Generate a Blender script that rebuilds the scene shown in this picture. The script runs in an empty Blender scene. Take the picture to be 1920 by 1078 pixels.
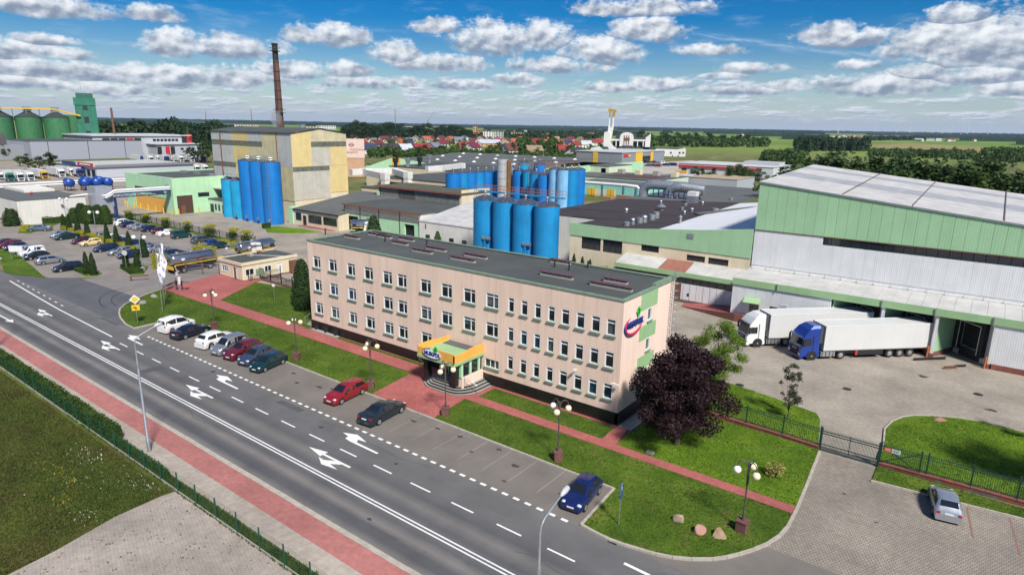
import bpy, bmesh, math, random
from math import sin, cos, pi, radians, atan2, sqrt, hypot
from mathutils import Vector, Matrix

SC = bpy.context.scene
COL = SC.collection
# ------------------------------------------------------------------ camera
F_PX, PITCH, ROLL, YAW, CAM_H = 1196.18, radians(14.2038), radians(0.9979), radians(36.7795), 25.3
FW = Vector((-sin(YAW) * cos(PITCH), cos(YAW) * cos(PITCH), -sin(PITCH)))
_rt = Vector((cos(YAW), sin(YAW), 0)); _up = _rt.cross(FW)
RT = _rt * cos(ROLL) + _up * sin(ROLL); UP = _up * cos(ROLL) - _rt * sin(ROLL)
CAM = Vector((0, 0, CAM_H))
cam = bpy.data.cameras.new('camera'); co = bpy.data.objects.new('camera', cam); COL.objects.link(co)
cam.sensor_width = 36; cam.lens = 36 * F_PX / 1920; cam.clip_start = .5; cam.clip_end = 40000
co.matrix_world = Matrix.Translation(CAM) @ Matrix((RT, UP, -FW)).transposed().to_4x4()
SC.camera = co
def ray(u, v): return FW + RT * ((u - 960) / F_PX) - UP * ((v - 539) / F_PX)
def G(u, v, z=0.0):
    d = ray(u, v); return CAM + d * ((z - CAM_H) / d.z)
def AT(u, v, r):                      # point on the pixel's ray at ground distance r
    d = ray(u, v); return CAM + d * (r / hypot(d.x, d.y))
# ------------------------------------------------------------------ light
SUN_DIR = Vector((.86, -.50, 0)).normalized() * cos(radians(47)) + Vector((0, 0, sin(radians(47))))
sd = bpy.data.lights.new('sun', 'SUN'); so = bpy.data.objects.new('sun', sd); COL.objects.link(so)
sd.energy = 3.9; sd.angle = radians(8.0); sd.color = (1, .955, .88)
so.rotation_euler = (-SUN_DIR).to_track_quat('-Z', 'Y').to_euler(); so.location = (0, 0, 300)
W = bpy.data.worlds.new('World'); SC.world = W; W.use_nodes = True
def build_world():
    nt = W.node_tree; nt.nodes.clear(); L = nt.links
    def nd(t, **k):
        n = nt.nodes.new(t)
        for a, b in k.items(): setattr(n, a, b)
        return n
    def put(s, v):
        if hasattr(v, 'links'): L.new(v, s)
        else: s.default_value = v
    def m(op, a, b=None, c=None, clamp=False):
        n = nd('ShaderNodeMath', operation=op, use_clamp=clamp)
        put(n.inputs[0], a)
        if b is not None: put(n.inputs[1], b)
        if c is not None: put(n.inputs[2], c)
        return n.outputs[0]
    def sstep(x, lo, hi):
        n = nd('ShaderNodeMapRange', interpolation_type='SMOOTHSTEP'); put(n.inputs[0], x)
        n.inputs[1].default_value = lo; n.inputs[2].default_value = hi
        return n.outputs[0]
    def noise(vec, scale, detail=6, rough=.55):
        n = nd('ShaderNodeTexNoise'); L.new(vec, n.inputs['Vector']); n.inputs['Scale'].default_value = scale
        n.inputs['Detail'].default_value = detail; n.inputs['Roughness'].default_value = rough
        return n.outputs[0]
    def comb(x, y, z=0.):
        n = nd('ShaderNodeCombineXYZ'); put(n.inputs[0], x); put(n.inputs[1], y); put(n.inputs[2], z); return n.outputs[0]
    tc = nd('ShaderNodeTexCoord'); rot = nd('ShaderNodeVectorRotate', rotation_type='Z_AXIS'); rot.inputs['Angle'].default_value = -YAW
    L.new(tc.outputs['Generated'], rot.inputs['Vector'])
    sp = nd('ShaderNodeSeparateXYZ'); L.new(rot.outputs[0], sp.inputs[0])
    az = m('MULTIPLY', m('ARCTAN2', sp.outputs[0], sp.outputs[1]), 57.296)      # degrees right of the heading
    el = m('MULTIPLY', m('ARCSINE', sp.outputs[2]), 57.296)
    def ae(u, v):
        d = ray(u, v).normalized(); a = math.degrees(atan2(d.x, d.y)) + math.degrees(YAW)
        return a, math.degrees(math.asin(d.z))
    sky = nd('ShaderNodeTexSky', sky_type='NISHITA', sun_disc=False)
    sky.sun_elevation = math.asin(SUN_DIR.z); sky.sun_rotation = atan2(SUN_DIR.x, SUN_DIR.y)
    sky.altitude = 150; sky.air_density = 1.0; sky.dust_density = .35; sky.ozone_density = 3.0
    hs = nd('ShaderNodeHueSaturation'); hs.inputs['Hue'].default_value = .513; hs.inputs['Saturation'].default_value = 1.85; hs.inputs['Value'].default_value = .52; L.new(sky.outputs[0], hs.inputs['Color'])
    # pale air low down, as in the photograph: the clear sky whitens to the horizon
    pale = nd('ShaderNodeMixRGB'); put(pale.inputs[0], m('MULTIPLY', m('POWER', 2.718, m('MULTIPLY', m('MAXIMUM', el, 0.), -.46)), .86))
    L.new(hs.outputs[0], pale.inputs[1]); pale.inputs[2].default_value = (3.9, 4.55, 5.9, 1)
    bsky = nd('ShaderNodeBackground'); bsky.inputs[1].default_value = .10; L.new(pale.outputs[0], bsky.inputs[0])
    # the single cumulus clouds: centre and half sizes in photo pixels
    P = [(75, 6, 100, 26), (285, 22, 46, 20), (330, 78, 58, 32), (420, 82, 100, 30), (620, 62, 76, 30), (745, 96, 54, 32), (825, 116, 92, 24),
         (820, 45, 52, 22), (930, 66, 95, 46), (1022, 64, 52, 36), (10, 90, 42, 26), (108, 99, 60, 15), (75, 124, 112, 26), (30, 150, 62, 17), (310, 140, 90, 28), (430, 140, 100, 26),
         (545, 128, 66, 24), (655, 128, 48, 24), (680, 152, 80, 17), (1195, 12, 118, 24), (1212, 52, 72, 34), (1128, 92, 80, 38), (1045, 120, 98, 22),
         (1560, 60, 62, 30), (1615, 68, 48, 26), (1790, 70, 120, 46), (1890, 66, 130, 74), (1805, 24, 48, 24), (1725, 132, 44, 22), (1835, 136, 72, 25),
         (1325, 92, 62, 15), (1230, 156, 62, 20), (1160, 162, 66, 15), (1655, 156, 98, 26), (1560, 152, 60, 16), (1480, 158, 56, 16), (85, 72, 44, 13),
         (972, 146, 48, 16), (870, 157, 70, 14), (1400, 128, 66, 14), (1610, 120, 34, 13), (760, 152, 40, 14), (200, 165, 100, 14), (1390, 167, 80, 14), (1900, 164, 60, 16), (1360, 140, 40, 12)]
    vec = comb(m('MULTIPLY', az, 1.0), m('MULTIPLY', el, 1.45))
    n1 = noise(vec, .46, 9, .58); n1u = noise(comb(m('SUBTRACT', az, .22), m('ADD', m('MULTIPLY', el, 1.45), .42)), .46, 9, .58)
    warp = m('ADD', m('SUBTRACT', n1, .5), m('MULTIPLY', m('SUBTRACT', noise(vec, 1.9, 6, .6), .5), .55))
    D = None; Hh = None
    for (u, v, w, h) in P:
        a, e = ae(u, v); w /= 19.8; h /= 19.8
        dx = m('MULTIPLY', m('SUBTRACT', az, a), 1 / w); dy = m('MULTIPLY', m('SUBTRACT', el, e - h * .25), 1 / h)
        dy2 = m('MULTIPLY', dy, m('ADD', 1.15, m('MULTIPLY', m('LESS_THAN', dy, 0.), 0.85)))
        d = m('SUBTRACT', 1., m('ADD', m('MULTIPLY', dx, dx), m('MULTIPLY', dy2, dy2)))
        if D is None: D, Hh = d, dy
        else:
            g = m('GREATER_THAN', d, D); nh = nd('ShaderNodeMix', data_type='FLOAT')
            put(nh.inputs[0], g); put(nh.inputs[2], Hh); put(nh.inputs[3], dy); Hh = nh.outputs[0]
            D = m('MAXIMUM', D, d)
    D = m('MAXIMUM', D, -2.)
    dens = m('ADD', D, m('MULTIPLY', warp, 2.9))
    al1 = m('MULTIPLY', sstep(dens, -.15, .80), .97)
    emb = m('SUBTRACT', noise(vec, .62, 4, .5), noise(comb(m('SUBTRACT', az, .3), m('ADD', m('MULTIPLY', el, 1.45), .5)), .62, 4, .5))
    lit1 = sstep(m('ADD', m('ADD', m('MULTIPLY', Hh, .70), m('MULTIPLY', emb, 2.2)), m('MULTIPLY', dens, -.10)), -.58, .60)
    # the low bands of far clouds, flattening towards the horizon, and the same field everywhere else in the sky
    lel = m('LOGARITHM', m('ADD', m('MAXIMUM', el, 0.), .9), 2.718)
    vb = comb(m('MULTIPLY', az, .34), m('MULTIPLY', lel, 4.2), 7.3); vbu = comb(m('SUBTRACT', m('MULTIPLY', az, .34), .05), m('ADD', m('MULTIPLY', lel, 4.2), .16), 7.3)
    n2 = noise(vb, 1.0, 8, .56); n2u = noise(vbu, 1.0, 8, .56)
    low = m('MULTIPLY', sstep(el, .0, .8), m('SUBTRACT', 1., sstep(el, 3.4, 5.4)))
    behind = m('MAXIMUM', sstep(m('ABSOLUTE', az), 44, 52), sstep(el, 12.5, 16))
    cover = m('MAXIMUM', low, m('MULTIPLY', behind, .85))
    d2 = m('ADD', n2, m('MULTIPLY', m('SUBTRACT', cover, 1.), .6))
    al2 = m('MULTIPLY', sstep(d2, .43, .60), .85)
    lit2 = sstep(m('ADD', m('MULTIPLY', m('SUBTRACT', n2, n2u), 4.2), .5), .02, .92)
    # thin high streaks
    a0, e0 = ae(1290, 62); a1, e1 = ae(1740, 118); k = (e1 - e0) / (a1 - a0)
    off = m('SUBTRACT', el, m('ADD', e0, m('MULTIPLY', m('SUBTRACT', az, a0), k)))
    st = m('POWER', 2.718, m('MULTIPLY', m('MULTIPLY', off, off), -28.))
    st2o = m('ADD', off, 1.65); st2 = m('MULTIPLY', m('POWER', 2.718, m('MULTIPLY', m('MULTIPLY', st2o, st2o), -9.)), .45)
    stn = noise(comb(m('MULTIPLY', az, .7), m('MULTIPLY', off, 5.)), .9, 5)
    al3 = m('MULTIPLY', m('MULTIPLY', m('ADD', st, st2), m('MULTIPLY', sstep(az, a0 - .5, a0 + 2), m('SUBTRACT', 1., sstep(az, a1 - 3, a1 + 3)))), m('MULTIPLY', sstep(stn, .3, .65), .42))
    wis = noise(comb(m('MULTIPLY', az, .25), m('MULTIPLY', el, 1.1), 3.), .9, 7, .6)
    al3 = m('MAXIMUM', al3, m('MULTIPLY', sstep(wis, .52, .80), .30))
    def cloud(lit, dark, bright):
        mx = nd('ShaderNodeMixRGB'); put(mx.inputs[0], lit); mx.inputs[1].default_value = (*dark, 1); mx.inputs[2].default_value = (*bright, 1)
        b = nd('ShaderNodeBackground'); L.new(mx.outputs[0], b.inputs[0]); b.inputs[1].default_value = 1; return b.outputs[0]
    def over(base, top, alpha):
        mx = nd('ShaderNodeMixShader'); put(mx.inputs[0], alpha); L.new(base, mx.inputs[1]); L.new(top, mx.inputs[2]); return mx.outputs[0]
    c = over(bsky.outputs[0], cloud(.8, (.3, .4, .55), (.46, .54, .64)), al3)
    c = over(c, cloud(lit2, (.225, .275, .365), (.56, .59, .64)), al2)
    c = over(c, cloud(lit1, (.165, .205, .28), (.63, .65, .67)), al1)
    out = nd('ShaderNodeOutputWorld'); L.new(c, out.inputs[0])
build_world()
SC.view_settings.view_transform = 'Standard'; SC.view_settings.look = 'None'; SC.view_settings.gamma = 1
SC.view_settings.exposure = 0.62; SC.view_settings.use_curve_mapping = False
SC.cycles.use_denoising = True; SC.cycles.max_bounces = 6; SC.cycles.transparent_max_bounces = 8; SC.cycles.sample_clamp_indirect = 6
SC.cycles.caustics_reflective = False; SC.cycles.caustics_refractive = False; SC.cycles.volume_bounces = 0
# ------------------------------------------------------------------ helpers
class MB:
    def __init__(s): s.v = []; s.f = []
    def add(s, vs, fs):
        o = len(s.v); s.v += [tuple(p) for p in vs]; s.f += [tuple(i + o for i in q) for q in fs]; return s
    def box(s, x0, x1, y0, y1, z0, z1):
        return s.add([(x0, y0, z0), (x1, y0, z0), (x1, y1, z0), (x0, y1, z0), (x0, y0, z1), (x1, y0, z1), (x1, y1, z1), (x0, y1, z1)],
                     [(0, 3, 2, 1), (4, 5, 6, 7), (0, 1, 5, 4), (1, 2, 6, 5), (2, 3, 7, 6), (3, 0, 4, 7)])
    def poly(s, pts): return s.add(pts, [tuple(range(len(pts)))])
    def prism(s, pts, z0, z1, bottom=False):
        n = len(pts); a = sum(pts[i][0] * pts[(i + 1) % n][1] - pts[(i + 1) % n][0] * pts[i][1] for i in range(n))
        if a < 0: pts = pts[::-1]
        vs = [(p[0], p[1], z0) for p in pts] + [(p[0], p[1], z1) for p in pts]
        fs = [(i, (i + 1) % n, n + (i + 1) % n, n + i) for i in range(n)] + [tuple(range(n, 2 * n))]
        if bottom: fs.append(tuple(range(n))[::-1])
        return s.add(vs, fs)
    def cyl(s, c, z0, z1, r0, r1=None, n=16, cap=True):
        r1 = r0 if r1 is None else r1
        vs = [(c[0] + r0 * cos(2 * pi * i / n), c[1] + r0 * sin(2 * pi * i / n), z0) for i in range(n)] + [(c[0] + r1 * cos(2 * pi * i / n), c[1] + r1 * sin(2 * pi * i / n), z1) for i in range(n)]
        fs = [(i, (i + 1) % n, n + (i + 1) % n, n + i) for i in range(n)]
        if cap: fs += [tuple(range(n, 2 * n)), tuple(range(n))[::-1]]
        return s.add(vs, fs)
    def tube(s, path, r, n=8, cap=True):
        path = [Vector(p) for p in path]; rs = r if isinstance(r, (list, tuple)) else [r] * len(path); o = len(s.v); k = len(path)
        for i, p in enumerate(path):
            t = (path[min(i + 1, k - 1)] - path[max(i - 1, 0)]).normalized()
            a = t.orthogonal().normalized() if i == 0 else (a - t * a.dot(t)).normalized()
            b = t.cross(a)
            s.v += [tuple(p + (a * cos(2 * pi * j / n) + b * sin(2 * pi * j / n)) * rs[i]) for j in range(n)]
        for i in range(k - 1):
            s.f += [(o + i * n + j, o + i * n + (j + 1) % n, o + (i + 1) * n + (j + 1) % n, o + (i + 1) * n + j) for j in range(n)]
        if cap: s.f += [tuple(o + j for j in range(n))[::-1], tuple(o + (k - 1) * n + j for j in range(n))]
        return s
    def lathe(s, c, prof, n=20):
        o = len(s.v)
        for (r, z) in prof: s.v += [(c[0] + r * cos(2 * pi * j / n), c[1] + r * sin(2 * pi * j / n), c[2] + z) for j in range(n)]
        for i in range(len(prof) - 1):
            s.f += [(o + i * n + j, o + i * n + (j + 1) % n, o + (i + 1) * n + (j + 1) % n, o + (i + 1) * n + j) for j in range(n)]
        return s
    def bar(s, a, b, w, h=None):
        h = h or w; a, b = Vector(a), Vector(b); t = (b - a).normalized()
        x = t.cross(Vector((0, 0, 1))); x = Vector((1, 0, 0)) if x.length < 1e-4 else x.normalized(); y = x.cross(t)
        vs = [p + x * (i * w / 2) + y * (j * h / 2) for p in (a, b) for i, j in ((-1, -1), (1, -1), (1, 1), (-1, 1))]
        return s.add(vs, [(0, 1, 2, 3), (7, 6, 5, 4), (0, 4, 5, 1), (1, 5, 6, 2), (2, 6, 7, 3), (3, 7, 4, 0)])
    def sphere(s, c, r, n=12, m=8, sz=1.):
        return s.lathe(c, [(max(r * sin(pi * i / m), 1e-4), -r * sz * cos(pi * i / m)) for i in range(m + 1)], n)
    def mesh(s, name, mat=None, smooth=False, sharp=40, shift=None):
        me = bpy.data.meshes.new(name)
        v = s.v if shift is None else [(p[0] - shift[0], p[1] - shift[1], p[2] - shift[2]) for p in s.v]
        me.from_pydata(v, [], s.f); me.update()
        if mat: me.materials.append(mat)
        if smooth:
            me.polygons.foreach_set('use_smooth', [True] * len(me.polygons)); me.set_sharp_from_angle(angle=radians(sharp))
        return me
def link(name, data, parent=None, loc=None, rz=0):
    o = bpy.data.objects.new(name, data); COL.objects.link(o)
    if parent: o.parent = parent
    if loc is not None: o.location = loc
    if rz: o.rotation_euler = (0, 0, rz)
    return o
WP = {}                                    # world position of unrotated things, so parts can be given in world coordinates
def tag(o, label, cat, group=None, kind=None):
    if label: o['label'] = label
    if cat: o['category'] = cat
    if group: o['group'] = group
    if kind: o['kind'] = kind
    return o
def thing(name, label, cat, loc=(0, 0, 0), rz=0, group=None):
    o = link(name, None, None, loc, rz); o.empty_display_size = .5; WP[o.name] = Vector(loc)
    return tag(o, label, cat, group)
def part(name, mb, mat, parent, world=False, smooth=False, sharp=40):
    if world:
        sh = WP[parent.name]; o = link(name, mb.mesh(name, mat, smooth, sharp, sh), parent); WP[o.name] = sh
    else:
        o = link(name, mb.mesh(name, mat, smooth, sharp), parent)
    return o
def single(name, mb, mat, label, cat, loc=None, group=None, kind=None, smooth=False):
    loc = loc or (0, 0, 0); o = link(name, mb.mesh(name, mat, smooth, 40, loc), None, loc); WP[o.name] = Vector(loc)
    return tag(o, label, cat, group, kind)
def struct(name, mb, mat, smooth=False):
    o = link(name, mb.mesh(name, mat, smooth)); o['kind'] = 'structure'; WP[o.name] = Vector((0, 0, 0)); return o
def copy_tree(o, parent=None):
    c = o.copy(); COL.objects.link(c); c.parent = parent
    for ch in list(o.children): copy_tree(ch, c)
    return c
ORD = ['first', 'second', 'third', 'fourth', 'fifth', 'sixth', 'seventh', 'eighth', 'ninth', 'tenth', 'eleventh', 'twelfth', 'thirteenth', 'fourteenth', 'fifteenth', 'sixteenth', 'seventeenth', 'eighteenth', 'nineteenth', 'twentieth']
_T = ['twenty', 'thirty', 'forty', 'fifty', 'sixty', 'seventy', 'eighty', 'ninety']
_TO = ['twentieth', 'thirtieth', 'fortieth', 'fiftieth', 'sixtieth', 'seventieth', 'eightieth', 'ninetieth']
def nth(i):
    if i < 20: return ORD[i]
    t, u = divmod(i + 1, 10); return _TO[t - 2] if u == 0 else _T[t - 2] + '-' + ORD[u - 1]
# ------------------------------------------------------------------ materials
def shader(name):
    m = bpy.data.materials.new(name); m.use_nodes = True; nt = m.node_tree
    return m, nt, nt.nodes['Principled BSDF']
def nn(nt, t, **k):
    n = nt.nodes.new(t)
    for a, b in k.items(): setattr(n, a, b)
    return n
def posn(nt): return nn(nt, 'ShaderNodeNewGeometry').outputs['Position']
def mapped(nt, scale, rot=0):
    mp = nn(nt, 'ShaderNodeMapping'); mp.inputs['Scale'].default_value = scale; mp.inputs['Rotation'].default_value = (0, 0, rot)
    nt.links.new(posn(nt), mp.inputs['Vector']); return mp.outputs[0]
def tnoise(nt, vec, scale, detail=4, rough=.55):
    n = nn(nt, 'ShaderNodeTexNoise'); nt.links.new(vec, n.inputs['Vector']); n.inputs['Scale'].default_value = scale; n.inputs['Detail'].default_value = detail; n.inputs['Roughness'].default_value = rough
    return n.outputs[0]
def ramp(nt, fac, stops):
    r = nn(nt, 'ShaderNodeValToRGB'); nt.links.new(fac, r.inputs[0]); e = r.color_ramp.elements
    while len(e) < len(stops): e.new(.5)
    for i, (p, c) in enumerate(stops): e[i].position = p; e[i].color = (*c, 1)
    return r.outputs[0]
def mixc(nt, fac, a, b, mode='MIX'):
    n = nn(nt, 'ShaderNodeMixRGB', blend_type=mode)
    for s, v in zip(n.inputs, (fac, a, b)):
        if hasattr(v, 'links'): nt.links.new(v, s)
        elif isinstance(v, (int, float)): s.default_value = v
        else: s.default_value = (*v, 1)
    return n.outputs[0]
def bump(nt, b, fac, strength, dist=.02):
    n = nn(nt, 'ShaderNodeBump'); n.inputs['Strength'].default_value = strength; n.inputs['Distance'].default_value = dist
    nt.links.new(fac, n.inputs['Height']); nt.links.new(n.outputs[0], b.inputs['Normal'])
def sc(c, k): return tuple(min(x * k, 1) for x in c)
def M(name, col, rough=.75, var=.22, scale=.8, metal=0., streak=0., bmp=0., spec=.5, coat=0., fine=0.):
    m, nt, b = shader(name)
    n = tnoise(nt, mapped(nt, (1, 1, 1)), scale, 5)
    c = ramp(nt, n, [(.28, sc(col, 1 - var)), (.72, sc(col, 1 + var * .6))])
    if fine:
        f = tnoise(nt, mapped(nt, (1, 1, 1)), 14, 3); c = mixc(nt, fine, c, ramp(nt, f, [(.3, sc(col, .5)), (.7, sc(col, 1.4))]))
    if streak:
        s = tnoise(nt, mapped(nt, (2.2, 2.2, .12)), 1.4, 5, .65)
        c = mixc(nt, ramp(nt, s, [(.46, (0, 0, 0)), (.75, (streak,) * 3)]), c, sc(col, .45))
    nt.links.new(c, b.inputs['Base Color']); b.inputs['Roughness'].default_value = rough; b.inputs['Metallic'].default_value = metal
    b.inputs['Specular IOR Level'].default_value = spec; b.inputs['Coat Weight'].default_value = coat
    if bmp: bump(nt, b, tnoise(nt, mapped(nt, (1, 1, 1)), 9, 4), bmp)
    return m
def paint(name, col, metal=.25):
    m, nt, b = shader(name); b.inputs['Base Color'].default_value = (*col, 1); b.inputs['Metallic'].default_value = metal
    b.inputs['Roughness'].default_value = .34; b.inputs['Coat Weight'].default_value = .8; b.inputs['Coat Roughness'].default_value = .06; return m
def foliage(name, dark, light, scale=1.2, trans=.25):
    m, nt, b = shader(name)
    n = tnoise(nt, mapped(nt, (1, 1, 1)), scale, 4, .6); f = tnoise(nt, mapped(nt, (1, 1, 1)), scale * 9, 2)
    c = ramp(nt, n, [(.32, dark), (.68, light)]); c = mixc(nt, .35, c, ramp(nt, f, [(.3, sc(dark, .7)), (.7, sc(light, 1.25))]))
    nt.links.new(c, b.inputs['Base Color']); b.inputs['Roughness'].default_value = .6; b.inputs['Specular IOR Level'].default_value = .25
    tr = nn(nt, 'ShaderNodeBsdfTranslucent'); nt.links.new(c, tr.inputs[0]); mx = nn(nt, 'ShaderNodeMixShader'); mx.inputs[0].default_value = trans
    nt.links.new(b.outputs[0], mx.inputs[1]); nt.links.new(tr.outputs[0], mx.inputs[2]); nt.links.new(mx.outputs[0], nt.nodes['Material Output'].inputs[0]); return m
def grassmat(name, stops, scale=.35, dry=(.17, .14, .07), dryamt=.5):
    m, nt, b = shader(name); v = mapped(nt, (1, 1, 1))
    c = ramp(nt, tnoise(nt, v, scale, 6, .62), stops)
    d = ramp(nt, tnoise(nt, v, scale * 2.3, 5, .6), [(.56, (0, 0, 0)), (.74, (dryamt,) * 3)]); c = mixc(nt, d, c, dry)
    c = mixc(nt, 1, c, ramp(nt, tnoise(nt, v, .09, 5, .6), [(.3, (.72, .74, .8)), (.7, (1.3, 1.22, 1.1))]), 'MULTIPLY'); fv = tnoise(nt, v, 7, 4, .7); c = mixc(nt, .75, c, ramp(nt, fv, [(.28, (.42, .42, .40)), (.72, (1.55, 1.55, 1.4))]), 'MULTIPLY')
    nt.links.new(c, b.inputs['Base Color']); b.inputs['Roughness'].default_value = .9; b.inputs['Specular IOR Level'].default_value = .1
    bump(nt, b, tnoise(nt, v, 12, 5, .7), .9, .12); return m
def pavers(name, c1, c2, joint, bw, bh, rot=0, msize=.012, dirt=.35, bias=0.):
    m, nt, b = shader(name); br = nn(nt, 'ShaderNodeTexBrick'); nt.links.new(mapped(nt, (1, 1, 1), rot), br.inputs['Vector'])
    br.inputs['Color1'].default_value = (*c1, 1); br.inputs['Color2'].default_value = (*c2, 1); br.inputs['Mortar'].default_value = (*joint, 1)
    br.inputs['Scale'].default_value = 1; br.inputs['Brick Width'].default_value = bw; br.inputs['Row Height'].default_value = bh; br.inputs['Mortar Size'].default_value = msize; br.inputs['Bias'].default_value = bias
    v = mapped(nt, (1, 1, 1)); st = ramp(nt, tnoise(nt, v, .16, 6, .62), [(.34, (1 - dirt,) * 3), (.68, (1.1,) * 3)])
    c = mixc(nt, 1, br.outputs[0], st, 'MULTIPLY'); c = mixc(nt, 1, c, ramp(nt, tnoise(nt, v, 2.5, 4, .6), [(.3, (.84,) * 3), (.7, (1.12,) * 3)]), 'MULTIPLY')
    nt.links.new(c, b.inputs['Base Color']); b.inputs['Roughness'].default_value = .85; bump(nt, b, br.outputs[1], -.3, .01); return m
def asphalt(name, c0, tracks=False):
    m, nt, b = shader(name); v = mapped(nt, (1, 1, 1))
    c = ramp(nt, tnoise(nt, v, .3, 6, .6), [(.3, sc(c0, .84)), (.7, sc(c0, 1.14))])
    c = mixc(nt, 1, c, ramp(nt, tnoise(nt, v, 22, 3, .7), [(.3, (.74,) * 3), (.7, (1.26,) * 3)]), 'MULTIPLY')
    c = mixc(nt, ramp(nt, tnoise(nt, v, .9, 5, .7), [(.60, (0, 0, 0)), (.74, (.5,) * 3)]), c, sc(c0, .62)); c = mixc(nt, ramp(nt, tnoise(nt, mapped(nt, (.25, 1.2, 1)), .8, 6, .75), [(.60, (0, 0, 0)), (.70, (.35,) * 3)]), c, sc(c0, 1.5))
    if tracks:        # two darker polished wheel bands per lane, dusty pale crown between them
        sp = nn(nt, 'ShaderNodeSeparateXYZ'); nt.links.new(posn(nt), sp.inputs[0])
        wv = tnoise(nt, mapped(nt, (.02, .3, 1)), 1, 2)
        fy = nn(nt, 'ShaderNodeMath', operation='MULTIPLY_ADD'); nt.links.new(wv, fy.inputs[0]); fy.inputs[1].default_value = .5; nt.links.new(sp.outputs[1], fy.inputs[2])
        mr = nn(nt, 'ShaderNodeMapRange'); nt.links.new(fy.outputs[0], mr.inputs[0]); mr.inputs[1].default_value = 22.45; mr.inputs[2].default_value = 32.45
        t = ramp(nt, mr.outputs[0], [(0, (1.75, 1.58, 1.42)), (.045, (1.3, 1.24, 1.18)), (.10, (.62, .64, .68)), (.155, (.66, .68, .72)), (.215, (1.5, 1.40, 1.30)), (.28, (.74, .76, .79)), (.34, (1.0, 1, 1)),
                                     (.41, (.72, .74, .78)), (.50, (1.3, 1.24, 1.16)), (.58, (.72, .74, .77)), (.70, (.98, .98, .98)), (.80, (.94, .94, .95)), (.90, (1.0, 1, 1)), (1, (1.2, 1.15, 1.1))])
        along = tnoise(nt, mapped(nt, (.05, .6, 1)), 1.2, 4)
        c = mixc(nt, ramp(nt, along, [(.25, (.65,) * 3), (.6, (1,) * 3)]), c, mixc(nt, 1, c, t, 'MULTIPLY'))
    nt.links.new(c, b.inputs['Base Color']); b.inputs['Roughness'].default_value = .82; b.inputs['Specular IOR Level'].default_value = .35
    bump(nt, b, tnoise(nt, v, 30, 3, .7), .35, .01); return m
def ribbed(name, col, pitch, axis, rough=.55, var=.14, metal=0., amp=.6, streak=.3):
    m, nt, b = shader(name); n = tnoise(nt, mapped(nt, (1, 1, 1)), .5, 5); c = ramp(nt, n, [(.28, sc(col, 1 - var)), (.72, sc(col, 1 + var * .6))])
    s = tnoise(nt, mapped(nt, (1.6, 1.6, .1)), 1.2, 5, .65); c = mixc(nt, ramp(nt, s, [(.48, (0, 0, 0)), (.78, (streak,) * 3)]), c, sc(col, .5))
    wv = nn(nt, 'ShaderNodeTexWave', wave_type='BANDS', bands_direction=axis); nt.links.new(posn(nt), wv.inputs['Vector']); wv.inputs['Scale'].default_value = .314 / pitch
    nt.links.new(c, b.inputs['Base Color']); b.inputs['Roughness'].default_value = rough; b.inputs['Metallic'].default_value = metal; bump(nt, b, wv.outputs[1], amp, .05); return m
def flat(name, col, rough=.6, metal=0., spec=.5):
    m, nt, b = shader(name); b.inputs['Base Color'].default_value = (*col, 1); b.inputs['Roughness'].default_value = rough; b.inputs['Metallic'].default_value = metal; b.inputs['Specular IOR Level'].default_value = spec; return m
def glassmat(name, col=(.02, .028, .035), rough=.04, trans=.55):
    m, nt, b = shader(name); b.inputs['Base Color'].default_value = (*col, 1); b.inputs['Roughness'].default_value = rough; b.inputs['Specular IOR Level'].default_value = .9
    if trans:
        tr = nn(nt, 'ShaderNodeBsdfTransparent'); tr.inputs[0].default_value = (.75, .82, .82, 1); mx = nn(nt, 'ShaderNodeMixShader'); mx.inputs[0].default_value = trans
        nt.links.new(b.outputs[0], mx.inputs[1]); nt.links.new(tr.outputs[0], mx.inputs[2]); nt.links.new(mx.outputs[0], nt.nodes['Material Output'].inputs[0])
    return m
PEACH = M('peach_render', (.82, .615, .485), .88, .09, .25, streak=.32, bmp=.1); PEACH2 = M('peach_pale', (.84, .64, .53), .88, .06, .25, streak=.25)
GREEN = M('sage_green', (.30, .47, .24), .7, .1, .5, streak=.15); GREENP = ribbed('green_panel', (.32, .52, .30), .3, 'X', .5, .07, amp=.15, streak=.12)
MINT = M('mint_render', (.42, .68, .42), .85, .08, .4, streak=.25); TURQ = M('turquoise_render', (.26, .60, .54), .85, .1, .4, streak=.25)
COPING = M('coping_green', (.19, .27, .185), .5, .2, 1.5)
BITUMEN = M('roof_felt', (.068, .076, .073), .92, .3, .22, bmp=.4, fine=.25); BROWNROOF = M('dark_brown_felt', (.040, .030, .033), .9, .3, .2, bmp=.3, fine=.2); GREYROOF = M('grey_felt', (.10, .108, .106), .9, .25, .2, bmp=.3, fine=.2)
CREAM = M('cream_render', (.70, .60, .42), .88, .09, .4, streak=.3); WHITEW = M('white_render', (.68, .66, .60), .88, .08, .3, streak=.35)
WPANEL = ribbed('white_panel', (.68, .685, .685), .22, 'X', .5, .07, amp=.25, streak=.25); WROOF = M('white_roof_sheet', (.50, .49, .47), .6, .2, .5, streak=.0)
WHITE = flat('white_plastic', (.68, .68, .67), .45); DARK = flat('dark_interior', (.012, .013, .014), .9); PLINTH = M('black_plinth_tile', (.013, .013, .012), .35, .4, 1.2)
BRICK = pavers('red_clinker', (.24, .075, .05), (.19, .06, .045), (.16, .12, .10), .25, .075, 0, .008); BRICKC = M('brown_red_coping', (.25, .085, .06), .8, .25, 2)
CONC = M('concrete', (.36, .34, .30), .9, .2, 1.2, bmp=.3, fine=.2); KERB = M('kerb_concrete', (.40, .36, .30), .9, .25, 2.2, fine=.3); GALV = M('galvanised', (.46, .48, .49), .42, .15, 1.5, metal=.75); STEEL = M('stainless', (.55, .55, .54), .24, .1, .8, metal=.95)
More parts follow.
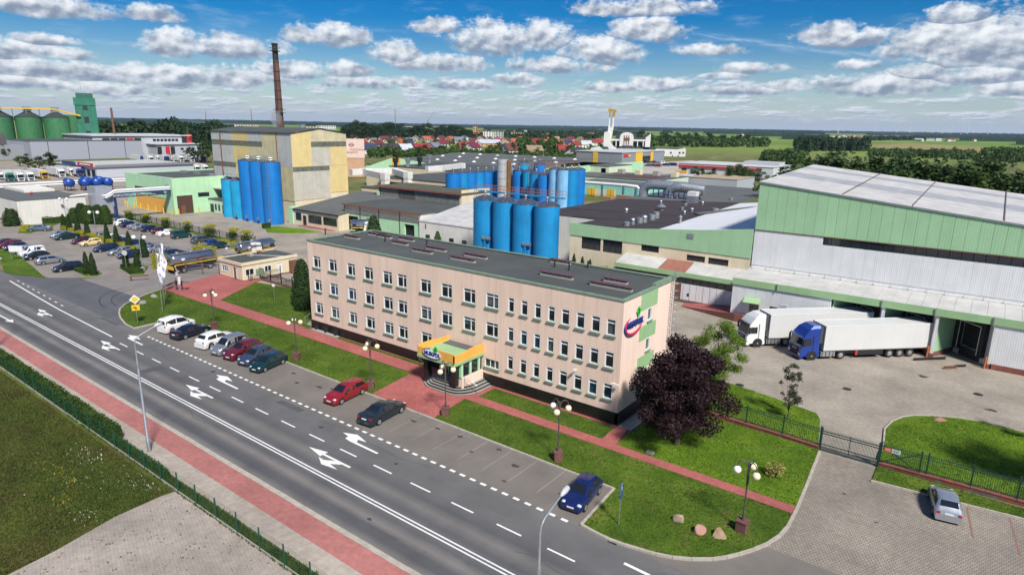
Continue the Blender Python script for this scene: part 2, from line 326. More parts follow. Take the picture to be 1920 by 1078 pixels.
RUST = M('rusty_brown', (.16, .075, .045), .8, .35, 3); BLACK = flat('black_rubber', (.014, .014, .015), .8); DKMETAL = flat('dark_metal', (.035, .036, .038), .5, .4); RIM = flat('alloy_rim', (.48, .49, .50), .35, .7)
BLUE = M('tank_blue', (.003, .18, .54), .55, .2, .3, streak=.4); BLUE2 = M('tank_light_blue', (.012, .33, .60), .45, .2, .35, streak=.4); BLUEN = M('tank_azure', (.004, .235, .52), .55, .22, .3, streak=.42); BLUE3 = M('tank_pale_blue', (.22, .48, .72), .5, .2, .4, streak=.35); BLUED = flat('deep_blue_steel', (.012, .05, .17), .5)
GLASS = glassmat('window_glass'); CARGLASS = glassmat('car_glass', (.012, .016, .02), .05, 0); BACKG = glassmat('dark_window', (.018, .024, .03), .06, 0)
YELLOWP = M('yellow_paint', (.72, .44, .03), .6, .12, 2); ORANGE = M('orange_paint', (.74, .40, .075), .6, .08, 1); RED = flat('red_paint', (.52, .025, .03), .5); LAMPRED = flat('tail_light', (.42, .012, .015), .25)
HEAD = flat('headlight_glass', (.62, .64, .66), .12, .3); MARK = M('road_paint', (.72, .72, .69), .75, .14, 5, fine=.12); TRUNK = M('bark', (.085, .062, .045), .9, .3, 6)
PVC = flat('window_frame_white', (.74, .75, .75), .4); BLUEBLIND = flat('blue_blind', (.012, .13, .24), .8); GREYBLIND = flat('grey_blind', (.34, .36, .36), .8); CURT = flat('net_curtain', (.50, .50, .46), .9); OLIVEB = flat('olive_blind', (.22, .22, .08), .8)
# ------------------------------------------------------------------ the ground
R = random.Random(7)
def ground_mat():
    m, nt, b = shader('countryside'); v = mapped(nt, (1, 1, 1))
    vo = nn(nt, 'ShaderNodeTexVoronoi'); mp = mapped(nt, (.0042, .0016, 1), .25); nt.links.new(mp, vo.inputs['Vector']); vo.inputs['Scale'].default_value = 1
    sp = nn(nt, 'ShaderNodeSeparateColor'); nt.links.new(vo.outputs['Color'], sp.inputs[0])
    c = ramp(nt, sp.outputs[0], [(0, (.12, .20, .035)), (.3, (.17, .26, .055)), (.5, (.13, .22, .04)), (.66, (.21, .25, .07)), (.8, (.15, .235, .05)), (.93, (.28, .235, .11))])
    c = mixc(nt, 1, c, ramp(nt, tnoise(nt, v, .012, 6, .62), [(.3, (.72, .74, .7)), (.7, (1.2, 1.16, 1.1))]), 'MULTIPLY')
    near = ramp(nt, tnoise(nt, v, .05, 6, .65), [(.3, (.075, .095, .03)), (.5, (.12, .135, .05)), (.66, (.27, .215, .11))])
    ln = nn(nt, 'ShaderNodeVectorMath', operation='LENGTH'); nt.links.new(posn(nt), ln.inputs[0]); mr = nn(nt, 'ShaderNodeMapRange'); nt.links.new(ln.outputs['Value'], mr.inputs[0]); mr.inputs[1].default_value = 620; mr.inputs[2].default_value = 860
    c = mixc(nt, mr.outputs[0], near, c); c = mixc(nt, .5, c, ramp(nt, tnoise(nt, v, 1.5, 5, .7), [(.3, (.6,) * 3), (.7, (1.35,) * 3)]), 'MULTIPLY')
    nt.links.new(c, b.inputs['Base Color']); b.inputs['Roughness'].default_value = .95; b.inputs['Specular IOR Level'].default_value = .1; return m
struct('ground', MB().poly([(-14000, -6000, -.05), (14000, -6000, -.05), (14000, 16000, -.05), (-14000, 16000, -.05)]), ground_mat())
ASPH = asphalt('asphalt_road', (.125, .123, .122), True); ASPHP = asphalt('asphalt_parking', (.165, .148, .130)); ASPHJ = asphalt('asphalt_junction', (.100, .102, .110)); ASPHE = asphalt('asphalt_old', (.21, .19, .175))
PAVG = pavers('grey_pavers', (.325, .285, .235), (.275, .242, .20), (.175, .15, .12), .22, .22, 0, .026, .30); PAVY = pavers('yard_pavers', (.37, .325, .265), (.325, .285, .235), (.26, .225, .18), .2, .1, .0, .012, .30)
PAVL = pavers('lot_pavers', (.30, .265, .235), (.26, .232, .205), (.20, .175, .15), .2, .1, .0, .012, .28)
PAVR = pavers('red_pavers', (.43, .125, .11), (.375, .108, .095), (.26, .08, .07), .34, .17, .785, .014, .26); BIKE = pavers('pink_pavers', (.42, .165, .145), (.385, .148, .13), (.335, .13, .115), .2, .1, 0, .01, .22); WALK = pavers('beige_pavers', (.42, .365, .30), (.38, .33, .275), (.33, .285, .235), .2, .1, 0, .012, .25)
LAWN = grassmat('lawn', [(.3, (.045, .092, .012)), (.5, (.075, .138, .016)), (.7, (.125, .18, .03))], .3, (.17, .14, .055), .6); LAWNB = grassmat('bright_lawn', [(.3, (.075, .15, .012)), (.5, (.115, .21, .016)), (.72, (.155, .235, .028))], .35, (.15, .13, .05), .22)
MEADOW = grassmat('rough_meadow', [(.28, (.060, .052, .024)), (.44, (.085, .088, .026)), (.58, (.085, .130, .022)), (.74, (.17, .165, .05))], .26, (.17, .125, .07), .85)
def sheet(pts, z): return MB().poly([(p[0], p[1], z) for p in pts])
road = struct('road', sheet([(-430, 22.4), (160, 22.4), (160, 32.2), (-83, 32.2), (-430, 32.2)], 0), ASPH)
struct('parking_bay', sheet([(-83, 32.2), (-18.2, 32.2), (-18.5, 37.5), (-83.2, 37.5)], .0), ASPHP)
struct('junction', sheet([(-140, 32.2), (-83, 32.2), (-88.6, 33.2), (-93.2, 35), (-96.8, 38.3), (-97.5, 39.3), (-112, 38.8), (-118, 38.4), (-121, 35.6), (-127, 33)], .0), ASPHJ)
struct('factory_entrance', sheet([(-97.5, 39.3), (-99.8, 43.6), (-100.3, 44.6), (-103, 54.6), (-103, 66), (-122, 66), (-121, 57.5), (-111.6, 47), (-112.2, 44.6), (-115.3, 40.6), (-116, 38.6), (-112, 38.8)], .004), ASPHE)
struct('yard', sheet([(-470, 46.9), (-111.6, 46.9), (-103.2, 46.9), (-66, 46.9), (60, 46.9), (60, 140), (-120, 150), (-470, 130)], -.012), PAVY)
struct('car_park', sheet([(-190, 36), (-144.3, 35.6), (-121, 35.6), (-115.3, 40.6), (-112.2, 44.5), (-111.6, 47), (-121, 57.5), (-122, 72.4), (-183, 72.4)], -.004), PAVL)
struct('front_parking', sheet([(-7.9, 37.7), (-3.5, 37.7), (60, 37.7), (60, 53.1), (-8, 53.1), (-7.6, 47.7), (-7.4, 43.3), (-7.3, 40.7)], .0), PAVG)
struct('side_road', sheet([(-18.1, 32.2), (160, 32.2), (160, 37.7), (-7.9, 37.7), (-9, 35.7), (-10.1, 34.3), (-12.1, 32.9), (-14, 32.4)], -.004), ASPHP)
struct('bike_path', MB().prism([(-430, 20.3), (160, 20.3), (160, 22.0), (-430, 22.0)], -.05, .10), BIKE)
struct('pavement', MB().prism([(-430, 18.75), (160, 18.75), (160, 20.295), (-430, 20.295)], -.05, .104), WALK)
struct('gravel_yard', sheet([(-42.6, 18.1), (-42.8, 17), (-42.7, 14), (-41.8, 10.4), (-41.4, 7.5), (-41, -40), (60, -40), (60, 18.1)], .012), pavers('gravel_pavers', (.42, .365, .31), (.39, .34, .29), (.34, .295, .25), .2, .2, .3, .02, .40))
struct('meadow', sheet([(-430, 18.2), (-430, -200), (-41, -200), (-41.4, 7.5), (-41.8, 10.4), (-42.7, 14), (-42.8, 17), (-42.6, 18.2)], .0), MEADOW)
# kerb stones, each its own piece
def kerb(name, pts, w=.16, h=.14, step=1.0, until=None, z0=-.05):
    k = MB(); root = None; n = 0; out = []
    for a, b in zip(pts[:-1], pts[1:]):
        a = Vector((*a, 0)); b = Vector((*b, 0)); L = (b - a).length; c = max(1, round(L / step)); t = (b - a).normalized(); q = Vector((-t.y, t.x, 0)) * w / 2
        for i in range(c):
            p0 = a + t * (L * i / c + .008); p1 = a + t * (L * (i + 1) / c - .008); hh = h + R.uniform(-.008, .008); dx = q * R.uniform(-.06, .06)
            out.append([tuple(v + dx) for v in (p0 - q, p1 - q, p1 + q, p0 + q)] + [hh])
    root = struct(name, MB().prism([out[0][i][:2] for i in range(4)], z0, out[0][4]), KERB)
    for s in out[1:]:
        part('kerb_stone', MB().prism([s[i][:2] for i in range(4)], z0, s[4]), KERB, root)
def kerb_long(name, x0, x1, y, w=.36, h=.12): struct(name, MB().prism([(x0, y - w / 2), (x1, y - w / 2), (x1, y + w / 2), (x0, y + w / 2)], -.05, h), KERB)
kerb('kerb_line', [(-95 + 1.0 * i, 22.2) for i in (0, 110)], .38, .115, 1.0); kerb_long('far_kerb', -430, -95.05, 22.2, .38, .115); kerb_long('right_kerb', 15.05, 160, 22.2, .38, .115)
island_r = [(-18.5, 37.5), (-18.15, 32.3), (-17, 32.15), (-16, 32.1), (-15, 32.2), (-14, 32.4), (-13, 32.6), (-12.1, 32.95), (-11.1, 33.5), (-10.1, 34.3), (-9.5, 35), (-9, 35.75), (-8.4, 36.8), (-7.9, 37.9), (-7.5, 39.3), (-7.35, 40.7), (-7.4, 43.3), (-7.65, 47.7), (-8, 52.9)]
kerb('island_kerb', island_r, .2, .14, .9)
kerb('bay_kerb', [(-83.2, 37.5), (-18.5, 37.5)], .16, .13, 1.0)
island_l = [(-83.2, 37.5), (-83, 32.4), (-85.5, 32.5), (-88.6, 33.2), (-91, 34), (-93.2, 35), (-95.2, 36.5), (-96.8, 38.3), (-98.5, 41), (-99.8, 43.6)]
kerb('corner_kerb', island_l, .2, .14, .9)
def lawn(name, pts, mat, z=.10): return struct(name, MB().prism(pts, -.05, z), mat)
LAWNS = []
def lw(name, pts, mat): lawn(name, pts, mat); LAWNS.append((pts, mat))
lw('front_lawn', island_l + [(-45.7, 43.85), (-44.8, 37.5)], LAWN)
lw('corner_lawn', [(-36.5, 37.5)] + island_r[:16] + [(-7.5, 42.3), (-37.1, 42.4)], LAWN)
lw('maple_lawn', [(-21.5, 43.5), (-7.5, 43.4), (-7.7, 47.7), (-8.05, 53.3), (-21.5, 53.5)], LAWNB)
lw('plinth_lawn', [(-36.4, 43.75), (-23.0, 43.6), (-23.3, 46.15), (-36.4, 46.15)], LAWN)
lw('guard_lawn', [(-87.2, 46.05), (-67.0, 46.25), (-66.6, 56.6), (-85.6, 56.8), (-93.2, 55.3)], LAWN)
lw('facade_lawn', [(-64.6, 45.95), (-45.8, 45.95), (-45.6, 46.22), (-46.3, 46.42), (-65.6, 46.42)], LAWN)
lw('gate_lawn', [(-4, 53.9), (-4, 58.1), (-4.3, 61.0), (-4.0, 63.0), (-3.4, 64.6), (-2.6, 65.7), (-1.4, 66.6), (.5, 67.6), (2.4, 68.15), (5.4, 67.9), (14, 67), (40, 66), (40, 53.9)], LAWNB)
lw('fence_lawn', [(-21.5, 54.2), (-8.3, 53.8), (-9.3, 59.2), (-9.9, 60.5), (-12.5, 61.2), (-16, 62), (-21.5, 63)], LAWNB)
lw('wall_verge', [(-3.9, 50.6), (8, 52.0), (40, 52.0), (40, 53.2), (-3.9, 53.2)], LAWN)
lw('road_verge', [(-175, 36.3), (-144.3, 35.4), (-130.4, 32.3), (-127, 33.1), (-121.4, 35.2), (-132, 36.8), (-150, 39.0), (-175, 41)], LAWN)
lw('silo_lawn', [(-142.2, 88.1), (-135.2, 84.2), (-129.6, 87.6), (-126.3, 93.0), (-133, 92.6), (-141.5, 91.2)], LAWNB)
lw('hedge_bed', [(-170, 53.3), (-127.5, 52.6), (-127.0, 54.0), (-170, 55.2)], LAWN)
lw('entrance_bed', [(-120.4, 46.0), (-113.5, 45.0), (-112.6, 46.6), (-117.5, 49.6), (-121, 49.3)], LAWN)
lw('corner_bed', [(-124, 40.2), (-117.5, 39.8), (-116.6, 41.0), (-118, 42.4), (-124, 41.4)], LAWN)
lw('building_bed', [(-185, 51.2), (-174.5, 46.9), (-172, 48.6), (-177.5, 53), (-183.5, 58)], LAWN)
lw('strip_behind_fence', [(-183, 71.9), (-124, 71.9), (-124, 73.4), (-183, 73.6)], LAWN)
kerb('gate_lawn_kerb', [(-4.05, 54.5), (-4.1, 58.1), (-4.4, 61.0), (-4.1, 63.1), (-3.5, 64.7), (-2.7, 65.8), (-1.5, 66.75), (.4, 67.75), (2.4, 68.3), (5.4, 68.05), (14, 67.15)], .14, .13, .9)
kerb('verge_kerb', [(-3.95, 50.5), (8, 51.9), (12, 51.9)], .14, .13, 1.)
# red paths
def path(name, pts, z=.108): struct(name, MB().prism(pts, -.05, z), PAVR)
path('footpath', [(-100.1, 44.5), (-99.8, 43.7), (-46.2, 43.95), (-46.2, 45.9), (-66.8, 45.9), (-67, 46.2), (-87.2, 46.0), (-93.2, 55.25), (-94.4, 57.6), (-103, 57.6), (-103, 54.6)])
path('entrance_plaza', [(-46.15, 43.95), (-45.7, 43.85), (-44.75, 37.65), (-36.55, 37.65), (-37.1, 42.45), (-36.5, 43.7), (-36.5, 46.6), (-46.15, 46.6)])
path('side_path', [(-37.05, 42.45), (-7.55, 42.35), (-7.45, 43.35), (-21.6, 43.45), (-22.0, 46.4), (-23.0, 46.4), (-22.95, 43.55), (-36.4, 43.7)])
path('plinth_strip', [(-66.3, 46.43), (-46.2, 46.43), (-46.2, 46.59), (-66.3, 46.59)], .112); struct('plinth_edge', MB().prism([(-36.4, 46.16), (-23.3, 46.16), (-23.02, 46.5), (-23.02, 50), (-23.3, 46.62), (-36.4, 46.62)], -.05, .112), PAVR)
struct('concrete_slab', MB().prism([(-22.95, 46.45), (-21.7, 46.45), (-21.6, 50.6), (-22.9, 50.6)], -.05, .118), CONC)
# painted markings on the road
def mark(name, pts, z=.0045): part(name, MB().poly([(p[0], p[1], z) for p in pts]), MARK, road)
def rect(x0, x1, y0, y1): return [(x0, y0), (x1, y0), (x1, y1), (x0, y1)]
for y in (25.45, 25.74): mark('centre_line', rect(-300, 120, y, y + .12))
for i in range(-14, 22): mark('lane_dash', rect(-22.6 + 4 * i if i > -15 else 0, -22.6 + 4 * i + 2.0, 28.93, 29.07))
mark('solid_line', [(-123.3, 30.9), (-110, 30.2), (-99.4, 29.72), (-81.7, 29.33), (-81.7, 29.5), (-99.4, 29.9), (-110, 30.4), (-123.3, 31.1)])
for i in range(9): x = -122.5 + i * 2.6; y = 30.95 - (x + 122.5) * .047 + .75; mark('edge_tick', rect(x, x + .9, y, y + .16))
x = -78.6
while x < -18.6: mark('bay_dash', rect(x, x + .52, 32.02, 32.26)); x += 1.0
for x in (-14.2, -9.5): mark('edge_dash', [(x, 30.6), (x + 1.7, 30.55), (x + 1.7, 30.77), (x, 30.82)])
def arrow_straight(x, y, d, name='road_arrow'):      # a slim straight arrow, d=-1 points to the far left
    return [(x, y), (x + d * -1.5, y + .45), (x - d * 1.5, y + .1), (x - d * 5, y + .1), (x - d * 5, y - .1), (x - d * 1.5, y - .1), (x - d * 1.5, y - .45)]
def left_straight(x, y):
    mark('road_arrow', [(x, y), (x + 1.9, y + .42), (x + 1.9, y + .10), (x + 5.1, y + .10), (x + 5.1, y - .10), (x + 1.9, y - .10), (x + 1.9, y - .35)])
    mark('turn_arrow', [(x + 3.4, y - .11), (x + 4.3, y - .11), (x + 3.5, y - .62), (x + 4.6, y - .80), (x + 3.0, y - 1.05), (x + 1.9, y - .48), (x + 2.6, y - .55)], .005)
def right_only(x, y):
    mark('road_arrow', [(x, y + .55), (x + .9, y + .38), (x + 1.0, y + .0), (x + 1.7, y - .10), (x + 5, y - .12), (x + 5, y + .08), (x + 2.3, y + .14), (x + 2.0, y + .5), (x + 2.9, y + .66), (x + 1.3, y + 1.05)])
for x, y in ((-101.7, 28.1), (-81.3, 28.0), (-60.8, 27.75), (-40.8, 27.65)): left_straight(x, y)
for x, y in ((-81.0, 30.4), (-60.9, 30.4), (-40.7, 30.4)): right_only(x, y)
mark('road_arrow', [(-97, 24.0), (-98.6, 24.4), (-98.6, 24.08), (-103, 24.0), (-103, 23.8), (-98.6, 23.86), (-98.6, 23.5)])
BAYM = asphalt('worn_paint', (.27, .245, .21))
for x in (-40.4, -37.9, -35.3, -32.8, -30.2, -27.7, -25.2, -22.7):      # faint bay lines and the small wheel symbols at their heads
    o = struct('bay_line', sheet(rect(x, x + .07, 33.6, 37.3), .004), BAYM)
struct('drain_grate', MB().box(-16.0, -15.4, 31.9, 32.25, -.05, .012), DKMETAL)
for i, (x, y) in enumerate(((-8.8, 68.9), (1.9, 75.9), (-17.7, 62.9))): struct('manhole_cover', MB().cyl((x, y), -.05, .006, .42), DKMETAL)
for (x0, y0, x1, y1) in ((1.9, 51.0, 2.4, 46.9), (4.3, 51.2, 4.8, 46.7)): struct('bay_line_red', sheet([(x0, y0), (x0 + .12, y0), (x1 + .12, y1), (x1, y1)], .006), M('red_line', (.24, .13, .10), .9, .2, 2))
SKID = M('tyre_rubber', (.05, .05, .053), .8, .3, 1)
for r, off in ((6.0, 0), (7.3, .0)):         # tyre scrubs curling out of the entrance
    c = Vector((-92.5 - r * .2, 41.5)); k = MB(); pts = []
    for i in range(13): a = radians(182 + i * 7.2); pts.append((c.x + r * 1.35 * cos(a) - 1.5, c.y + r * sin(a)))
    for p, q in zip(pts[:-1], pts[1:]):
        d = (Vector(q) - Vector(p)).normalized(); nn_ = Vector((-d.y, d.x)) * .09; k.poly([(p[0] - nn_.x, p[1] - nn_.y, .006), (q[0] - nn_.x, q[1] - nn_.y, .006), (q[0] + nn_.x, q[1] + nn_.y, .006), (p[0] + nn_.x, p[1] + nn_.y, .006)])
    struct('tyre_scrub', k, SKID)
STAIN = M('oil_stain', (.055, .052, .05), .6, .3, 3)
for (x, y, r) in ((-37.6, 36.2, .35), (-35.0, 36.5, .3), (-32.5, 36.6, .3), (-30.1, 35.2, .22), (-28.6, 36.9, .3), (-26.1, 35.7, .4), (-25.4, 33.4, .2), (-50.2, 35.6, .4), (-52.8, 34.9, .3), (-55.2, 36.2, .35), (-42.9, 30.4, .3), (-62, 31.2, .35), (-29.5, 24.2, .25), (-33.4, 30.2, .2), (-12.5, 40.6, .15), (-5.2, 47.4, .15), (-2.8, 44.9, .15), (-14, 70, .5), (-3, 78, .6), (3, 72, .5), (-20, 68, .5)):
    struct('oil_stain', sheet([(x + r * R.uniform(.6, 1.2) * cos(i * pi / 6), y + r * R.uniform(.3, .8) * sin(i * pi / 6)) for i in range(12)], .0065), STAIN)
PATCH = asphalt('asphalt_patch', (.085, .085, .088))
for (x0, x1, y0, y1) in ((-50.4, -46.9, 30.9, 31.6), (-91, -86, 31.6, 32.1), (-30, -26.5, 23.2, 23.9), (-68, -66.8, 26.4, 28.6)): struct('asphalt_patch', sheet([(x0, y0), (x1, y0 + .05), (x1 + .1, y1), (x0 + .15, y1 - .04)], .0035), PATCH)
for (x0, x1, y, a) in ((-60, -48, 24.9, .15), (-44, -31, 31.2, -.1), (-20, -8, 27.5, .2), (-100, -86, 34, .3), (-75, -66, 30.2, .12)):     # sealed cracks
    pts = [(x0 + (x1 - x0) * i / 14, y + a * sin(i * 1.3) + .25 * sin(i * .5)) for i in range(15)]
    struct('sealed_crack', sheet(pts + [(p[0], p[1] + .035) for p in reversed(pts)], .0038), SKID)
# ------------------------------------------------------------------ grass tufts
def inside(p, pts):
    c = False; n = len(pts)
    for i in range(n):
        (x0, y0), (x1, y1) = pts[i], pts[i - 1]
        if (y0 > p[1]) != (y1 > p[1]) and p[0] < (x1 - x0) * (p[1] - y0) / (y1 - y0) + x0: c = not c
    return c
def tufts(name, label, regions, n, h, mat, z, blades=3, w=.03, spots=None):
    k = MB(); pts_ = []
    if spots:                                  # loose round patches: (x, y, spread x, spread y, share)
        for (cx, cy, sx, sy, q) in spots: pts_ += [(R.gauss(cx, sx), R.gauss(cy, sy)) for _ in range(int(n * q))]
        pts_ = [p for p in pts_ if inside(p, regions[0])]
    else:
        ar = [(min(p[0] for p in r), max(p[0] for p in r), min(p[1] for p in r), max(p[1] for p in r), r) for r in regions]; tot = sum((b[1] - b[0]) * (b[3] - b[2]) for b in ar)
        for b in ar: pts_ += [p for p in ((R.uniform(b[0], b[1]), R.uniform(b[2], b[3])) for _ in range(int(n * (b[1] - b[0]) * (b[3] - b[2]) / tot))) if inside(p, b[4])]
    for x, y in pts_:
        hh = h * R.uniform(.45, 1.5) * (.7 + .6 * (.5 + .5 * sin(x * .7 + 2 * sin(y * .5)) * sin(y * .9)))
        for j in range(blades):
            a = R.uniform(0, 2 * pi); c, s = cos(a) * w, sin(a) * w; lx, ly = R.uniform(-.6, .6) * hh, R.uniform(-.6, .6) * hh; ox, oy = R.uniform(-.05, .05), R.uniform(-.05, .05)
            k.add([(x + ox - c, y + oy - s, z - .01), (x + ox + c, y + oy + s, z - .01), (x + ox + lx, y + oy + ly, z + hh)], [(0, 1, 2)])
    tag(link(name, k.mesh(name, mat)), label, 'grass', kind='stuff')
TUFT = foliage('grass_blades', (.045, .080, .013), (.115, .160, .034), .5, .35); TUFTB = foliage('bright_grass_blades', (.078, .145, .013), (.155, .24, .036), .5, .35); TUFTD = foliage('meadow_blades', (.062, .055, .022), (.135, .155, .035), .35, .3)
tufts('grass', 'short mown grass blades on the lawns round the office', [p for p, m in LAWNS[:2]] + [LAWNS[4][0], LAWNS[3][0], LAWNS[5][0], LAWNS[8][0]], 60000, .055, TUFT, .10)
tufts('grass', 'bright green grass blades under the dark maple and behind the gate', [LAWNS[2][0], LAWNS[7][0], [(-4, 53.9), (-4.3, 61), (-1.4, 66.6), (2.4, 68.1), (8, 67.5), (8, 53.9)]], 26000, .06, TUFTB, .10)
tufts('grass', 'rough weedy meadow grass inside the mesh fence', [[(-80, 17.6), (-80, 12), (-62, 8), (-41.4, 6.5), (-41.8, 10.4), (-42.7, 14), (-43, 17.6)]], 50000, .11, TUFTD, 0, 3, .035)
MEA = [(-90, 17.6), (-90, 5), (-41.4, 5), (-41.8, 10.4), (-42.7, 14), (-43, 17.6)]
tufts('grass', 'fresh green weeds growing in patches by the gravel edge', [MEA], 9000, .15, TUFT, 0, 3, .05, [(-48, 14.6, 2.6, 1.3, .35), (-44.5, 15.5, 1.2, 1.2, .2), (-52, 12.5, 3, 1.2, .15), (-57, 15.6, 3, .9, .12), (-66, 15.5, 2.5, 1.0, .12), (-45, 11.5, 1.5, 1.5, .06)])
tufts('grass', 'thin line of weeds along the mesh fence verge', [[(-62, 17.9), (-20, 17.9), (-20, 18.7), (-62, 18.7)]], 7000, .18, TUFT, 0, 3, .05)
tufts('grass', 'sparse weeds sprouting on the gravel yard', [[(-42, 17.8), (-30, 17.8), (-36, 10), (-41, 8)]], 260, .09, TUFTD, .01)
tufts('flowers', 'small white flowers dotted in the rough meadow', [MEA], 200, .12, flat('white_petal', (.62, .62, .52), .8), .02, 2, .04, [(-45.4, 16.4, .9, .6, .4), (-52.5, 16.2, 1.4, .5, .2), (-44.3, 12.7, .5, .5, .2), (-50, 14.5, 3, 1.5, .2)])
tufts('flowers', 'patches of small yellow flowers in the meadow', [MEA], 260, .11, flat('yellow_petal', (.36, .29, .03), .8), .02, 2, .045, [(-49, 14, .8, .4, .4), (-47.2, 12.7, .7, .4, .3), (-52, 13.6, 1, .4, .3)])
# ------------------------------------------------------------------ walls with real openings
class Face:
    """a vertical wall plane: o = left end seen from outside, length along ux, n = outward normal"""
    def __init__(s, o, ux, n): s.o = Vector((*o, 0)); s.u = Vector((*ux, 0)).normalized(); s.n = Vector((*n, 0)).normalized()
    def P(s, a, z, d=0): return tuple(s.o + s.u * a + s.n * d + Vector((0, 0, z)))
def wall_mesh(f, L, z0, z1, ops=(), depth=.18, top=None, mb=None):
    """wall from 0..L, z0..z1 with openings (a0,a1,zb,zt); top: height as a function of a"""
    mb = mb or MB(); xs = sorted({0, L} | {o[0] for o in ops} | {o[1] for o in ops}); zs = sorted({z0, z1} | {o[2] for o in ops} | {o[3] for o in ops})
    for i in range(len(xs) - 1):
        for j in range(len(zs) - 1):
            a0, a1, b0, b1 = xs[i], xs[i + 1], zs[j], zs[j + 1]; ca, cz = (a0 + a1) / 2, (b0 + b1) / 2
            if any(o[0] < ca < o[1] and o[2] < cz < o[3] for o in ops): continue
            t0, t1 = (top(a0), top(a1)) if (top and b1 == z1) else (b1, b1)
            mb.poly([f.P(a0, b0), f.P(a1, b0), f.P(a1, t1), f.P(a0, t0)])
    for (a0, a1, b0, b1) in ops:
        for p, q in (((a0, b0), (a1, b0)), ((a1, b0), (a1, b1)), ((a1, b1), (a0, b1)), ((a0, b1), (a0, b0))):
            mb.poly([f.P(*p), f.P(*q), f.P(*q, -depth), f.P(*p, -depth)])
    return mb
def fbox(mb, f, a0, a1, z0, z1, d0, d1):
    v = [f.P(a, z, d) for d in (d0, d1) for a, z in ((a0, z0), (a1, z0), (a1, z1), (a0, z1))]
    return mb.add(v, [(0, 1, 2, 3), (7, 6, 5, 4), (0, 4, 5, 1), (1, 5, 6, 2), (2, 6, 7, 3), (3, 7, 4, 0)])
def window(par, f, a0, a1, z0, z1, vm=(.5,), tr=.74, depth=.16, fw=.07, frame=None, glass=None, sill=None, blind=None, bl=1.0):
    frame = frame or PVC; k = MB(); d0, d1 = -depth, -depth + (.15 if frame is PVC and depth > .1 else .07)
    fbox(k, f, a0, a0 + fw, z0, z1, d0, d1); fbox(k, f, a1 - fw, a1, z0, z1, d0, d1); fbox(k, f, a0 + fw, a1 - fw, z0, z0 + fw, d0, d1); fbox(k, f, a0 + fw, a1 - fw, z1 - fw, z1, d0, d1)
    for q in vm: c = a0 + (a1 - a0) * q; fbox(k, f, c - fw * .55, c + fw * .55, z0 + fw, z1 - fw, d0 - .002, d0 + .075)
    if tr: c = z0 + (z1 - z0) * tr; fbox(k, f, a0 + fw, a1 - fw, c - fw * .55, c + fw * .55, d0 - .004, d0 + .072)
    w = part('window', k, frame, par, True)
    p = MB().poly([f.P(a0 + .01, z0 + .01, d0 + .02), f.P(a1 - .01, z0 + .01, d0 + .02), f.P(a1 - .01, z1 - .01, d0 + .02), f.P(a0 + .01, z1 - .01, d0 + .02)])
    part('pane', p, glass or GLASS, w, True)
    if blind:
        zz = z1 - (z1 - z0) * bl; part('blind', MB().poly([f.P(a0, zz, d0 - .06), f.P(a1, zz, d0 - .06), f.P(a1, z1, d0 - .06), f.P(a0, z1, d0 - .06)]), blind, w, True)
    if sill: part('sill', fbox(MB(), f, a0 - .06, a1 + .06, z0 - .12, z0 + .012, -.05, .15), sill, w, True)
    return w
def text(s, par, mat, size, loc, rot, ext=.02, name='lettering', shear=0, bold=.0):
    c = bpy.data.curves.new(name, 'FONT'); c.body = s; c.size = size; c.extrude = ext; c.align_x = 'CENTER'; c.align_y = 'CENTER'; c.shear = shear; c.offset = bold
    t = bpy.data.objects.new(name, c); COL.objects.link(t); bpy.context.view_layer.update()
    me = bpy.data.meshes.new_from_object(t.evaluated_get(bpy.context.evaluated_depsgraph_get())); bpy.data.objects.remove(t); bpy.data.curves.remove(c); me.name = name
    me.materials.clear(); me.materials.append(mat)
    o = link(name, me, par, Vector(loc) - (WP.get(par.name, Vector()) if par else Vector())); o.rotation_euler = rot; return o
# ------------------------------------------------------------------ the office
OX0, OX1, OY0, OY1, OZ = -66.3, -23.15, 46.6, 57.2, 11.42
off = thing('office_building', 'three storey peach office building with flat dark roof and black plinth', 'office building', (-44.7, 51.9, 0))
fs = Face((OX0, OY0), (1, 0), (0, -1)); fe = Face((OX1, OY0), (0, 1), (1, 0)); fb = Face((OX1, OY1), (-1, 0), (0, 1)); fl = Face((OX0, OY1), (0, -1), (-1, 0))
wide = [(-65.34, -63.86), (-62.32, -60.76), (-58.92, -57.46), (-55.92, -54.36), (-52.80, -51.25), (-50.49, -48.99), (-46.97, -45.36), (-43.96, -42.40), (-40.92, -39.29), (-38.0, -36.4)]
thin = [(-35.29, -34.52), (-33.77, -32.94), (-32.22, -31.43), (-30.72, -29.92), (-29.28, -28.37), (-27.72, -26.81), (-26.19, -25.27), (-24.70, -23.77)]
rows = [(8.1, 9.58), (5.17, 6.65), (2.28, 3.74)]; wins = []
for r, (z0, z1) in enumerate(rows):
    for i, (a, b) in enumerate(wide):
        if r == 2 and i >= 8: continue
        wins.append((a - OX0, b - OX0, z0, z1, 'w', r, i))
    for i, (a, b) in enumerate(thin): wins.append((a - OX0, b - OX0, z0, z1, 't', r, i))
wins.append((-38.1 - OX0, -36.25 - OX0, 1.9, 2.85, 'l', 2, 9))
part('wall', wall_mesh(fs, OX1 - OX0, 1.22, OZ - .14, [w[:4] for w in wins]), PEACH, off, True)
eops = [(4.75, 5.65, 8.45, 9.65), (4.75, 5.65, 5.6, 6.8), (4.75, 5.65, 2.75, 3.95)]
part('wall', wall_mesh(fe, OY1 - OY0, 1.22, OZ - .14, eops), PEACH2, off, True); part('wall', wall_mesh(fb, OX1 - OX0, 0, OZ - .14), PEACH, off, True); part('wall', wall_mesh(fl, OY1 - OY0, 1.22, OZ - .14), PEACH, off, True)
part('interior', MB().box(OX0 + .5, OX1 - .5, OY0 + .55, OY1 - .3, .5, OZ - .6), flat('room_wall', (.10, .095, .085), .9), off, True)
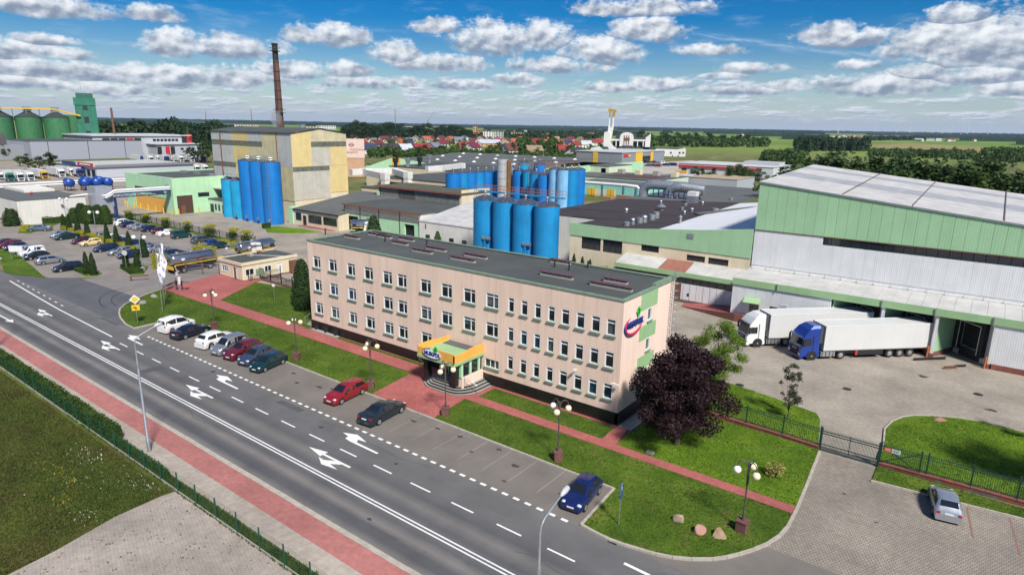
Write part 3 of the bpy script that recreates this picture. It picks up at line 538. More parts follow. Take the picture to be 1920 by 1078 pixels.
for (a0, a1, z0, z1, k, r, i) in wins:
    bl = R.random(); bt = None; amt = 1
    if k == 't':
        if r == 1 and i in (0, 1, 2): bt = BLUEBLIND
        elif r == 2 and i in (6, 7): bt = BLUEBLIND
        elif bl < .5: bt, amt = GREYBLIND, R.choice((.3, .45, .9))
        window(off, fs, a0, a1, z0, z1, (), .74, .16, .085, sill=COPING, blind=bt, bl=amt)
    elif k == 'l': window(off, fs, a0, a1, z0, z1, (.36, .68), None, .16, .07, sill=COPING, blind=OLIVEB)
    else:
        if r == 1 and i in (1, 2): bt = flat('violet_blind', (.10, .16, .42), .8)
        elif bl < .45: bt, amt = R.choice((GREYBLIND, CURT)), R.choice((.3, .6, 1.))
        elif bl < .6: bt, amt = CURT, .85
        window(off, fs, a0, a1, z0, z1, (.58,), .76, .16, .075, sill=COPING, blind=bt, bl=amt)
for o in eops: window(off, fe, *o, (), None, .14, .09, sill=COPING, blind=CURT)
pl = MB()
for f, L in ((fs, OX1 - OX0), (fe, OY1 - OY0), (fl, OY1 - OY0)): fbox(pl, f, -.05 if f is not fs else -.04, L + .04, -.05, 1.22, -.2, .05 if f is fs else .046)
part('plinth', pl, PLINTH, off, True)
part('roof', MB().box(OX0 + .1, OX1 - .1, OY0 + .1, OY1 - .1, OZ - .5, OZ - .22), BITUMEN, off, True)
n = 28
for i in range(n):
    L = (OX1 - OX0 + .16) / n; x = OX0 - .08 + i * L; dz = R.uniform(-.006, .006); part('coping', MB().box(x + .006, x + L - .006, OY0 - .07, OY0 + .30, OZ - .14, OZ + .0 + dz), COPING, off, True)
for i in range(28): L = (OX1 - OX0 + .16) / n; x = OX0 - .08 + i * L; part('coping', MB().box(x + .006, x + L - .006, OY1 - .3, OY1 + .07, OZ - .14, OZ - .06), COPING, off, True)
for i in range(7):
    L = (OY1 - OY0 - .62) / 7; y = OY0 + .31 + i * L; up = .30 if i > 3 else 0
    for x0, x1 in ((OX0 - .08, OX0 + .3), (OX1 - .3, OX1 + .08)): part('coping', MB().box(x0, x1, y + .006, y + L - .006, OZ - .14, OZ + up * (x0 > -40) + R.uniform(-.006, .006)), COPING, off, True)
for (u, v, l) in ((762, 445, 2.6), (708, 437, 3.4), (721, 440, 2.4), (750, 452, 2.6), (792, 467, 3), (818, 463, 3), (868, 482, 3.3), (892, 476, 3.1), (1044, 512, 3.6), (1146, 532, 4.2), (1155, 522, 2.4), (1051, 487, 2.4), (660, 441, 2.6)):
    p = G(u, v, OZ + .2)                     # the long low chimney stacks with slatted caps
    c = MB().box(p.x - l / 2, p.x + l / 2, p.y - .22, p.y + .22, OZ - .24, OZ - .02); ch = part('chimney_stack', c, CONC, off, True)
    for i in range(5): q = p.x - l / 2 + .12 + i * (l - .24) / 4; part('cap_foot', MB().box(q - .08, q + .08, p.y - .18, p.y + .18, OZ - .02, OZ + .14), CONC, ch, True)
    part('cap', MB().box(p.x - l / 2 - .12, p.x + l / 2 + .12, p.y - .30, p.y + .30, OZ + .14, OZ + .22), M('plum_cap', (.12, .06, .07), .6, .2, 2), ch, True)
for (u, v) in ((610, 436), (722, 450), (800, 498 - 40), (1040, 497), (1067, 503), (1102, 499)): p = G(u, v, OZ); part('roof_vent', MB().cyl((p.x, p.y), OZ - .3, OZ + .55, .08, n=8), DKMETAL, off, True)
gp = MB()
for (y0, y1, z0, z1) in ((49.9, 53.3, 9.7, 11.27), (49.9, 53.3, 6.85, 8.2), (49.9, 53.3, 4.0, 5.3), (49.9, 53.3, 1.4, 2.5)): part('green_panel', MB().box(OX1, OX1 + .02, y0, y1, z0, z1), GREEN, off, True)
lad = MB()                                  # caged roof ladder on the end wall
for s in (-.22, .22): lad.bar((OX1 + .25, 56.3 + s, .6), (OX1 + .25, 56.3 + s, 12.4), .05)
for i in range(36): lad.bar((OX1 + .25, 56.08, 1 + i * .32), (OX1 + .25, 56.52, 1 + i * .32), .03)
for i in range(14):
    z = 3 + i * .68; pts = [(OX1 + .25 + .55 * sin(pi * j / 6), 56.3 + .36 * cos(pi * j / 6), z) for j in range(7)]; lad.tube(pts, .02, 4)
part('roof_ladder', lad, GALV, off, True)
lc = MB().bar((-27.4, OY0, 4.2), (-27.4, OY0 - .35, 4.3), .06); lc.box(-27.5, -27.3, OY0 - .6, OY0 - .3, 4.22, 4.38); part('camera_box', lc, WHITE, off, True)
lc = MB().bar((-23.6, OY0, 3.95), (-23.5, OY0 - .3, 3.95), .06); lc.box(-23.75, -23.0, OY0 - .45, OY0 - .28, 3.88, 4.05); part('camera_box', lc, WHITE, off, True)
# brand sign on the end wall: letters, open ring, clover
BRANDBLUE = flat('sign_blue', (.012, .03, .20), .4); BRANDRED = flat('sign_red', (.42, .02, .08), .4); CLOVER = flat('sign_green', (.02, .50, .03), .4)
text('MLEKPOL', off, BRANDBLUE, .72, (OX1 + .10, 48.75, 8.95), (pi / 2, 0, pi / 2), .06, shear=.25, bold=.02)
rg = MB(); pts = []
for i in range(25): a = radians(115 + i * 10); pts.append((OX1 + .09, 48.55 + 1.62 * cos(a), 8.85 + .82 * sin(a)))
part('sign_ring', rg.tube(pts, [.02 + .12 * sin(pi * i / 24) for i in range(25)], 6), BRANDRED, off, True)
rg2 = MB().tube([(OX1 + .05, p[1] - .03, p[2] - .06) for p in pts], [.02 + .12 * sin(pi * i / 24) for i in range(25)], 6); part('sign_ring', rg2, BRANDBLUE, off, True)
cl = MB()
for dy, dz in ((-.17, .12), (.17, .14), (.0, -.14), (.02, .4)): cl.add([(OX1 + .12, 49.35 + dy + .22 * cos(2 * pi * i / 10), 9.75 + dz + .22 * sin(2 * pi * i / 10)) for i in range(10)], [tuple(range(10))])
part('clover', cl, CLOVER, off, True)
# entrance: glazed porch with orange fascia, semicircular steps
por = thing('entrance_porch', 'orange and green entrance porch with white oval sign over grey steps', 'porch', (-40.2, 44.4, 0))
px0, px1, py0, py1 = -43.35, -37.0, 41.6, 46.55
DY = py1
for i, r in enumerate((3.75, 3.42, 3.09, 2.76, 2.43)):
    z = .13 + .165 * i; pts = []
    cx0, cx1, cy = -41.3, -39.2, 45.2
    for j in range(10): a = pi + j * pi / 18; pts.append((cx0 + (r - 1.6) * cos(a) - .25, 44.9 + r * .72 * sin(a)))
    for j in range(10): a = 1.5 * pi + j * pi / 18; pts.append((cx1 + (r - 1.5) * cos(a), 44.9 + r * .72 * sin(a)))
    pts += [(pts[-1][0], 46.5), (pts[0][0], 46.5)]
    st = part('step', MB().prism(pts, z - .165 if i else -.05, z - .02), PLINTH, por, True); part('tread', MB().prism([(p[0] * .985 + -40.2 * .015, p[1] * .985 + 46 * .015) for p in pts], z - .02, z + .012), M('grey_step_stone', (.30, .29, .27), .8, .15, 2), st, True)
FZ0, FZ1 = 3.35, 4.15; fx0, fx1, fy0 = -43.0, -38.2, 42.15
part('canopy_roof', MB().box(fx0 + .1, fx1 - .1, fy0 + .1, DY, FZ0 + .1, FZ0 + .3), GREEN, por, True); part('gravel_strip', MB().box(fx0 + .3, fx1 - .2, 45.4, DY, FZ0 + .3, FZ0 + .33), GREYROOF, por, True)
def wavy(f, L, name):
    k = MB(); n = 16
    for i in range(n):
        a0, a1 = L * i / n, L * (i + 1) / n; t = lambda a: FZ1 + .17 * (0.5 + .5 * math.tanh((a / L - .45) * 9)) * (1 if name else 1)
        for d0, d1 in ((0, .1),):
            v = [f.P(a, z, d) for d in (d0 - .1, d1 - .1) for a, z in ((a0, FZ0), (a1, FZ0), (a1, t(a1)), (a0, t(a0)))]; k.add(v, [(3, 2, 1, 0), (4, 5, 6, 7), (3, 7, 6, 2), (0, 1, 5, 4), (0, 4, 7, 3), (1, 2, 6, 5)])
    return k
ff = Face((fx0, fy0), (1, 0), (0, -1)); fr = Face((fx1, fy0), (0, 1), (1, 0)); fL = Face((fx0, DY), (0, -1), (-1, 0))
part('fascia', wavy(ff, fx1 - fx0, 1), ORANGE, por, True); part('fascia', wavy(fr, DY - fy0, 1), ORANGE, por, True); part('fascia', wavy(fL, DY - fy0, 1), ORANGE, por, True)
part('soffit_band', MB().box(fx0 - .05, fx1 + .05, fy0 - .05, DY - .01, FZ0 - .28, FZ0 - .004), GREEN, por, True)
for x, y in ((-42.5, 43.0), (-38.9, 43.0)): part('pillar', MB().box(x - .28, x + .28, y - .28, y + .28, .8, FZ0 - .28), PLINTH, por, True)
part('porch_wall', MB().box(-38.9, -38.25, 43.4, DY, .2, 1.55), PEACH2, por, True)
gl = part('porch_glazing', MB().box(-38.5, -38.42, 43.4, DY - .05, 1.56, FZ0 - .3), BACKG, por, True)
for y in (43.45, 44.7, 46.0): part('post', MB().box(-38.6, -38.3, y - .13, y + .13, 1.57, FZ0 - .29), MINT, por, True)
dg = part('door_glazing', MB().box(-42.3, -38.7, 44.9, 44.96, .84, FZ0 - .3), BACKG, por, True)
for x in (-42.3, -41.4, -40.5, -39.6, -38.75): part('door_frame', MB().box(x - .06, x + .06, 44.84, 44.9, .84, FZ0 - .3), MINT, dg, True)
part('plaque', MB().poly([(-40.95 + 1.22 * cos(2 * pi * i / 28), fy0 - .12, 3.83 + .48 * sin(2 * pi * i / 28)) for i in range(28)]), flat('sign_white', (.82, .82, .84), .4), por, True)
part('plaque_ring', MB().tube([(-40.95 + 1.22 * cos(radians(100 + i * 10)), fy0 - .10, 3.82 + .48 * sin(radians(100 + i * 10))) for i in range(22)], .05, 6), BRANDBLUE, por, True)
text('MLEKPOL', por, BRANDBLUE, .50, (-40.9, fy0 - .15, 3.80), (pi / 2, 0, 0), .015, bold=.018)
cl = MB()
for dx, dz in ((-.16, .0), (.14, .06), (.03, .22), (.0, -.16)): cl.poly([(-40.45 + dx + .16 * cos(2 * pi * i / 10), fy0 - .16, 4.30 + dz + .16 * sin(2 * pi * i / 10)) for i in range(10)])
part('clover', cl, CLOVER, por, True)
for s in (0, .45):
    part('handrail', MB().tube([(-38.15 + s, 43.6, .75), (-38.15 + s, 43.6, 1.65), (-37.35 + s, 44.0, .95), (-37.35 + s, 44.0, .1)], .03, 6), GALV, por, True)
part('handrail', MB().tube([(-43.4, 43.6, .8), (-43.4, 43.6, 1.6), (-45.5, 44.8, 1.5), (-45.5, 44.8, .1)], .03, 6), GALV, por, True)
# light wells at the plinth and the left door steps
lwz = thing('light_well', 'low concrete ledge over basement window at the left of the plinth', 'ledge', (-63, 46.2, .1)); part('slab', MB().box(-65.6, -60.7, 45.85, 46.38, .1, .26), CONC, lwz, True)
for x in (-65.0, -63.1, -61.2): part('bracket', MB().box(x - .12, x + .12, 46.1, 46.54, .26, .75), DKMETAL, lwz, True)
stp = thing('side_steps', 'grey concrete steps with rail at the left end of the office', 'steps', (-67.3, 47.6, 0))
for i in range(4): part('step', MB().box(-67.9 + .0, -66.36, 46.9 + i * .32, 48.6, .1 + i * .2 - (.15 if i == 0 else .2), .1 + (i + 1) * .2 - .2 + .18), CONC, stp, True)
part('handrail', MB().tube([(-67.85, 46.6, .2), (-67.85, 46.6, 1.1), (-67.85, 48.4, 1.9), (-67.85, 48.4, .7)], .03, 6), GALV, stp, True)
# ------------------------------------------------------------------ warehouse with the loading docks
wh = thing('warehouse', 'tall white warehouse with broad green upper band and pale sheet roof', 'warehouse', (-3, 108, 0))
WX0, WX1, WY0, WY1 = -26.45, 20.0, 93.0, 124.5
def wtop(x): return 18.3 - .1 * (x + 26.4)
part('core', MB().box(WX0 + .15, WX1 - .15, WY0 + .15, WY1 + 30.8, 0, 9.4), WPANEL, wh, True)
x = WX0; i = 0; PW = 1.29
GP2 = [ribbed('green_panel_%s' % s, c, .3, 'X', .5, .06, amp=.12, streak=.12) for s, c in (('a', (.32, .525, .305)), ('b', (.33, .54, .315)), ('c', (.31, .51, .295)))]
while x < WX1 - .1:
    x1 = min(x + PW, WX1)
    v = []
    for y in (WY0 - .06, WY0 + .14):
        for (xx, zz) in ((x + .012, 11.62), (x1 - .012, 11.62), (x1 - .012, wtop(x1)), (x + .012, wtop(x))): v.append((xx, y + R.uniform(0, .008), zz))
    part('wall_panel', MB().add(v, [(0, 1, 2, 3), (7, 6, 5, 4), (0, 4, 5, 1), (1, 5, 6, 2), (2, 6, 7, 3), (3, 7, 4, 0)]), GP2[i % 3] if i % 2 else GP2[0], wh, True)
    part('wall_panel', MB().box(x + .004, x1 - .004, WY0, WY0 + .14, 5.9, 10.47 if x > -18 else 11.6), WPANEL, wh, True)
    x = x1; i += 1
wy = MB(); L = WX0
# end wall facing the black roofed hall, stepped green too
fw_ = Face((WX0, WY1), (0, -1), (-1, 0)); part('end_wall', wall_mesh(fw_, WY1 - WY0 - .06, 9, 19.4, (), .1, lambda a: wtop(WX0) + .038 * (WY1 - WY0 - a)), GREENP, wh, True)
x = -17.6; i = 0
fband = MB().box(-17.6, WX1, WY0 + .10, WY0 + .14, 10.47, 11.6); part('window_band', fband, DKMETAL, wh, True)
while x < WX1 - .5:
    part('pane', MB().box(x + .04, x + 1.16, WY0 + .03 + .01 * (i % 2), WY0 + .07, 10.5, 11.57), BACKG, wh, True); x += 1.2; i += 1
ROOFT = M('translucent_sheet', (.36, .365, .37), .5, .25, .8); lines = []
def rp(x, t): return (x, WY0 - .1 + t * (WY1 - WY0 + .1), wtop(x) + .04 + 1.2 * t)
xs = [WX0 - .15, -15.9, -7.9, 1.4, 10, WX1 + .15]
for a, b in zip(xs[:-1], xs[1:]):
    for t0, t1, mt in ((0, .34, WROOF), (.34, .52, ROOFT), (.52, .74, WROOF), (.74, .84, ROOFT), (.84, 1, WROOF)):
        k = MB().poly([rp(a + .03, t0), rp(b - .03, t0), rp(b - .03, t1), rp(a + .03, t1)]); part('roof_sheet', k, ribbed('roof_sheet_ribs', (.66, .64, .60) if mt is WROOF else (.36, .37, .385), .35, 'X', .6, .12, amp=.35, streak=0) if 0 else mt, wh, True)
part('roof', MB().poly([(WX0 - .1, WY1, wtop(WX0) + 1.2), (WX1, WY1, wtop(WX1) + 1.2), (WX1, WY1 + 31, wtop(WX1) - 4), (WX0 - .1, WY1 + 31, wtop(WX0) - 4)]), WROOF, wh, True)
part('roof_underlay', MB().poly([(p[0], p[1], p[2] - .12) for p in (rp(WX0, 0), rp(WX1, 0), rp(WX1, 1), rp(WX0, 1))]), DKMETAL, wh, True)
for x in (-15.9, -7.9, 1.4, 10):
    pts = [Vector(rp(x, t)) + Vector((0, 0, .1)) for t in (0.02, 1)]; part('roof_joint', MB().bar(pts[0], pts[1], .11, .08), M('joint_brown', (.16, .13, .11), .8) if x < -15 else bpy.data.materials['joint_brown'], wh, True)
part('eaves_trim', MB().bar(Vector(rp(WX0 - .1, 0)) + Vector((0, -.05, -.1)), Vector(rp(WX1, 0)) + Vector((0, -.05, -.1)), .1, .16), GALV, wh, True)
part('band_trim', MB().box(WX0, WX1, WY0 - .09, WY0 - .005, 11.5, 11.6), RUST, wh, True)
# loading building: white walls, canopy roof panels, green fascia, slanted docks
ld = thing('loading_building', 'low white loading building with green fascia and slanted truck docks', 'building', (-8, 88, 0))
LY = 85.4; LX0 = -26.4
def crz(y): return 5.92 + (y - LY) * .035
x = LX0
while x < WX1 - .1:
    x1 = min(x + 1.55, WX1); part('roof_panel', MB().add([(x + .012, LY - .1, crz(LY)), (x1 - .012, LY - .1, crz(LY)), (x1 - .012, WY0 - .9, crz(WY0 - .9)), (x + .012, WY0 - .9, crz(WY0 - .9)), (x + .012, LY - .1, crz(LY) - .08), (x1 - .012, LY - .1, crz(LY) - .08), (x1 - .012, WY0 - .9, crz(WY0) - .12), (x + .012, WY0 - .9, crz(WY0) - .12)], [(0, 1, 2, 3), (7, 6, 5, 4), (0, 4, 5, 1), (1, 5, 6, 2), (2, 6, 7, 3), (3, 7, 4, 0)]), WROOF, ld, True); x = x1
part('roof_deck', MB().poly([(LX0, LY, crz(LY) - .13), (WX1, LY, crz(LY) - .13), (WX1, WY0, crz(WY0) - .13), (LX0, WY0, crz(WY0) - .13)]), DKMETAL, ld, True)
part('gutter', MB().box(LX0, WX1, WY0 - .88, WY0 - .1, 5.9, 6.28), M('gutter_white', (.60, .60, .58), .6, .15, 1), ld, True)
part('snow_rail', MB().box(LX0, WX1, WY0 - .95, WY0 - .9, 6.65, 6.72), GALV, ld, True)
for i in range(24): xx = LX0 + .3 + i * 1.93; part('rail_post', MB().box(xx, xx + .05, WY0 - .95, WY0 - .9, 6.1, 6.7), GALV, ld, True)
part('fascia', MB().box(LX0 - .05, WX1, LY - .18, LY - .08, 5.08, 5.95), GREEN, ld, True)
for xx in (-20.6, -8.6, -3.2, 2.2, 8): part('downpipe', MB().tube([(xx, LY - .3, 6.0), (xx, LY - .28, 5.0), (xx + .1, LY - .1, 4.9), (xx + .1, LY + .2, .3)] if xx > -6 else [(xx, LY - .3, 6.0), (xx, LY - .28, 5.05)], .06, 6), GALV, ld, True)
# straight front wall
fw2 = Face((LX0, LY), (1, 0), (0, -1)); WEND = -14.05 - LX0
opsd = [(2.45, 3.7, 1.0, 2.85), (5.05, 6.1, 2.15, 2.82), (7.3, 9.6, 2.2, 2.85)]
part('wall', wall_mesh(fw2, WEND, .5, 5.2, opsd, .2), WPANEL, ld, True); part('brick_base', MB().box(LX0, LX0 + WEND, LY - .04, LY + .2, -.05, .5), BRICK, ld, True)
part('wall', MB().box(LX0, LX0 + .2, LY + .01, WY0, 0, 5.4), WPANEL, ld, True)
dd = part('door', fbox(MB(), fw2, 2.45, 3.7, 1.0, 2.85, -.19, -.14), BACKG, ld, True); part('handle', fbox(MB(), fw2, 3.45, 3.5, 1.7, 2.0, -.13, -.08), GALV, dd, True)
for o in opsd[1:]: window(ld, fw2, *o, (.5,), None, .16, .06, frame=DKMETAL, glass=BACKG)
part('awning', MB().add([(LX0 + 1.8, LY - .05, 3.6), (LX0 + 3.95, LY - .05, 3.6), (LX0 + 3.95, LY - 1.1, 3.1), (LX0 + 1.8, LY - 1.1, 3.1), (LX0 + 1.8, LY - .05, 3.52), (LX0 + 3.95, LY - .05, 3.52), (LX0 + 3.95, LY - 1.1, 3.02), (LX0 + 1.8, LY - 1.1, 3.02)], [(0, 3, 2, 1), (4, 5, 6, 7), (3, 7, 6, 2), (0, 4, 7, 3), (1, 2, 6, 5)]), GREEN, ld, True)
part('notice_board', fbox(MB(), fw2, 6.35, 7.35, 2.95, 3.3, 0, .04), flat('pale_blue_sign', (.62, .66, .74), .6), ld, True)
for z in (3.05, 3.18): part('notice_text', fbox(MB(), fw2, 6.5, 7.2, z, z + .035, .045, .05), BRANDBLUE, ld, True)
# slanted docks: green cheek wall going in, dock face at 45 degrees, white pillar
s2 = sqrt(.5)
def dock(x0):
    xi = x0 + .0; a = Vector((x0, LY + .15)); w = 4.25
    # the dock face runs from the back of the bay out to the next pillar, square to a truck standing at 45 degrees
    deep = Vector((x0 + 1.95, LY + 4.6)); end = Vector((x0 + 5.35, LY + 1.2))
    ck = Face(tuple(a), tuple(deep - a), (0.72, -0.69)); L1 = (deep - a).length
    part('green_cheek', wall_mesh(ck, L1, .55, 5.75), GREENP, ld, True); part('brick_base', fbox(MB(), ck, 0, L1, -.05, .55, -.2, .03), BRICK, ld, True)
    df = Face(tuple(deep), tuple(end - deep), (-s2, -s2)); L2 = (end - deep).length
    part('dock_wall', wall_mesh(df, L2, 0, 5.75, [(.75, 3.95, 1.15, 4.25)], .35), WPANEL, ld, True)
    sh = MB(); fbox(sh, df, .35, .95, .7, 4.75, .0, .55); fbox(sh, df, 3.75, 4.35, .7, 4.75, .0, .55); fbox(sh, df, .95, 3.75, 4.15, 4.75, .0, .55); part('dock_shelter', sh, BLACK, ld, True)
    st = MB()
    for q in ((.90, .98, .8, 4.2), (3.72, 3.8, .8, 4.2), (.98, 3.72, 4.14, 4.22)): fbox(st, df, q[0], q[1], q[2], q[3], .551, .56)
    part('shelter_stripe', st, WHITE, ld, True)
    dr = part('dock_door', fbox(MB(), df, .75, 3.95, 1.15, 4.25, -.34, -.3), DARK, ld, True)
    for i in range(3): part('door_rib', fbox(MB(), df, .8, 3.9, 1.9 + i * .75, 1.94 + i * .75, -.295, -.28), DKMETAL, dr, True)
    part('dock_leveller', fbox(MB(), df, .9, 3.8, 0, 1.14, -.3, .06), DKMETAL, ld, True)
    e = Vector((x0 + 5.4, LY)); part('pillar', MB().box(e.x - .05, e.x + .3, LY - .02, LY + 1.3, .55, 5.7), WPANEL, ld, True); part('brick_base', MB().box(e.x - .1, e.x + .34, LY - .08, LY + 1.4, -.05, .55), BRICK, ld, True)
    part('corner_guard', MB().tube([(e.x - .25, LY - .2, -.05), (e.x - .22, LY - .18, 1.4)], .1, 8), flat('guard_orange', (.5, .14, .04), .6), ld, True)
for x0 in (-13.9, -8.45, -3.0): dock(x0)
part('wall', wall_mesh(Face((2.7, LY), (1, 0), (0, -1)), WX1 - 2.7, .62, 5.2), WPANEL, ld, True); part('brick_base', MB().box(2.6, WX1, LY - .08, LY + .2, -.05, .62), BRICK, ld, True)
part('fire_hose_box', MB().sphere((-14.35, LY - .25, 3.2), .25, 8, 6), RED, ld, True)
# lower annex to the left with glazed strip and loading ramp
an = thing('warehouse_annex', 'long low annex with pale roof, green fascia and strip of dark windows', 'annex', (-37, 92, 0))
AY = 89.6; AX0, AX1 = -46.5, -26.5
def az_(y): return 4.58 + (y - AY) * .30
x = AX0
RB = M('red_brown_sheet', (.30, .125, .09), .7, .2, 2)
while x < AX1 - .1:
    x1 = min(x + 1.45, AX1); y1 = WY0 + .1
    part('roof_panel', MB().add([(x + .015, AY - .15, az_(AY)), (x1 - .015, AY - .15, az_(AY)), (x1 - .015, y1, az_(y1)), (x + .015, y1, az_(y1)), (x + .015, AY - .15, az_(AY) - .08), (x1 - .015, AY - .15, az_(AY) - .08), (x1 - .015, y1, az_(y1) - .08), (x + .015, y1, az_(y1) - .08)], [(0, 1, 2, 3), (7, 6, 5, 4), (0, 4, 5, 1), (1, 5, 6, 2), (2, 6, 7, 3), (3, 7, 4, 0)]), RB if -39.5 < x < -35.9 else WROOF, an, True); x = x1
part('fascia', MB().box(AX0 - .05, AX1 + .1, AY - .25, AY - .16, 3.92, 4.6), GREEN, an, True)
part('wall', MB().box(AX0, AX1, AY, AY + .2, .45, 2.85), WPANEL, an, True); part('base', MB().box(AX0, AX1, AY - .05, AY + .2, -.05, .45), BRICK, an, True); part('back', MB().box(AX0, AX1, AY + .21, WY0, 0, 4.3), DKMETAL, an, True)
fa = Face((AX0, AY), (1, 0), (0, -1))
for i in range(17): part('pane', fbox(MB(), fa, i * 1.176 + .04, i * 1.176 + 1.136, 2.86, 3.9, -.18, -.14), BACKG, an, True)
for i in range(8): part('seam', fbox(MB(), fa, 11.5 + i * 1.02, 11.54 + i * 1.02, .46, 2.84, .0, .02), GALV, an, True)
part('door', fbox(MB(), fa, 8.9, 11.2, .45, 2.85, .0, .04), RUST, an, True); part('vent_grille', fbox(MB(), fa, 12.2, 12.5, 1.1, 1.5, .0, .05), DKMETAL, an, True)
part('end_pillar', MB().box(AX1 - .9, AX1 - .2, AY - .08, AY - .0, .4, 4.0), WPANEL, an, True)
rm = thing('loading_ramp', 'red brick edged ramp rising to the annex doors', 'ramp', (-30, 87.5, 0))
part('ramp_slab', MB().add([(-34.2, 87.3, .02), (-25.6, 85.0, 1.0), (-22.5, 85.0, 1.0), (-22.5, 85.36, 1.0), (-26.4, 85.4, 1.0), (-26.6, 89.5, 1.0), (-34.6, 89.5, .02)], [(0, 1, 2, 3, 4, 5, 6)]), PAVR, rm, True)
part('ramp_side', MB().add([(-34.2, 87.28, -.05), (-25.6, 84.95, -.05), (-22.4, 84.95, -.05), (-22.4, 85.3, -.05), (-34.2, 87.28, .06), (-25.6, 84.95, 1.04), (-22.4, 84.95, 1.04), (-22.4, 85.3, 1.04)], [(0, 1, 5, 4), (1, 2, 6, 5), (2, 3, 7, 6)]), BRICK, rm, True)
part('handrail', MB().tube([(-23.8, 85.05, 1), (-23.8, 85.05, 2), (-22.5, 85.05, 1.95), (-21.6, 85.0, .9), (-21.5, 85, .1)], .035, 6), GALV, rm, True)
# hall with the dark brown roof
bh = thing('production_hall', 'cream production hall with green parapet and wide dark brown roof', 'hall', (-49, 140, 0))
BX0, BX1, BY0, BY1 = -71.0, -26.6, 93.0, 190.0
fh = Face((-57.2, BY0), (1, 0), (0, -1)); HL = BX1 + 57.2
bo = [(2.27, 6.0, 5.2, 7.3), (6.4, 10.0, 5.16, 7.27), (13.36, 16.4, 6.26, 7.28), (21.0, 23.9, 5.75, 6.66), (24.4, 27.45, 5.7, 6.66)]
part('wall', wall_mesh(fh, HL, 0, 8.9, bo, .22), CREAM, bh, True); part('wall', wall_mesh(Face((BX0, BY1), (0, -1), (-1, 0)), BY1 - BY0 - 9, 0, 8.9), CREAM, bh, True); part('wall', wall_mesh(Face((BX0, BY0 + 9), (1, 0), (0, -1)), 13.8, 0, 8.9), WHITEW, bh, True); part('wall', wall_mesh(Face((-57.2, BY0 + 9), (0, -1), (-1, 0)), 9, 0, 8.9), WHITEW, bh, True)
part('dark_rooms', MB().box(-57, BX1 - .2, BY0 + .3, BY0 + 4, .2, 8.5), DARK, bh, True)
for o in bo: window(bh, fh, *o, (.33, .66), .7, .18, .06, frame=DKMETAL, glass=BACKG)
for i in range(5): window(bh, fh, 6.2 + i * 3.1, 7.6 + i * 3.1, 1.6, 2.4, (.5,), None, .0, .05, frame=DKMETAL, glass=BACKG)
def ptop(x): return 9.4 + max(0, (x + 48)) * .091 if x < -33.85 else 10.69 + (x + 33.85) * .125
for i in range(20):
    x0, x1 = -57.4 + i * 1.54, -57.4 + (i + 1) * 1.54
    part('parapet_panel', MB().add([(x0 + .006, BY0 - .12, 7.35), (x1 - .006, BY0 - .12, 7.35), (x1 - .006, BY0 - .12, ptop(x1)), (x0 + .006, BY0 - .12, ptop(x0)), (x0 + .006, BY0 + .1, 7.35), (x1 - .006, BY0 + .1, 7.35), (x1 - .006, BY0 + .1, ptop(x1)), (x0 + .006, BY0 + .1, ptop(x0))], [(0, 1, 2, 3), (7, 6, 5, 4), (0, 4, 5, 1), (1, 5, 6, 2), (2, 6, 7, 3), (3, 7, 4, 0)]), GREENP, bh, True)
part('parapet_return', MB().box(-57.4, -57.2, BY0 + .1, BY0 + 2, 7.35, 9.4), GREENP, bh, True)
RX = -43.4
part('brown_roof', MB().poly([(-57.2, BY0 + .1, 9.0), (RX, BY0 + .1, 9.05), (RX - 3.0, 149, 9.05), (-71, 137, 9.0), (BX0, BY0 + 9, 9.0), (-57.2, BY0 + 9, 9.0)]), BROWNROOF, bh, True)
part('grey_roof', MB().poly([(RX - 3.0, 149, 9.04), (RX - 3.5, BY1, 9.04), (BX0, BY1, 9.0), (BX0, 137, 9.0)]), GREYROOF, bh, True)
part('white_roof', MB().add([(RX, BY0 + .1, 9.06), (BX1, BY0 + .1, 11.4), (BX1, 148, 11.4), (RX - 2.6, 148, 9.06)], [(0, 1, 2, 3)]), M('white_membrane', (.66, .67, .68), .5, .06, .3), bh, True)
part('roof_flashing', MB().bar((RX - 2.6, 121, 9.3), (BX1 - 4, 160, 10.2), 1.2, .2), GREYROOF, bh, True); part('roof_seam', MB().bar((-70, 112, 9.04), (RX - .8, 118, 9.06), .12, .05), DKMETAL, bh, True); part('roof_seam', MB().bar((-62.5, 102.5, 9.04), (RX - .4, 106, 9.06), .12, .05), DKMETAL, bh, True)
part('wall_lamp', MB().box(-36.3, -35.3, BY0 - .2, BY0 - .12, 9.2, 9.9), GALV, bh, True)
for (u, v, r, h, hat) in ((1175, 423, .55, .7, 0), (1186, 421, .4, .9, 1), (1199, 418, .62, .95, 0), (1208, 417, .5, 1.0, 1), (1222, 412, .65, 1.0, 0), (1230, 409, .6, 1.2, 0), (1275, 420, .22, 1.2, 2), (1240, 394, .5, .7, 2), (1174, 398, .4, .6, 1), (1285, 386, .4, .7, 0), (1297, 397, .35, .6, 1), (1283, 402, .3, .6, 1), (1279, 394, .35, .7, 0), (1317, 384, .3, .6, 1), (1239, 382, .3, .6, 1), (1305, 375, .4, .8, 2), (1371, 375, .5, .6, 0), (1309, 374, .35, .5, 0), (1270, 372, .4, .5, 1), (1341, 395, .7, .5, 0)):
    p = G(u, v, 9.05); k = MB().cyl((p.x, p.y), 9.0, 9.0 + h, r, n=12)
    if hat == 1: k.sphere((p.x, p.y, 9.0 + h), r * 1.15, 12, 6, .7)
    if hat == 2: k.cyl((p.x, p.y), 9.05 + h, 9.2 + h + r, r * 2, .05, 12)
    part('roof_fan', k, GALV, bh, True, smooth=True)
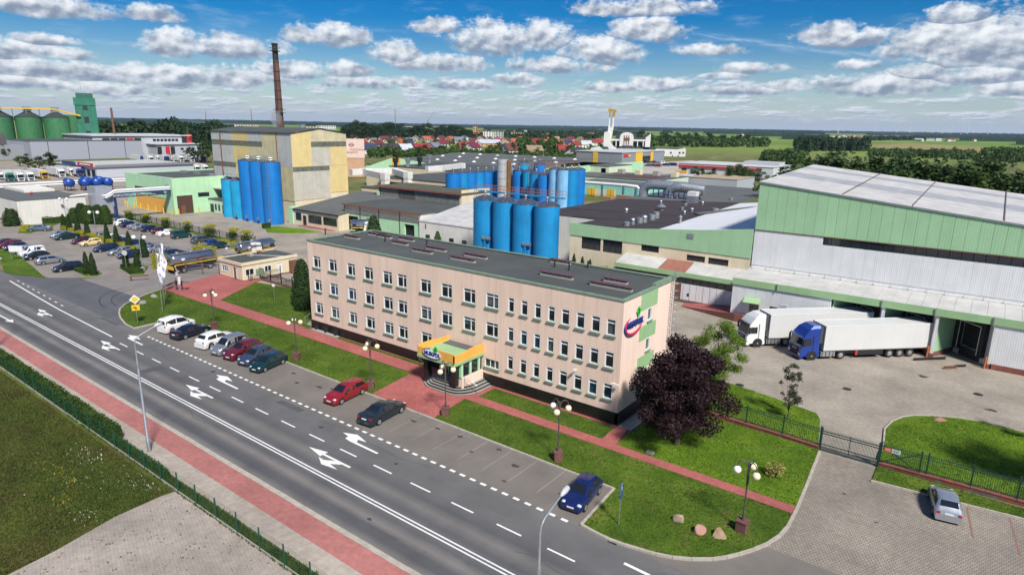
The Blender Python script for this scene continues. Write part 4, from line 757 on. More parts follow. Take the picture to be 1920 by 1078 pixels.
p = G(1298, 380, 9.1); part('roof_cowl', MB().box(p.x - 1, p.x + 1, p.y - 1, p.y + 1, 9, 10.6), GALV, bh, True); part('roof_cowl', MB().box(p.x - .9, p.x + 1.1, p.y - 1.05, p.y + .9, 10.6, 11.6), WHITE, bh, True)
# silver ventilation ducts on the hall's roof
p0, p1 = G(1206, 367, 9.1), G(1340, 370, 9.1)
dc = thing('roof_duct', 'large silver ventilation duct bending over the brown hall roof', 'duct', (p0.x, p0.y, 9.05))
def duct(par, pts, r, mat, name='duct'): return part(name, MB().tube(pts, r, 14), mat, par, True, smooth=True)
yy = p0.y; x0, x1 = p0.x, p1.x
duct(dc, [(x0, yy, 9), (x0, yy, 10.4), (x0 + .5, yy, 11.4), (x0 + 1.5, yy, 11.9), (x0 + 2.8, yy, 12), (x0 + 9, yy + 1, 11.9)], [1.15] * 6, GALV); duct(dc, [(x0 + 6.5, yy + .5, 9), (x0 + 6.5, yy + .5, 10.4), (x0 + 7.0, yy + .5, 11.3), (x0 + 8.2, yy + .6, 11.8), (x0 + 9.6, yy + .8, 11.8), (x1, yy + 2.2, 11.3)], [1.25] * 6, GALV)
for i in range(11): q = i / 10; part('seam_ring', MB().tube([(x0 + 10 + (x1 - x0 - 10) * q - .06, yy + .8 + 1.4 * q, 11.8 - .5 * q), (x0 + 10.08 + (x1 - x0 - 10) * q, yy + .8 + 1.4 * q, 11.8 - .5 * q)], 1.3, 14), GALV, dc, True)
for i in range(9):
    q = x0 + 3 + i * (x1 - x0 - 4) / 8
    for y in (yy - .9, yy + 2.3): part('duct_support', MB().box(q - .08, q + .08, y, y + .2, 9.02, 10.9), BLUED, dc, True)
part('support_rail', MB().box(x0 + 2.6, x1, yy - .95, yy - .85, 9.8, 9.95), BLUED, dc, True)
# ------------------------------------------------------------------ tall tanks
def tank(name, label, c, r, h, mat, group=None, dome=.7, ladder=False, walk=False, cap=None, dirs=(0, -1), seam=True):
    t = thing(name, label, 'tank', (c[0], c[1], 0), 0, group)
    part('shell', MB().cyl((0, 0), 0, h, r, n=32, cap=False), mat, t, smooth=True)
    part('roof_cone', MB().lathe((0, 0, h), [(r + .05, -.12), (r + .06, .02), (r * .55, dome * .7), (.25, dome), (.01, dome)], 32), cap or STEEL, t, smooth=True)
    part('top_vent', MB().lathe((0, 0, h + dome), [(.14, -.2), (.14, .45), (.34, .45), (.30, .6), (.05, .72), (.01, .72)], 12), GALV, t, smooth=True)
    if seam: part('seam', MB().lathe((0, 0, 0), [(r, h * .52), (r + .02, h * .52 + .02), (r + .02, h * .52 + .08), (r, h * .52 + .1)], 32), mat, t)
    if ladder:
        d = Vector((*dirs, 0)).normalized(); q = Vector((-d.y, d.x, 0)); k = MB()
        for s in (-.22, .22): k.bar(d * (r + .2) + q * s, d * (r + .2) + q * s + Vector((0, 0, h + .9)), .05)
        for i in range(int(h / .4)): a = d * (r + .2) + Vector((0, 0, .4 * i + .3)); k.bar(a - q * .22, a + q * .22, .03)
        for i in range(int((h - 2.5) / .9)):
            z = 2.6 + .9 * i; k.tube([d * (r + .2 + .6 * sin(pi * j / 6)) + q * (.36 * cos(pi * j / 6)) + Vector((0, 0, z)) for j in range(7)], .02, 4)
        part('ladder', k, GALV, t)
    if walk:
        k = MB(); n = 18
        for z in (.55, 1.05): k.tube([(r * .96 * cos(2 * pi * i / n), r * .96 * sin(2 * pi * i / n), h + z) for i in range(n + 1)], .025, 4)
        for i in range(n): k.bar((r * .96 * cos(2 * pi * i / n), r * .96 * sin(2 * pi * i / n), h), (r * .96 * cos(2 * pi * i / n), r * .96 * sin(2 * pi * i / n), h + 1.05), .035)
        part('guard_rail', k, GALV, t)
    return t
for i, x in enumerate((-156.2, -151.1, -145.9)): tank('silo', 'tall bright blue silo beside the yellow clad tower, %s of three' % ('leftmost', 'middle one', 'rightmost')[i], (x, 93.3), 2.35, 15.6, BLUE, 'tall blue silos', .5, i == 2, True, dirs=(.6, -.8), seam=False)
for i, x in enumerate((-165.6, -161.1)): tank('silo', 'shorter light blue silo, %s of the pair left of the tall silos' % ('left', 'right')[i], (x, 92.9), 1.9, 10.2, BLUE2, 'short blue silos', .4, False, False, seam=False)
sb = thing('silo_walkway', 'narrow dark walkway across the tops of the two short blue silos', 'walkway', (-163.3, 92.9, 10.6)); part('deck', MB().box(-3.6, 3.6, -.5, .5, 0, .12), BLUED, sb); part('rail', MB().bar((-3.6, -.5, 1), (3.6, -.5, 1), .06), BLUED, sb)
for x in (-3.5, -1.7, 0, 1.7, 3.5): part('rail_post', MB().bar((x, -.5, .1), (x, -.5, 1), .05), BLUED, sb)
for i, x in enumerate((-145.5, -150.5, -155.6, -160.8)):
    b = thing('control_box', 'small grey control cabinet at the foot of the blue silos, %s from right' % nth(i), 'cabinet', (x + 1.6, 90.6, 0), 0, 'silo cabinets'); part('frame', MB().bar((-.4, 0, 0), (-.4, 0, 1.3), .06), BLUED, b); part('frame', MB().bar((.4, 0, 0), (.4, 0, 1.3), .06), BLUED, b); part('cabinet', MB().box(-.3, .3, -.2, .2, .9, 1.6), GALV, b)
sp = ('leftmost', 'second from left', 'third from left', 'rightmost')
for i, x in enumerate((-75.3, -70.7, -66.1, -61.5)):
    t = tank('storage_tank', 'bright blue storage tank behind the office roof, %s of four' % sp[i], (x, 92), 2.22, 12.15, BLUEN, 'four blue tanks behind the office', .75, False, False)
    z0 = 4.6 if i != 2 else 4.4
    if i in (0, 2):
        part('valve_box', MB().box(1.9, 2.5, -2.0, -1.5, 4.9, 5.4), GALV, t); part('valve_box', MB().box(1.1, 1.6, -2.3, -1.95, 5.0, 5.5), GALV, t); part('valve_frame', MB().tube([(1.6, -2.3, 3.0), (1.6, -2.3, 5), (2.9, -2.2, 5), (2.9, -2.2, 3)], .06, 5), BLUED, t); part('platform', MB().box(1.0, 3.2, -2.6, -1.6, 3.1, 3.25), BLUED, t)
wk = thing('tank_walkway', 'rust red railed walkway running over the four blue tanks', 'walkway', (-68.4, 92.2, 12.9)); part('deck', MB().box(-9.6, 9.4, .9, 1.9, .3, .5), flat('deck_blue', (.02, .22, .42), .6), wk)
RR = flat('rail_rust', (.38, .13, .07), .7)
for y in (.9, 1.9):
    for z in (1.0, 1.55): part('rail', MB().bar((-9.6, y, z), (9.4, y, z), .05), RR, wk)
    for i in range(15): part('rail_post', MB().bar((-9.6 + i * 1.357, y, .5), (-9.6 + i * 1.357, y, 1.55), .05), RR, wk)
kl = MB()
for s in (-.25, .25): kl.bar((-9.9 + s, .5, -12.9), (-9.9 + s, .5, 1.6), .06)
for i in range(34): kl.bar((-10.15, .5, -12.5 + i * .42), (-9.65, .5, -12.5 + i * .42), .035)
for i in range(13): kl.tube([(-9.9 + .42 * cos(pi + pi * j / 6), .5 + .7 * sin(pi + pi * j / 6), -10 + .9 * i) for j in range(7)], .025, 4)
part('ladder', kl, GALV, wk)
# further blue tanks among the halls
p = AT(850, 340, 172); ws = []
for i in range(6):
    q = AT((850, 866.5, 881.5, 896.5, 911.5, 924.5)[i], 345, 172 + i * 2.6)
    tank('storage_tank', 'blue tank in the row of six left of the steel column, %s from left' % nth(i), (q.x, q.y), 1.75 if i else 1.95, 13.0 - .05 * i, BLUEN if i % 2 else BLUE, 'row of six blue tanks', .45, i == 0, False, dirs=(-.9, -.4), seam=False)
for i, (u, r, mt, rad) in enumerate(((973, 186, BLUE, 1.9), (991, 183, BLUE2, 1.8), (1005, 176, BLUEN, 1.8), (1020, 172, BLUE, 1.7), (1031, 176, BLUE2, 1.5), (1042, 170, BLUE3, 1.9), (1057, 168, BLUE3, 1.9), (1071, 168, BLUEN, 1.8), (1084, 171, BLUE, 1.8), (982, 197, BLUE2, 1.8), (1011, 193, BLUE, 1.8))):
    q = AT(u, 345, r); h = 14.6 if i > 4 else 13.2
    tank('storage_tank', '%s tank in the cluster right of the steel column, %s from left' % ({id(BLUE): 'bright blue', id(BLUEN): 'azure blue', id(BLUE2): 'light blue', id(BLUE3): 'pale streaked blue'}[id(mt)], nth((0, 2, 3, 5, 6, 7, 8, 9, 10, 1, 4)[i])), (q.x, q.y), rad, h - (i < 5) * .2, mt, 'cluster of blue tanks', .5, i in (1, 2), False, dirs=(.6, -.8), seam=False)
q = AT(942, 345, 180); t = thing('steel_column', 'pale steel process tower with rusty back between the blue tanks', 'tower', (q.x, q.y, 0)); part('shell', MB().cyl((0, 0), 0, 16.2, 1.55, n=24), M('column_grey', (.46, .46, .44), .5, .12, .6, .2, streak=.4), t, smooth=True); part('rusty_duct', MB().box(1.0, 2.0, -.2, 1.2, 0, 16.0), M('rusty_ochre', (.22, .12, .05), .8, .4, .8, streak=.5), t)
for i in range(8): part('seam', MB().lathe((0, 0, 2 * i + 1), [(1.55, 0), (1.6, .02), (1.6, .1), (1.55, .12)], 24), GALV, t)
part('top_pipe', MB().tube([(-2.6, 0, 17.4), (2.0, 0, 17.4)], .06, 6), GALV, t); part('mast', MB().bar((0, 0, 16), (0, 0, 19), .07), GALV, t)
q = AT(958, 345, 190); tank('storage_tank', 'narrow dull steel tank behind the rusty duct', (q.x, q.y), 1.2, 13.5, GALV, None, .3, True, False, dirs=(.5, -.8))
q = AT(832, 350, 158); tank('storage_tank', 'squat steel vat with white pipe loop left of the tank row', (q.x, q.y), 2.2, 5.0, GALV, None, .2)
# gantry of rusty pipework over the cluster
q0, q1 = AT(970, 322, 186), AT(1088, 318, 172)
gg = thing('tank_gantry', 'rusty pipe gantry with small valves above the blue tank cluster', 'gantry', (q0.x, q0.y, 14.2))
for dz in (.3, .9, 1.4): part('pipe', MB().bar((q0.x, q0.y - .8, 14.2 + dz), (q1.x, q1.y - .8, 15.2 + dz), .14), (RR, GALV, RUST)[int(dz * 2) % 3], gg, True)
for i in range(16): w = q0.lerp(q1, i / 15); part('gantry_post', MB().bar((w.x, w.y - .8, 13.2 + i / 15), (w.x, w.y - .8, 15.7 + i / 15), .1), RR, gg, True)
# ------------------------------------------------------------------ yellow clad tower
yt = thing('dryer_tower', 'tall windowless tower clad in yellow and weathered grey sheets', 'industrial building', (-166, 108.8, 0))
YX0, YX1, YY0, YY1, YE, YR = -185.4, -146.4, 100.0, 117.6, 22.5, 23.75
YEL = ribbed('yellow_cladding', (.72, .56, .24), .34, 'X', .6, .1, amp=1.0, streak=.18); YELY = ribbed('yellow_cladding_end', (.74, .58, .26), .34, 'Y', .6, .1, amp=1.0, streak=.18); GRC = ribbed('grey_cladding', (.52, .52, .49), .34, 'X', .6, .14, amp=1.0, streak=.35); GRCY = ribbed('grey_cladding_end', (.56, .53, .44), .34, 'Y', .6, .14, amp=1.0, streak=.35); PALEY = ribbed('faded_cladding', (.64, .56, .34), .34, 'X', .6, .2, amp=1.0, streak=.4)
PALEYY = ribbed('faded_cladding_end', (.64, .56, .36), .34, 'Y', .6, .2, amp=1.0, streak=.4)
part('core', MB().box(YX0 + .2, YX1 - .2, YY0 + .2, YY1 - .2, 0, YE - .2), DKMETAL, yt, True)
fy = Face((YX0, YY0), (1, 0), (0, -1)); fe2 = Face((YX1, YY0), (0, 1), (1, 0))
def clad(f, a0, a1, z0, z1, m, top=None):
    n = max(1, round((a1 - a0) / 3.2))
    for i in range(n):
        b0, b1 = a0 + (a1 - a0) * i / n, a0 + (a1 - a0) * (i + 1) / n
        k = MB().add([f.P(b0 + .02, z0 + .02, .05), f.P(b1 - .02, z0 + .02, .05), f.P(b1 - .02, (top(b1) if top else z1) - .02, .05), f.P(b0 + .02, (top(b0) if top else z1) - .02, .05), f.P(b0 + .02, z0 + .02, -.1), f.P(b1 - .02, z0 + .02, -.1), f.P(b1 - .02, (top(b1) if top else z1) - .02, -.1), f.P(b0 + .02, (top(b0) if top else z1) - .02, -.1)], [(0, 1, 2, 3), (0, 4, 5, 1), (1, 5, 6, 2), (2, 6, 7, 3), (3, 7, 4, 0)])
        part('cladding_panel', k, m, yt, True)
for a0, a1, m in ((0, 5, GRC), (5, 11.3, GRC), (11.3, 19, YEL), (19, 25.8, GRC), (25.8, 33, PALEY), (33, 39, GRC)):
    if a1 <= 25.8:
        clad(fy, a0, a1, 20.0, YE, m)
        clad(fy, a0, a1, 13.85, 18.6 if a1 > 3 else 18, m if a0 != 19 else PALEY)
    else: clad(fy, a0, a1, 13.85, YE, m)
clad(fy, 0, 12, 8.0, 12.5, GRC); clad(fy, 12, 33, 6.0, 13.85, YEL); clad(fy, 33, 39, 5.0, 13.85, PALEY); clad(fy, 12, 12.9, 4, 6, PALEY)
STRIP = M('dirty_glazing', (.16, .17, .13), .5, .4, 1.2, streak=.5)
for a0, a1, z0, z1 in ((0, 25.8, 18.62, 19.98), (0, 12, 12.52, 13.83), (1, 12, 6.4, 7.9), (35, 38.6, 6.9, 7.9)):
    n = max(2, round((a1 - a0) / 1.5)); 
    for i in range(n): part('pane', fbox(MB(), fy, a0 + (a1 - a0) * i / n + .03, a0 + (a1 - a0) * (i + 1) / n - .03, z0, z1, -.12, .02), STRIP if a0 != 35 else BACKG, yt, True)
part('base_wall', MB().box(YX0, YX1, YY0 + .05, YY0 + .3, 0, 8), CREAM, yt, True); part('base_wall', MB().box(YX1 - .3, YX1 - .05, YY0 + .3, YY1, 0, 7.5), CREAM, yt, True)
gt = lambda a: YE + (YR - YE) * (1 - abs(a - 8.8) / 8.8)
clad(fe2, 0, 6, 13.9, 0, YELY, gt); clad(fe2, 6, 17.6, 20.3, 0, PALEYY, gt); clad(fe2, 6, 12, 13.9, 18.95, GRCY); clad(fe2, 12, 17.6, 13.9, 18.95, YELY); clad(fe2, 0, 11.5, 5.2, 12.7, GRCY); clad(fe2, 11.5, 17.6, 6.6, 13.9, YELY)
for a0, a1, z0, z1 in ((6, 17.6, 18.97, 20.28), (0, 11.5, 12.72, 13.88)):
    n = round((a1 - a0) / 1.5)
    for i in range(n): part('pane', fbox(MB(), fe2, a0 + (a1 - a0) * i / n + .03, a0 + (a1 - a0) * (i + 1) / n - .03, z0, z1, -.12, .02), STRIP, yt, True)
ym = (YY0 + YY1) / 2
part('roof', MB().add([(YX0 - .4, YY0 - .4, YE + .05), (YX1 + .4, YY0 - .4, YE + .05), (YX1 + .4, ym, YR + .08), (YX0 - .4, ym, YR + .08), (YX0 - .4, YY1 + .4, YE + .05), (YX1 + .4, YY1 + .4, YE + .05)], [(0, 1, 2, 3), (3, 2, 5, 4)]), BITUMEN, yt, True)
part('downpipe', MB().tube([(YX0 + 5.1, YY0 - .2, YE), (YX0 + 5.1, YY0 - .2, 9)], .14, 6), RUST, yt, True); part('downpipe', MB().tube([(YX0 + 32.8, YY0 - .2, YE), (YX0 + 32.8, YY0 - .2, 12)], .14, 6), RUST, yt, True)
part('roof_outlet', MB().cyl((-158, 112), 22.5, 24.6, .9, n=10), GALV, yt, True)
# brick chimney behind it, with a wisp of steam
cp = AT(523, 200, 262)
cs = thing('factory_chimney', 'tall round red brick factory chimney with dark sooty top', 'chimney', (cp.x, cp.y, 0))
CHB = M('chimney_brick', (.13, .065, .047), .9, .3, .5, streak=.3); SOOT = M('sooty_brick', (.030, .024, .022), .9, .3, 1)
part('shaft', MB().lathe((0, 0, 0), [(1.8, 0), (1.32, 26), (1.04, 47)], 20), CHB, cs, smooth=True); part('crown', MB().lathe((0, 0, 47), [(1.04, 0), (.96, 5.2), (1.1, 5.3), (1.1, 5.9), (.8, 5.9), (.8, 4)], 20), SOOT, cs, smooth=True)
for z, r in ((50.2, 1.9), (28.5, 2.3)):
    part('platform', MB().lathe((0, 0, z), [(1.2, 0), (r, 0), (r, .12), (1.2, .12)], 20), DKMETAL, cs); part('platform_rail', MB().tube([(r * cos(2 * pi * i / 16), r * sin(2 * pi * i / 16), z + 1.1) for i in range(17)], .06, 4), DKMETAL, cs)
for i in range(12): z = 10 + i * 3.3; r = 1.62 - (z - 10) * .0145; part('steel_band', MB().lathe((0, 0, z), [(r, 0), (r + .05, .03), (r + .05, .2), (r, .24)], 20), DKMETAL, cs)
part('ladder', MB().bar((1.4, -1.5, 3), (.85, -1.05, 51), .3, .1), DKMETAL, cs)
def volume_mat(name, col, dens):
    m = bpy.data.materials.new(name); m.use_nodes = True; nt = m.node_tree; nt.nodes.clear(); o = nn(nt, 'ShaderNodeOutputMaterial'); v = nn(nt, 'ShaderNodeVolumePrincipled')
    v.inputs['Color'].default_value = (*col, 1); v.inputs['Density'].default_value = dens; nt.links.new(v.outputs[0], o.inputs['Volume']); return m, nt, v
vm, nt, vv = volume_mat('steam', (.95, .95, .96), .3)
tn = tnoise(nt, mapped(nt, (1, 1, .6)), .35, 4); mr = nn(nt, 'ShaderNodeMapRange'); nt.links.new(tn, mr.inputs[0]); mr.inputs[1].default_value = .42; mr.inputs[2].default_value = .75; mr.inputs[4].default_value = .5; nt.links.new(mr.outputs[0], vv.inputs['Density'])
stp_ = AT(518, 232, 240); sk = MB()
sk.tube([(stp_.x + .5 + i * -.5, stp_.y + .2 * i, 21.5 + i * 1.3) for i in range(7)], [.5, .9, 1.4, 1.9, 2.3, 2.0, .9], 10)
o = single('steam', sk, vm, 'small plume of white steam rising beside the brick chimney', 'steam', kind='stuff')
# ------------------------------------------------------------------ low buildings round the silos and docks
def shed(name, label, x0, x1, y0, y1, h, wall, roofm, back=None, cat='building', over=.15, para=.0, roof='flat'):
    t = thing(name, label, cat, ((x0 + x1) / 2, (y0 + y1) / 2, 0)); back = back or h
    for f, L, nm, ts in ((Face((x0, y0), (1, 0), (0, -1)), x1 - x0, 'wall', None), (Face((x1, y0), (0, 1), (1, 0)), y1 - y0, 'wall', lambda a: h + (back - h) * a / (y1 - y0)), (Face((x1, y1), (-1, 0), (0, 1)), x1 - x0, 'wall', lambda a: back), (Face((x0, y1), (0, -1), (-1, 0)), y1 - y0, 'wall', lambda a: back + (h - back) * a / (y1 - y0))):
        part(nm, wall_mesh(f, L, -.05, h, (), .1, ts), wall, t, True)
    z = lambda y: h + (back - h) * (y - y0) / (y1 - y0)
    ya, yb = y0 - over, y1 + over
    part('roof', MB().add([(x0 - over, ya, z(ya) + .02), (x1 + over, ya, z(ya) + .02), (x1 + over, yb, z(yb) + .02), (x0 - over, yb, z(yb) + .02), (x0 - over, ya, z(ya) + .22), (x1 + over, ya, z(ya) + .22), (x1 + over, yb, z(yb) + .22), (x0 - over, yb, z(yb) + .22)], [(3, 2, 1, 0), (4, 5, 6, 7), (0, 1, 5, 4), (1, 2, 6, 5), (2, 3, 7, 6), (3, 0, 4, 7)]), roofm, t, True)
    return t
def openings(t, f, lst, mat=None, frame=None, vm=(.5,)):
    for (a0, a1, z0, z1) in lst: window(t, f, a0, a1, z0, z1, vm, None, -.05, .07, frame or DKMETAL, mat or BACKG)
lb = shed('gate_workshop', 'cream single storey building with dark windows right of the blue silos', -142.6, -124.8, 96.8, 119, 3.75, CREAM, GREYROOF, 6.6)
f = Face((-142.6, 96.8), (1, 0), (0, -1)); openings(lb, f, [(1, 3.2, 1.2, 3.0), (6.2, 11.4, 1.0, 2.9), (12.2, 17.3, 1.1, 2.9)], vm=(.2, .4, .6, .8)); part('door', fbox(MB(), f, 3.9, 5.2, 0, 2.5, 0, .06), DKMETAL, lb, True); part('mint_corner', MB().box(-144.6, -142.65, 96.5, 99, 0, 4.2), MINT, lb, True); part('eaves', fbox(MB(), f, -.2, 18, 3.55, 3.8, .0, .3), DKMETAL, lb, True)
part('pavement_strip', MB().box(-139, -126, 95.3, 96.7, -.05, .1), PAVR, lb, True)
du = thing('tanker_unloading_hall', 'mint pillared unloading hall with slatted band and three dark bays', 'hall', (-114, 108, 0))
DX0, DX1, DY0, DY1, DZ = -126.4, -100.6, 100.0, 116.8, 6.05
fd = Face((DX0, DY0), (1, 0), (0, -1)); bays = [(1.6, 5.0, 0, 3.45), (8.0, 11.2, 0, 3.45), (20.9, 24.1, 0, 3.4)]
part('wall', wall_mesh(fd, DX1 - DX0, 0, 3.9, bays, .5), MINT, du, True); part('wall', MB().box(DX0, DX1, DY0 - .04, DY0 + .2, 5.2, DZ), CREAM, du, True); part('wall', wall_mesh(Face((DX1, DY0), (0, 1), (1, 0)), DY1 - DY0, 0, DZ), WHITEW, du, True); part('wall', wall_mesh(Face((DX0, DY1), (0, -1), (-1, 0)), DY1 - DY0, 0, DZ), MINT, du, True)
part('dark_bay', MB().box(DX0 + .3, DX1 - .3, DY0 + .6, DY0 + 8, .02, 5.8), DARK, du, True)
SL = M('grey_slat', (.20, .20, .185), .8, .3, 1.5, streak=.5)
for i in range(64): a = .2 + i * .398; part('slat', fbox(MB(), fd, a + .02, a + .37, 3.95, 5.18, -.02, .05 + .02 * (i % 2)), SL, du, True)
part('roof', MB().box(DX0 - .3, DX1 + .3, DY0 - .4, DY1, DZ, DZ + .2), BITUMEN, du, True); part('roof_edge', MB().box(DX0 - .34, DX1 + .34, DY0 - .46, DY0 - .41, DZ - .05, DZ + .26), BRICKC, du, True)
for a in (0.2, 6.0, 12.6, 19.6): part('downpipe', MB().tube([fd.P(a, DZ, .15), fd.P(a, 0, .15)], .07, 6), DKMETAL, du, True)
cu = thing('clerestory_block', 'raised block with dark slatted strip window and mossy flat roof', 'building', (-118, 123, 0))
part('body', MB().box(-133.5, -103.5, 117.1, 128, 0, 8.9), CREAM, cu, True); fc = Face((-132.7, 117.1), (1, 0), (0, -1))
for i in range(60): a = i * .48; part('slat', fbox(MB(), fc, a + .02, a + .44, 6.35, 8.75, .0, .06 + .02 * (i % 2)), M('slat_dark', (.10, .10, .085), .8, .3, 1, streak=.5) if i == 0 else (bpy.data.materials['slat_dark'] if 14 < i < 28 else SL), cu, True)
part('roof', MB().box(-134, -103, 116.5, 128.4, 8.9, 9.15), M('mossy_felt', (.085, .085, .055), .92, .3, .4, fine=.2), cu, True); part('roof_edge', MB().box(-134, -103, 116.4, 116.49, 8.75, 9.2), BRICKC, cu, True); part('end_wall', MB().box(-103.48, -103.3, 117.1, 128, 0, 9.9), CREAM, cu, True); part('mint_pier', MB().box(-133.6, -132.75, 116.8, 117.05, 5, 8.9), MINT, cu, True)
wb2 = shed('white_store', 'white rendered store with pale corrugated roof beside the dark bays', -100.2, -76.5, 99.5, 116, 4.6, WHITEW, WROOF, 7.2, over=.1)
f = Face((-100.2, 99.5), (1, 0), (0, -1)); openings(wb2, f, [(2, 3.2, 1.2, 1.9), (9, 10.2, 1.2, 1.9), (12.6, 13.8, 1.2, 1.9)]); part('roof_hopper', MB().lathe((-88.6, 107.5, 5.9), [(.2, 0), (.25, .5), (.8, .9), (.85, 1.7), (.01, 1.75)], 12), BLUE2, wb2, True); part('wall_stain', MB().box(-98.4, -98.1, 99.44, 99.49, 3.2, 4.2), RUST, wb2, True)
# halls behind
hA = shed('duct_hall', 'flat dark roofed hall right behind the yellow tower', -146.0, -122, 122, 136, 7.4, CREAM, BITUMEN); f = Face((-146, 122), (1, 0), (0, -1)); openings(hA, f, [(3, 9, 4.2, 6.4), (10, 19, 4.2, 6.4)], vm=(.25, .5, .75))
hB = shed('tank_yard_hall', 'long low hall with grey felt roof left of the six blue tanks', -160, -124, 142, 176, 8.4, CREAM, BITUMEN); f = Face((-160, 142), (1, 0), (0, -1)); openings(hB, f, [(2, 14, 5, 7.2), (16, 34, 5, 7.2)], vm=(.16, .33, .5, .66, .83)); openings(hB, Face((-124, 142), (0, 1), (1, 0)), [(2, 14, 5.4, 7.4), (16, 30, 5.4, 7.4)], vm=(.16, .33, .5, .66, .83))
hC = shed('back_hall', 'wide dark roofed hall with four roof cowls behind the ducts', -212, -132, 180, 214, 8.6, CREAM, BITUMEN)
for i, (u, v) in enumerate(((742, 314), (765, 313), (787, 312), (805, 306))): p = G(u, v, 8.8); part('roof_cowl', MB().cyl((p.x, p.y), 8.7, 10.7, .75, n=12).cyl((p.x, p.y), 10.7, 12.4, 1.05, 1.25, 12), GALV if i % 2 else DKMETAL, hC, True)
hD = thing('gabled_hall', 'huge dark roofed hall with mint gable and orange panel', 'hall', (-225, 272, 0))
gx0, gx1, gy0, gy1 = -236, -152, 216, 318; 
def groof(y): return 8.2 + 2.6 * (1 - abs(y - (gy0 + gy1) / 2) / ((gy1 - gy0) / 2))
gm = (gy0 + gy1) / 2
part('roof', MB().add([(gx0, gy0, 8.3), (gx1, gy0, 8.3), (gx1, gm, 10.9), (gx0, gm, 10.9), (gx0, gy1, 8.3), (gx1, gy1, 8.3)], [(0, 1, 2, 3), (3, 2, 5, 4)]), GREYROOF, hD, True)
part('wall', wall_mesh(Face((gx0, gy0), (1, 0), (0, -1)), gx1 - gx0, 0, 8.2), MINT, hD, True); part('gable', wall_mesh(Face((gx1, gy0), (0, 1), (1, 0)), gy1 - gy0, 0, 8.2, (), .1, lambda a: 8.2), MINT, hD, True)
kk = MB().add([(gx0 + .3, gy0 + 18, 8.2), (gx0 + .3, gm - 10, 9.0), (gx0 + 24, gm - 10, 9.0), (gx0 + 24, gy0 + 18, 8.2)], [(0, 1, 2, 3)])
for r in range(3):
    for c in range(7): x = gx0 + 8 + c * 11.5; y = gy0 + 12 + r * 16; part('skylight', MB().cyl((x, y), groof(y), groof(y) + .6, 1.2, .4, 8), WHITE, hD, True)
mg = thing('gable_screen', 'long low mint gable wall with an orange panel in the middle', 'gable wall', (-235, 214, 0))
A, B = G(681, 315, 8.6), G(803, 307, 8.6)
for t0, t1, m in ((0, .40, MINT), (.40, .53, ORANGE), (.53, 1, MINT)):
    z = lambda t: 8.6 + 3.4 * (t / .43 if t < .43 else max(0, (1 - t) / .57)); a, b = A.lerp(B, t0), A.lerp(B, t1); md = [(a, z(t0)), (b, z(t1))]
    if t0 < .43 < t1: c_ = A.lerp(B, .43); md.insert(1, (c_, z(.43)))
    k = MB().poly([(a.x, a.y, 7.5), (b.x, b.y, 7.5)] + [(p.x, p.y, zz) for p, zz in reversed(md)]); k.poly([(p[0], p[1] + .4, p[2]) for p in k.v[:len(md) + 2]]); part('gable_panel', k, m, mg, True)
# white ducts on the roofs
WD = M('duct_white', (.70, .69, .64), .6, .12, 1, streak=.3)
def whiteduct(label, pts, w):
    t = thing('white_duct', label, 'duct', pts[0], 0, 'white roof ducts')
    for a, b in zip(pts[:-1], pts[1:]): part('duct_run', MB().bar(a, b, w, w), WD, t, True)
    for i, a in enumerate(pts[1:-1]): part('elbow', MB().box(a[0] - w * .55, a[0] + w * .55, a[1] - w * .55, a[1] + w * .55, a[2] - w * .55, a[2] + w * .55), WD, t, True)
def GP(u, v, z): return tuple(G(u, v, z))
whiteduct('white boxy duct crossing the roof next to the yellow tower', [GP(658, 323, 10), GP(682, 322, 10), GP(722, 331, 9.6), (GP(722, 331, 9.6)[0], GP(722, 331, 9.6)[1], 6.2)], 1.9)
whiteduct('longer white boxy duct stepping down toward the mossy roofed block', [GP(684, 322, 10.2), GP(738, 321, 10.2), GP(765, 329, 9.8), (GP(765, 329, 9.8)[0], GP(765, 329, 9.8)[1], 7.0), GP(772, 346, 6.6)], 1.9)
whiteduct('straight white duct running behind the tops of the six blue tanks', [GP(800, 317, 10), GP(822, 316, 10), GP(866, 311, 10), GP(868, 313, 9.2)], 1.8)
whiteduct('low white pipe looping to the steel vat beside the blue tanks', [GP(778, 346, 6.2), GP(834, 337, 6.2), GP(836, 341, 5)], .7)
# ------------------------------------------------------------------ gatehouse
gh = thing('gatehouse', 'small cream gatehouse with flat dark roof at the red paved entrance', 'gatehouse', (-98.8, 58.8, 0))
gx0, gx1, gy0, gy1 = -102.2, -95.3, 54.4, 64.6
f1 = Face((gx0, gy0), (1, 0), (0, -1)); f2 = Face((gx1, gy0), (0, 1), (1, 0))
o1 = [(.7, 2.9, 1.0, 2.05)]; o2 = [(.55, 2.1, .85, 1.95), (4.0, 5.3, .95, 1.95)]
part('wall', wall_mesh(f1, gx1 - gx0, .2, 2.75, o1 + [(4.2, 5.5, .2, 2.1)], .15), CREAM, gh, True); part('wall', wall_mesh(f2, gy1 - gy0, .2, 2.75, o2 + [(6.4, 7.4, .2, 2.1)], .15), CREAM, gh, True)
part('wall', wall_mesh(Face((gx1, gy1), (-1, 0), (0, 1)), gx1 - gx0, .2, 2.75), CREAM, gh, True); part('wall', wall_mesh(Face((gx0, gy1), (0, -1), (-1, 0)), gy1 - gy0, .2, 2.75), CREAM, gh, True)
part('base', MB().box(gx0 - .03, gx1 + .03, gy0 - .03, gy1 + .03, -.05, .2), RUST, gh, True); part('interior', MB().box(gx0 + .4, gx1 - .4, gy0 + .4, gy1 - .4, .1, 2.6), DARK, gh, True)
for o in o1: window(gh, f1, *o, (.33, .66), .6, .12, .07, blind=CURT)
for o in o2: window(gh, f2, *o, (.5,), None, .12, .07)
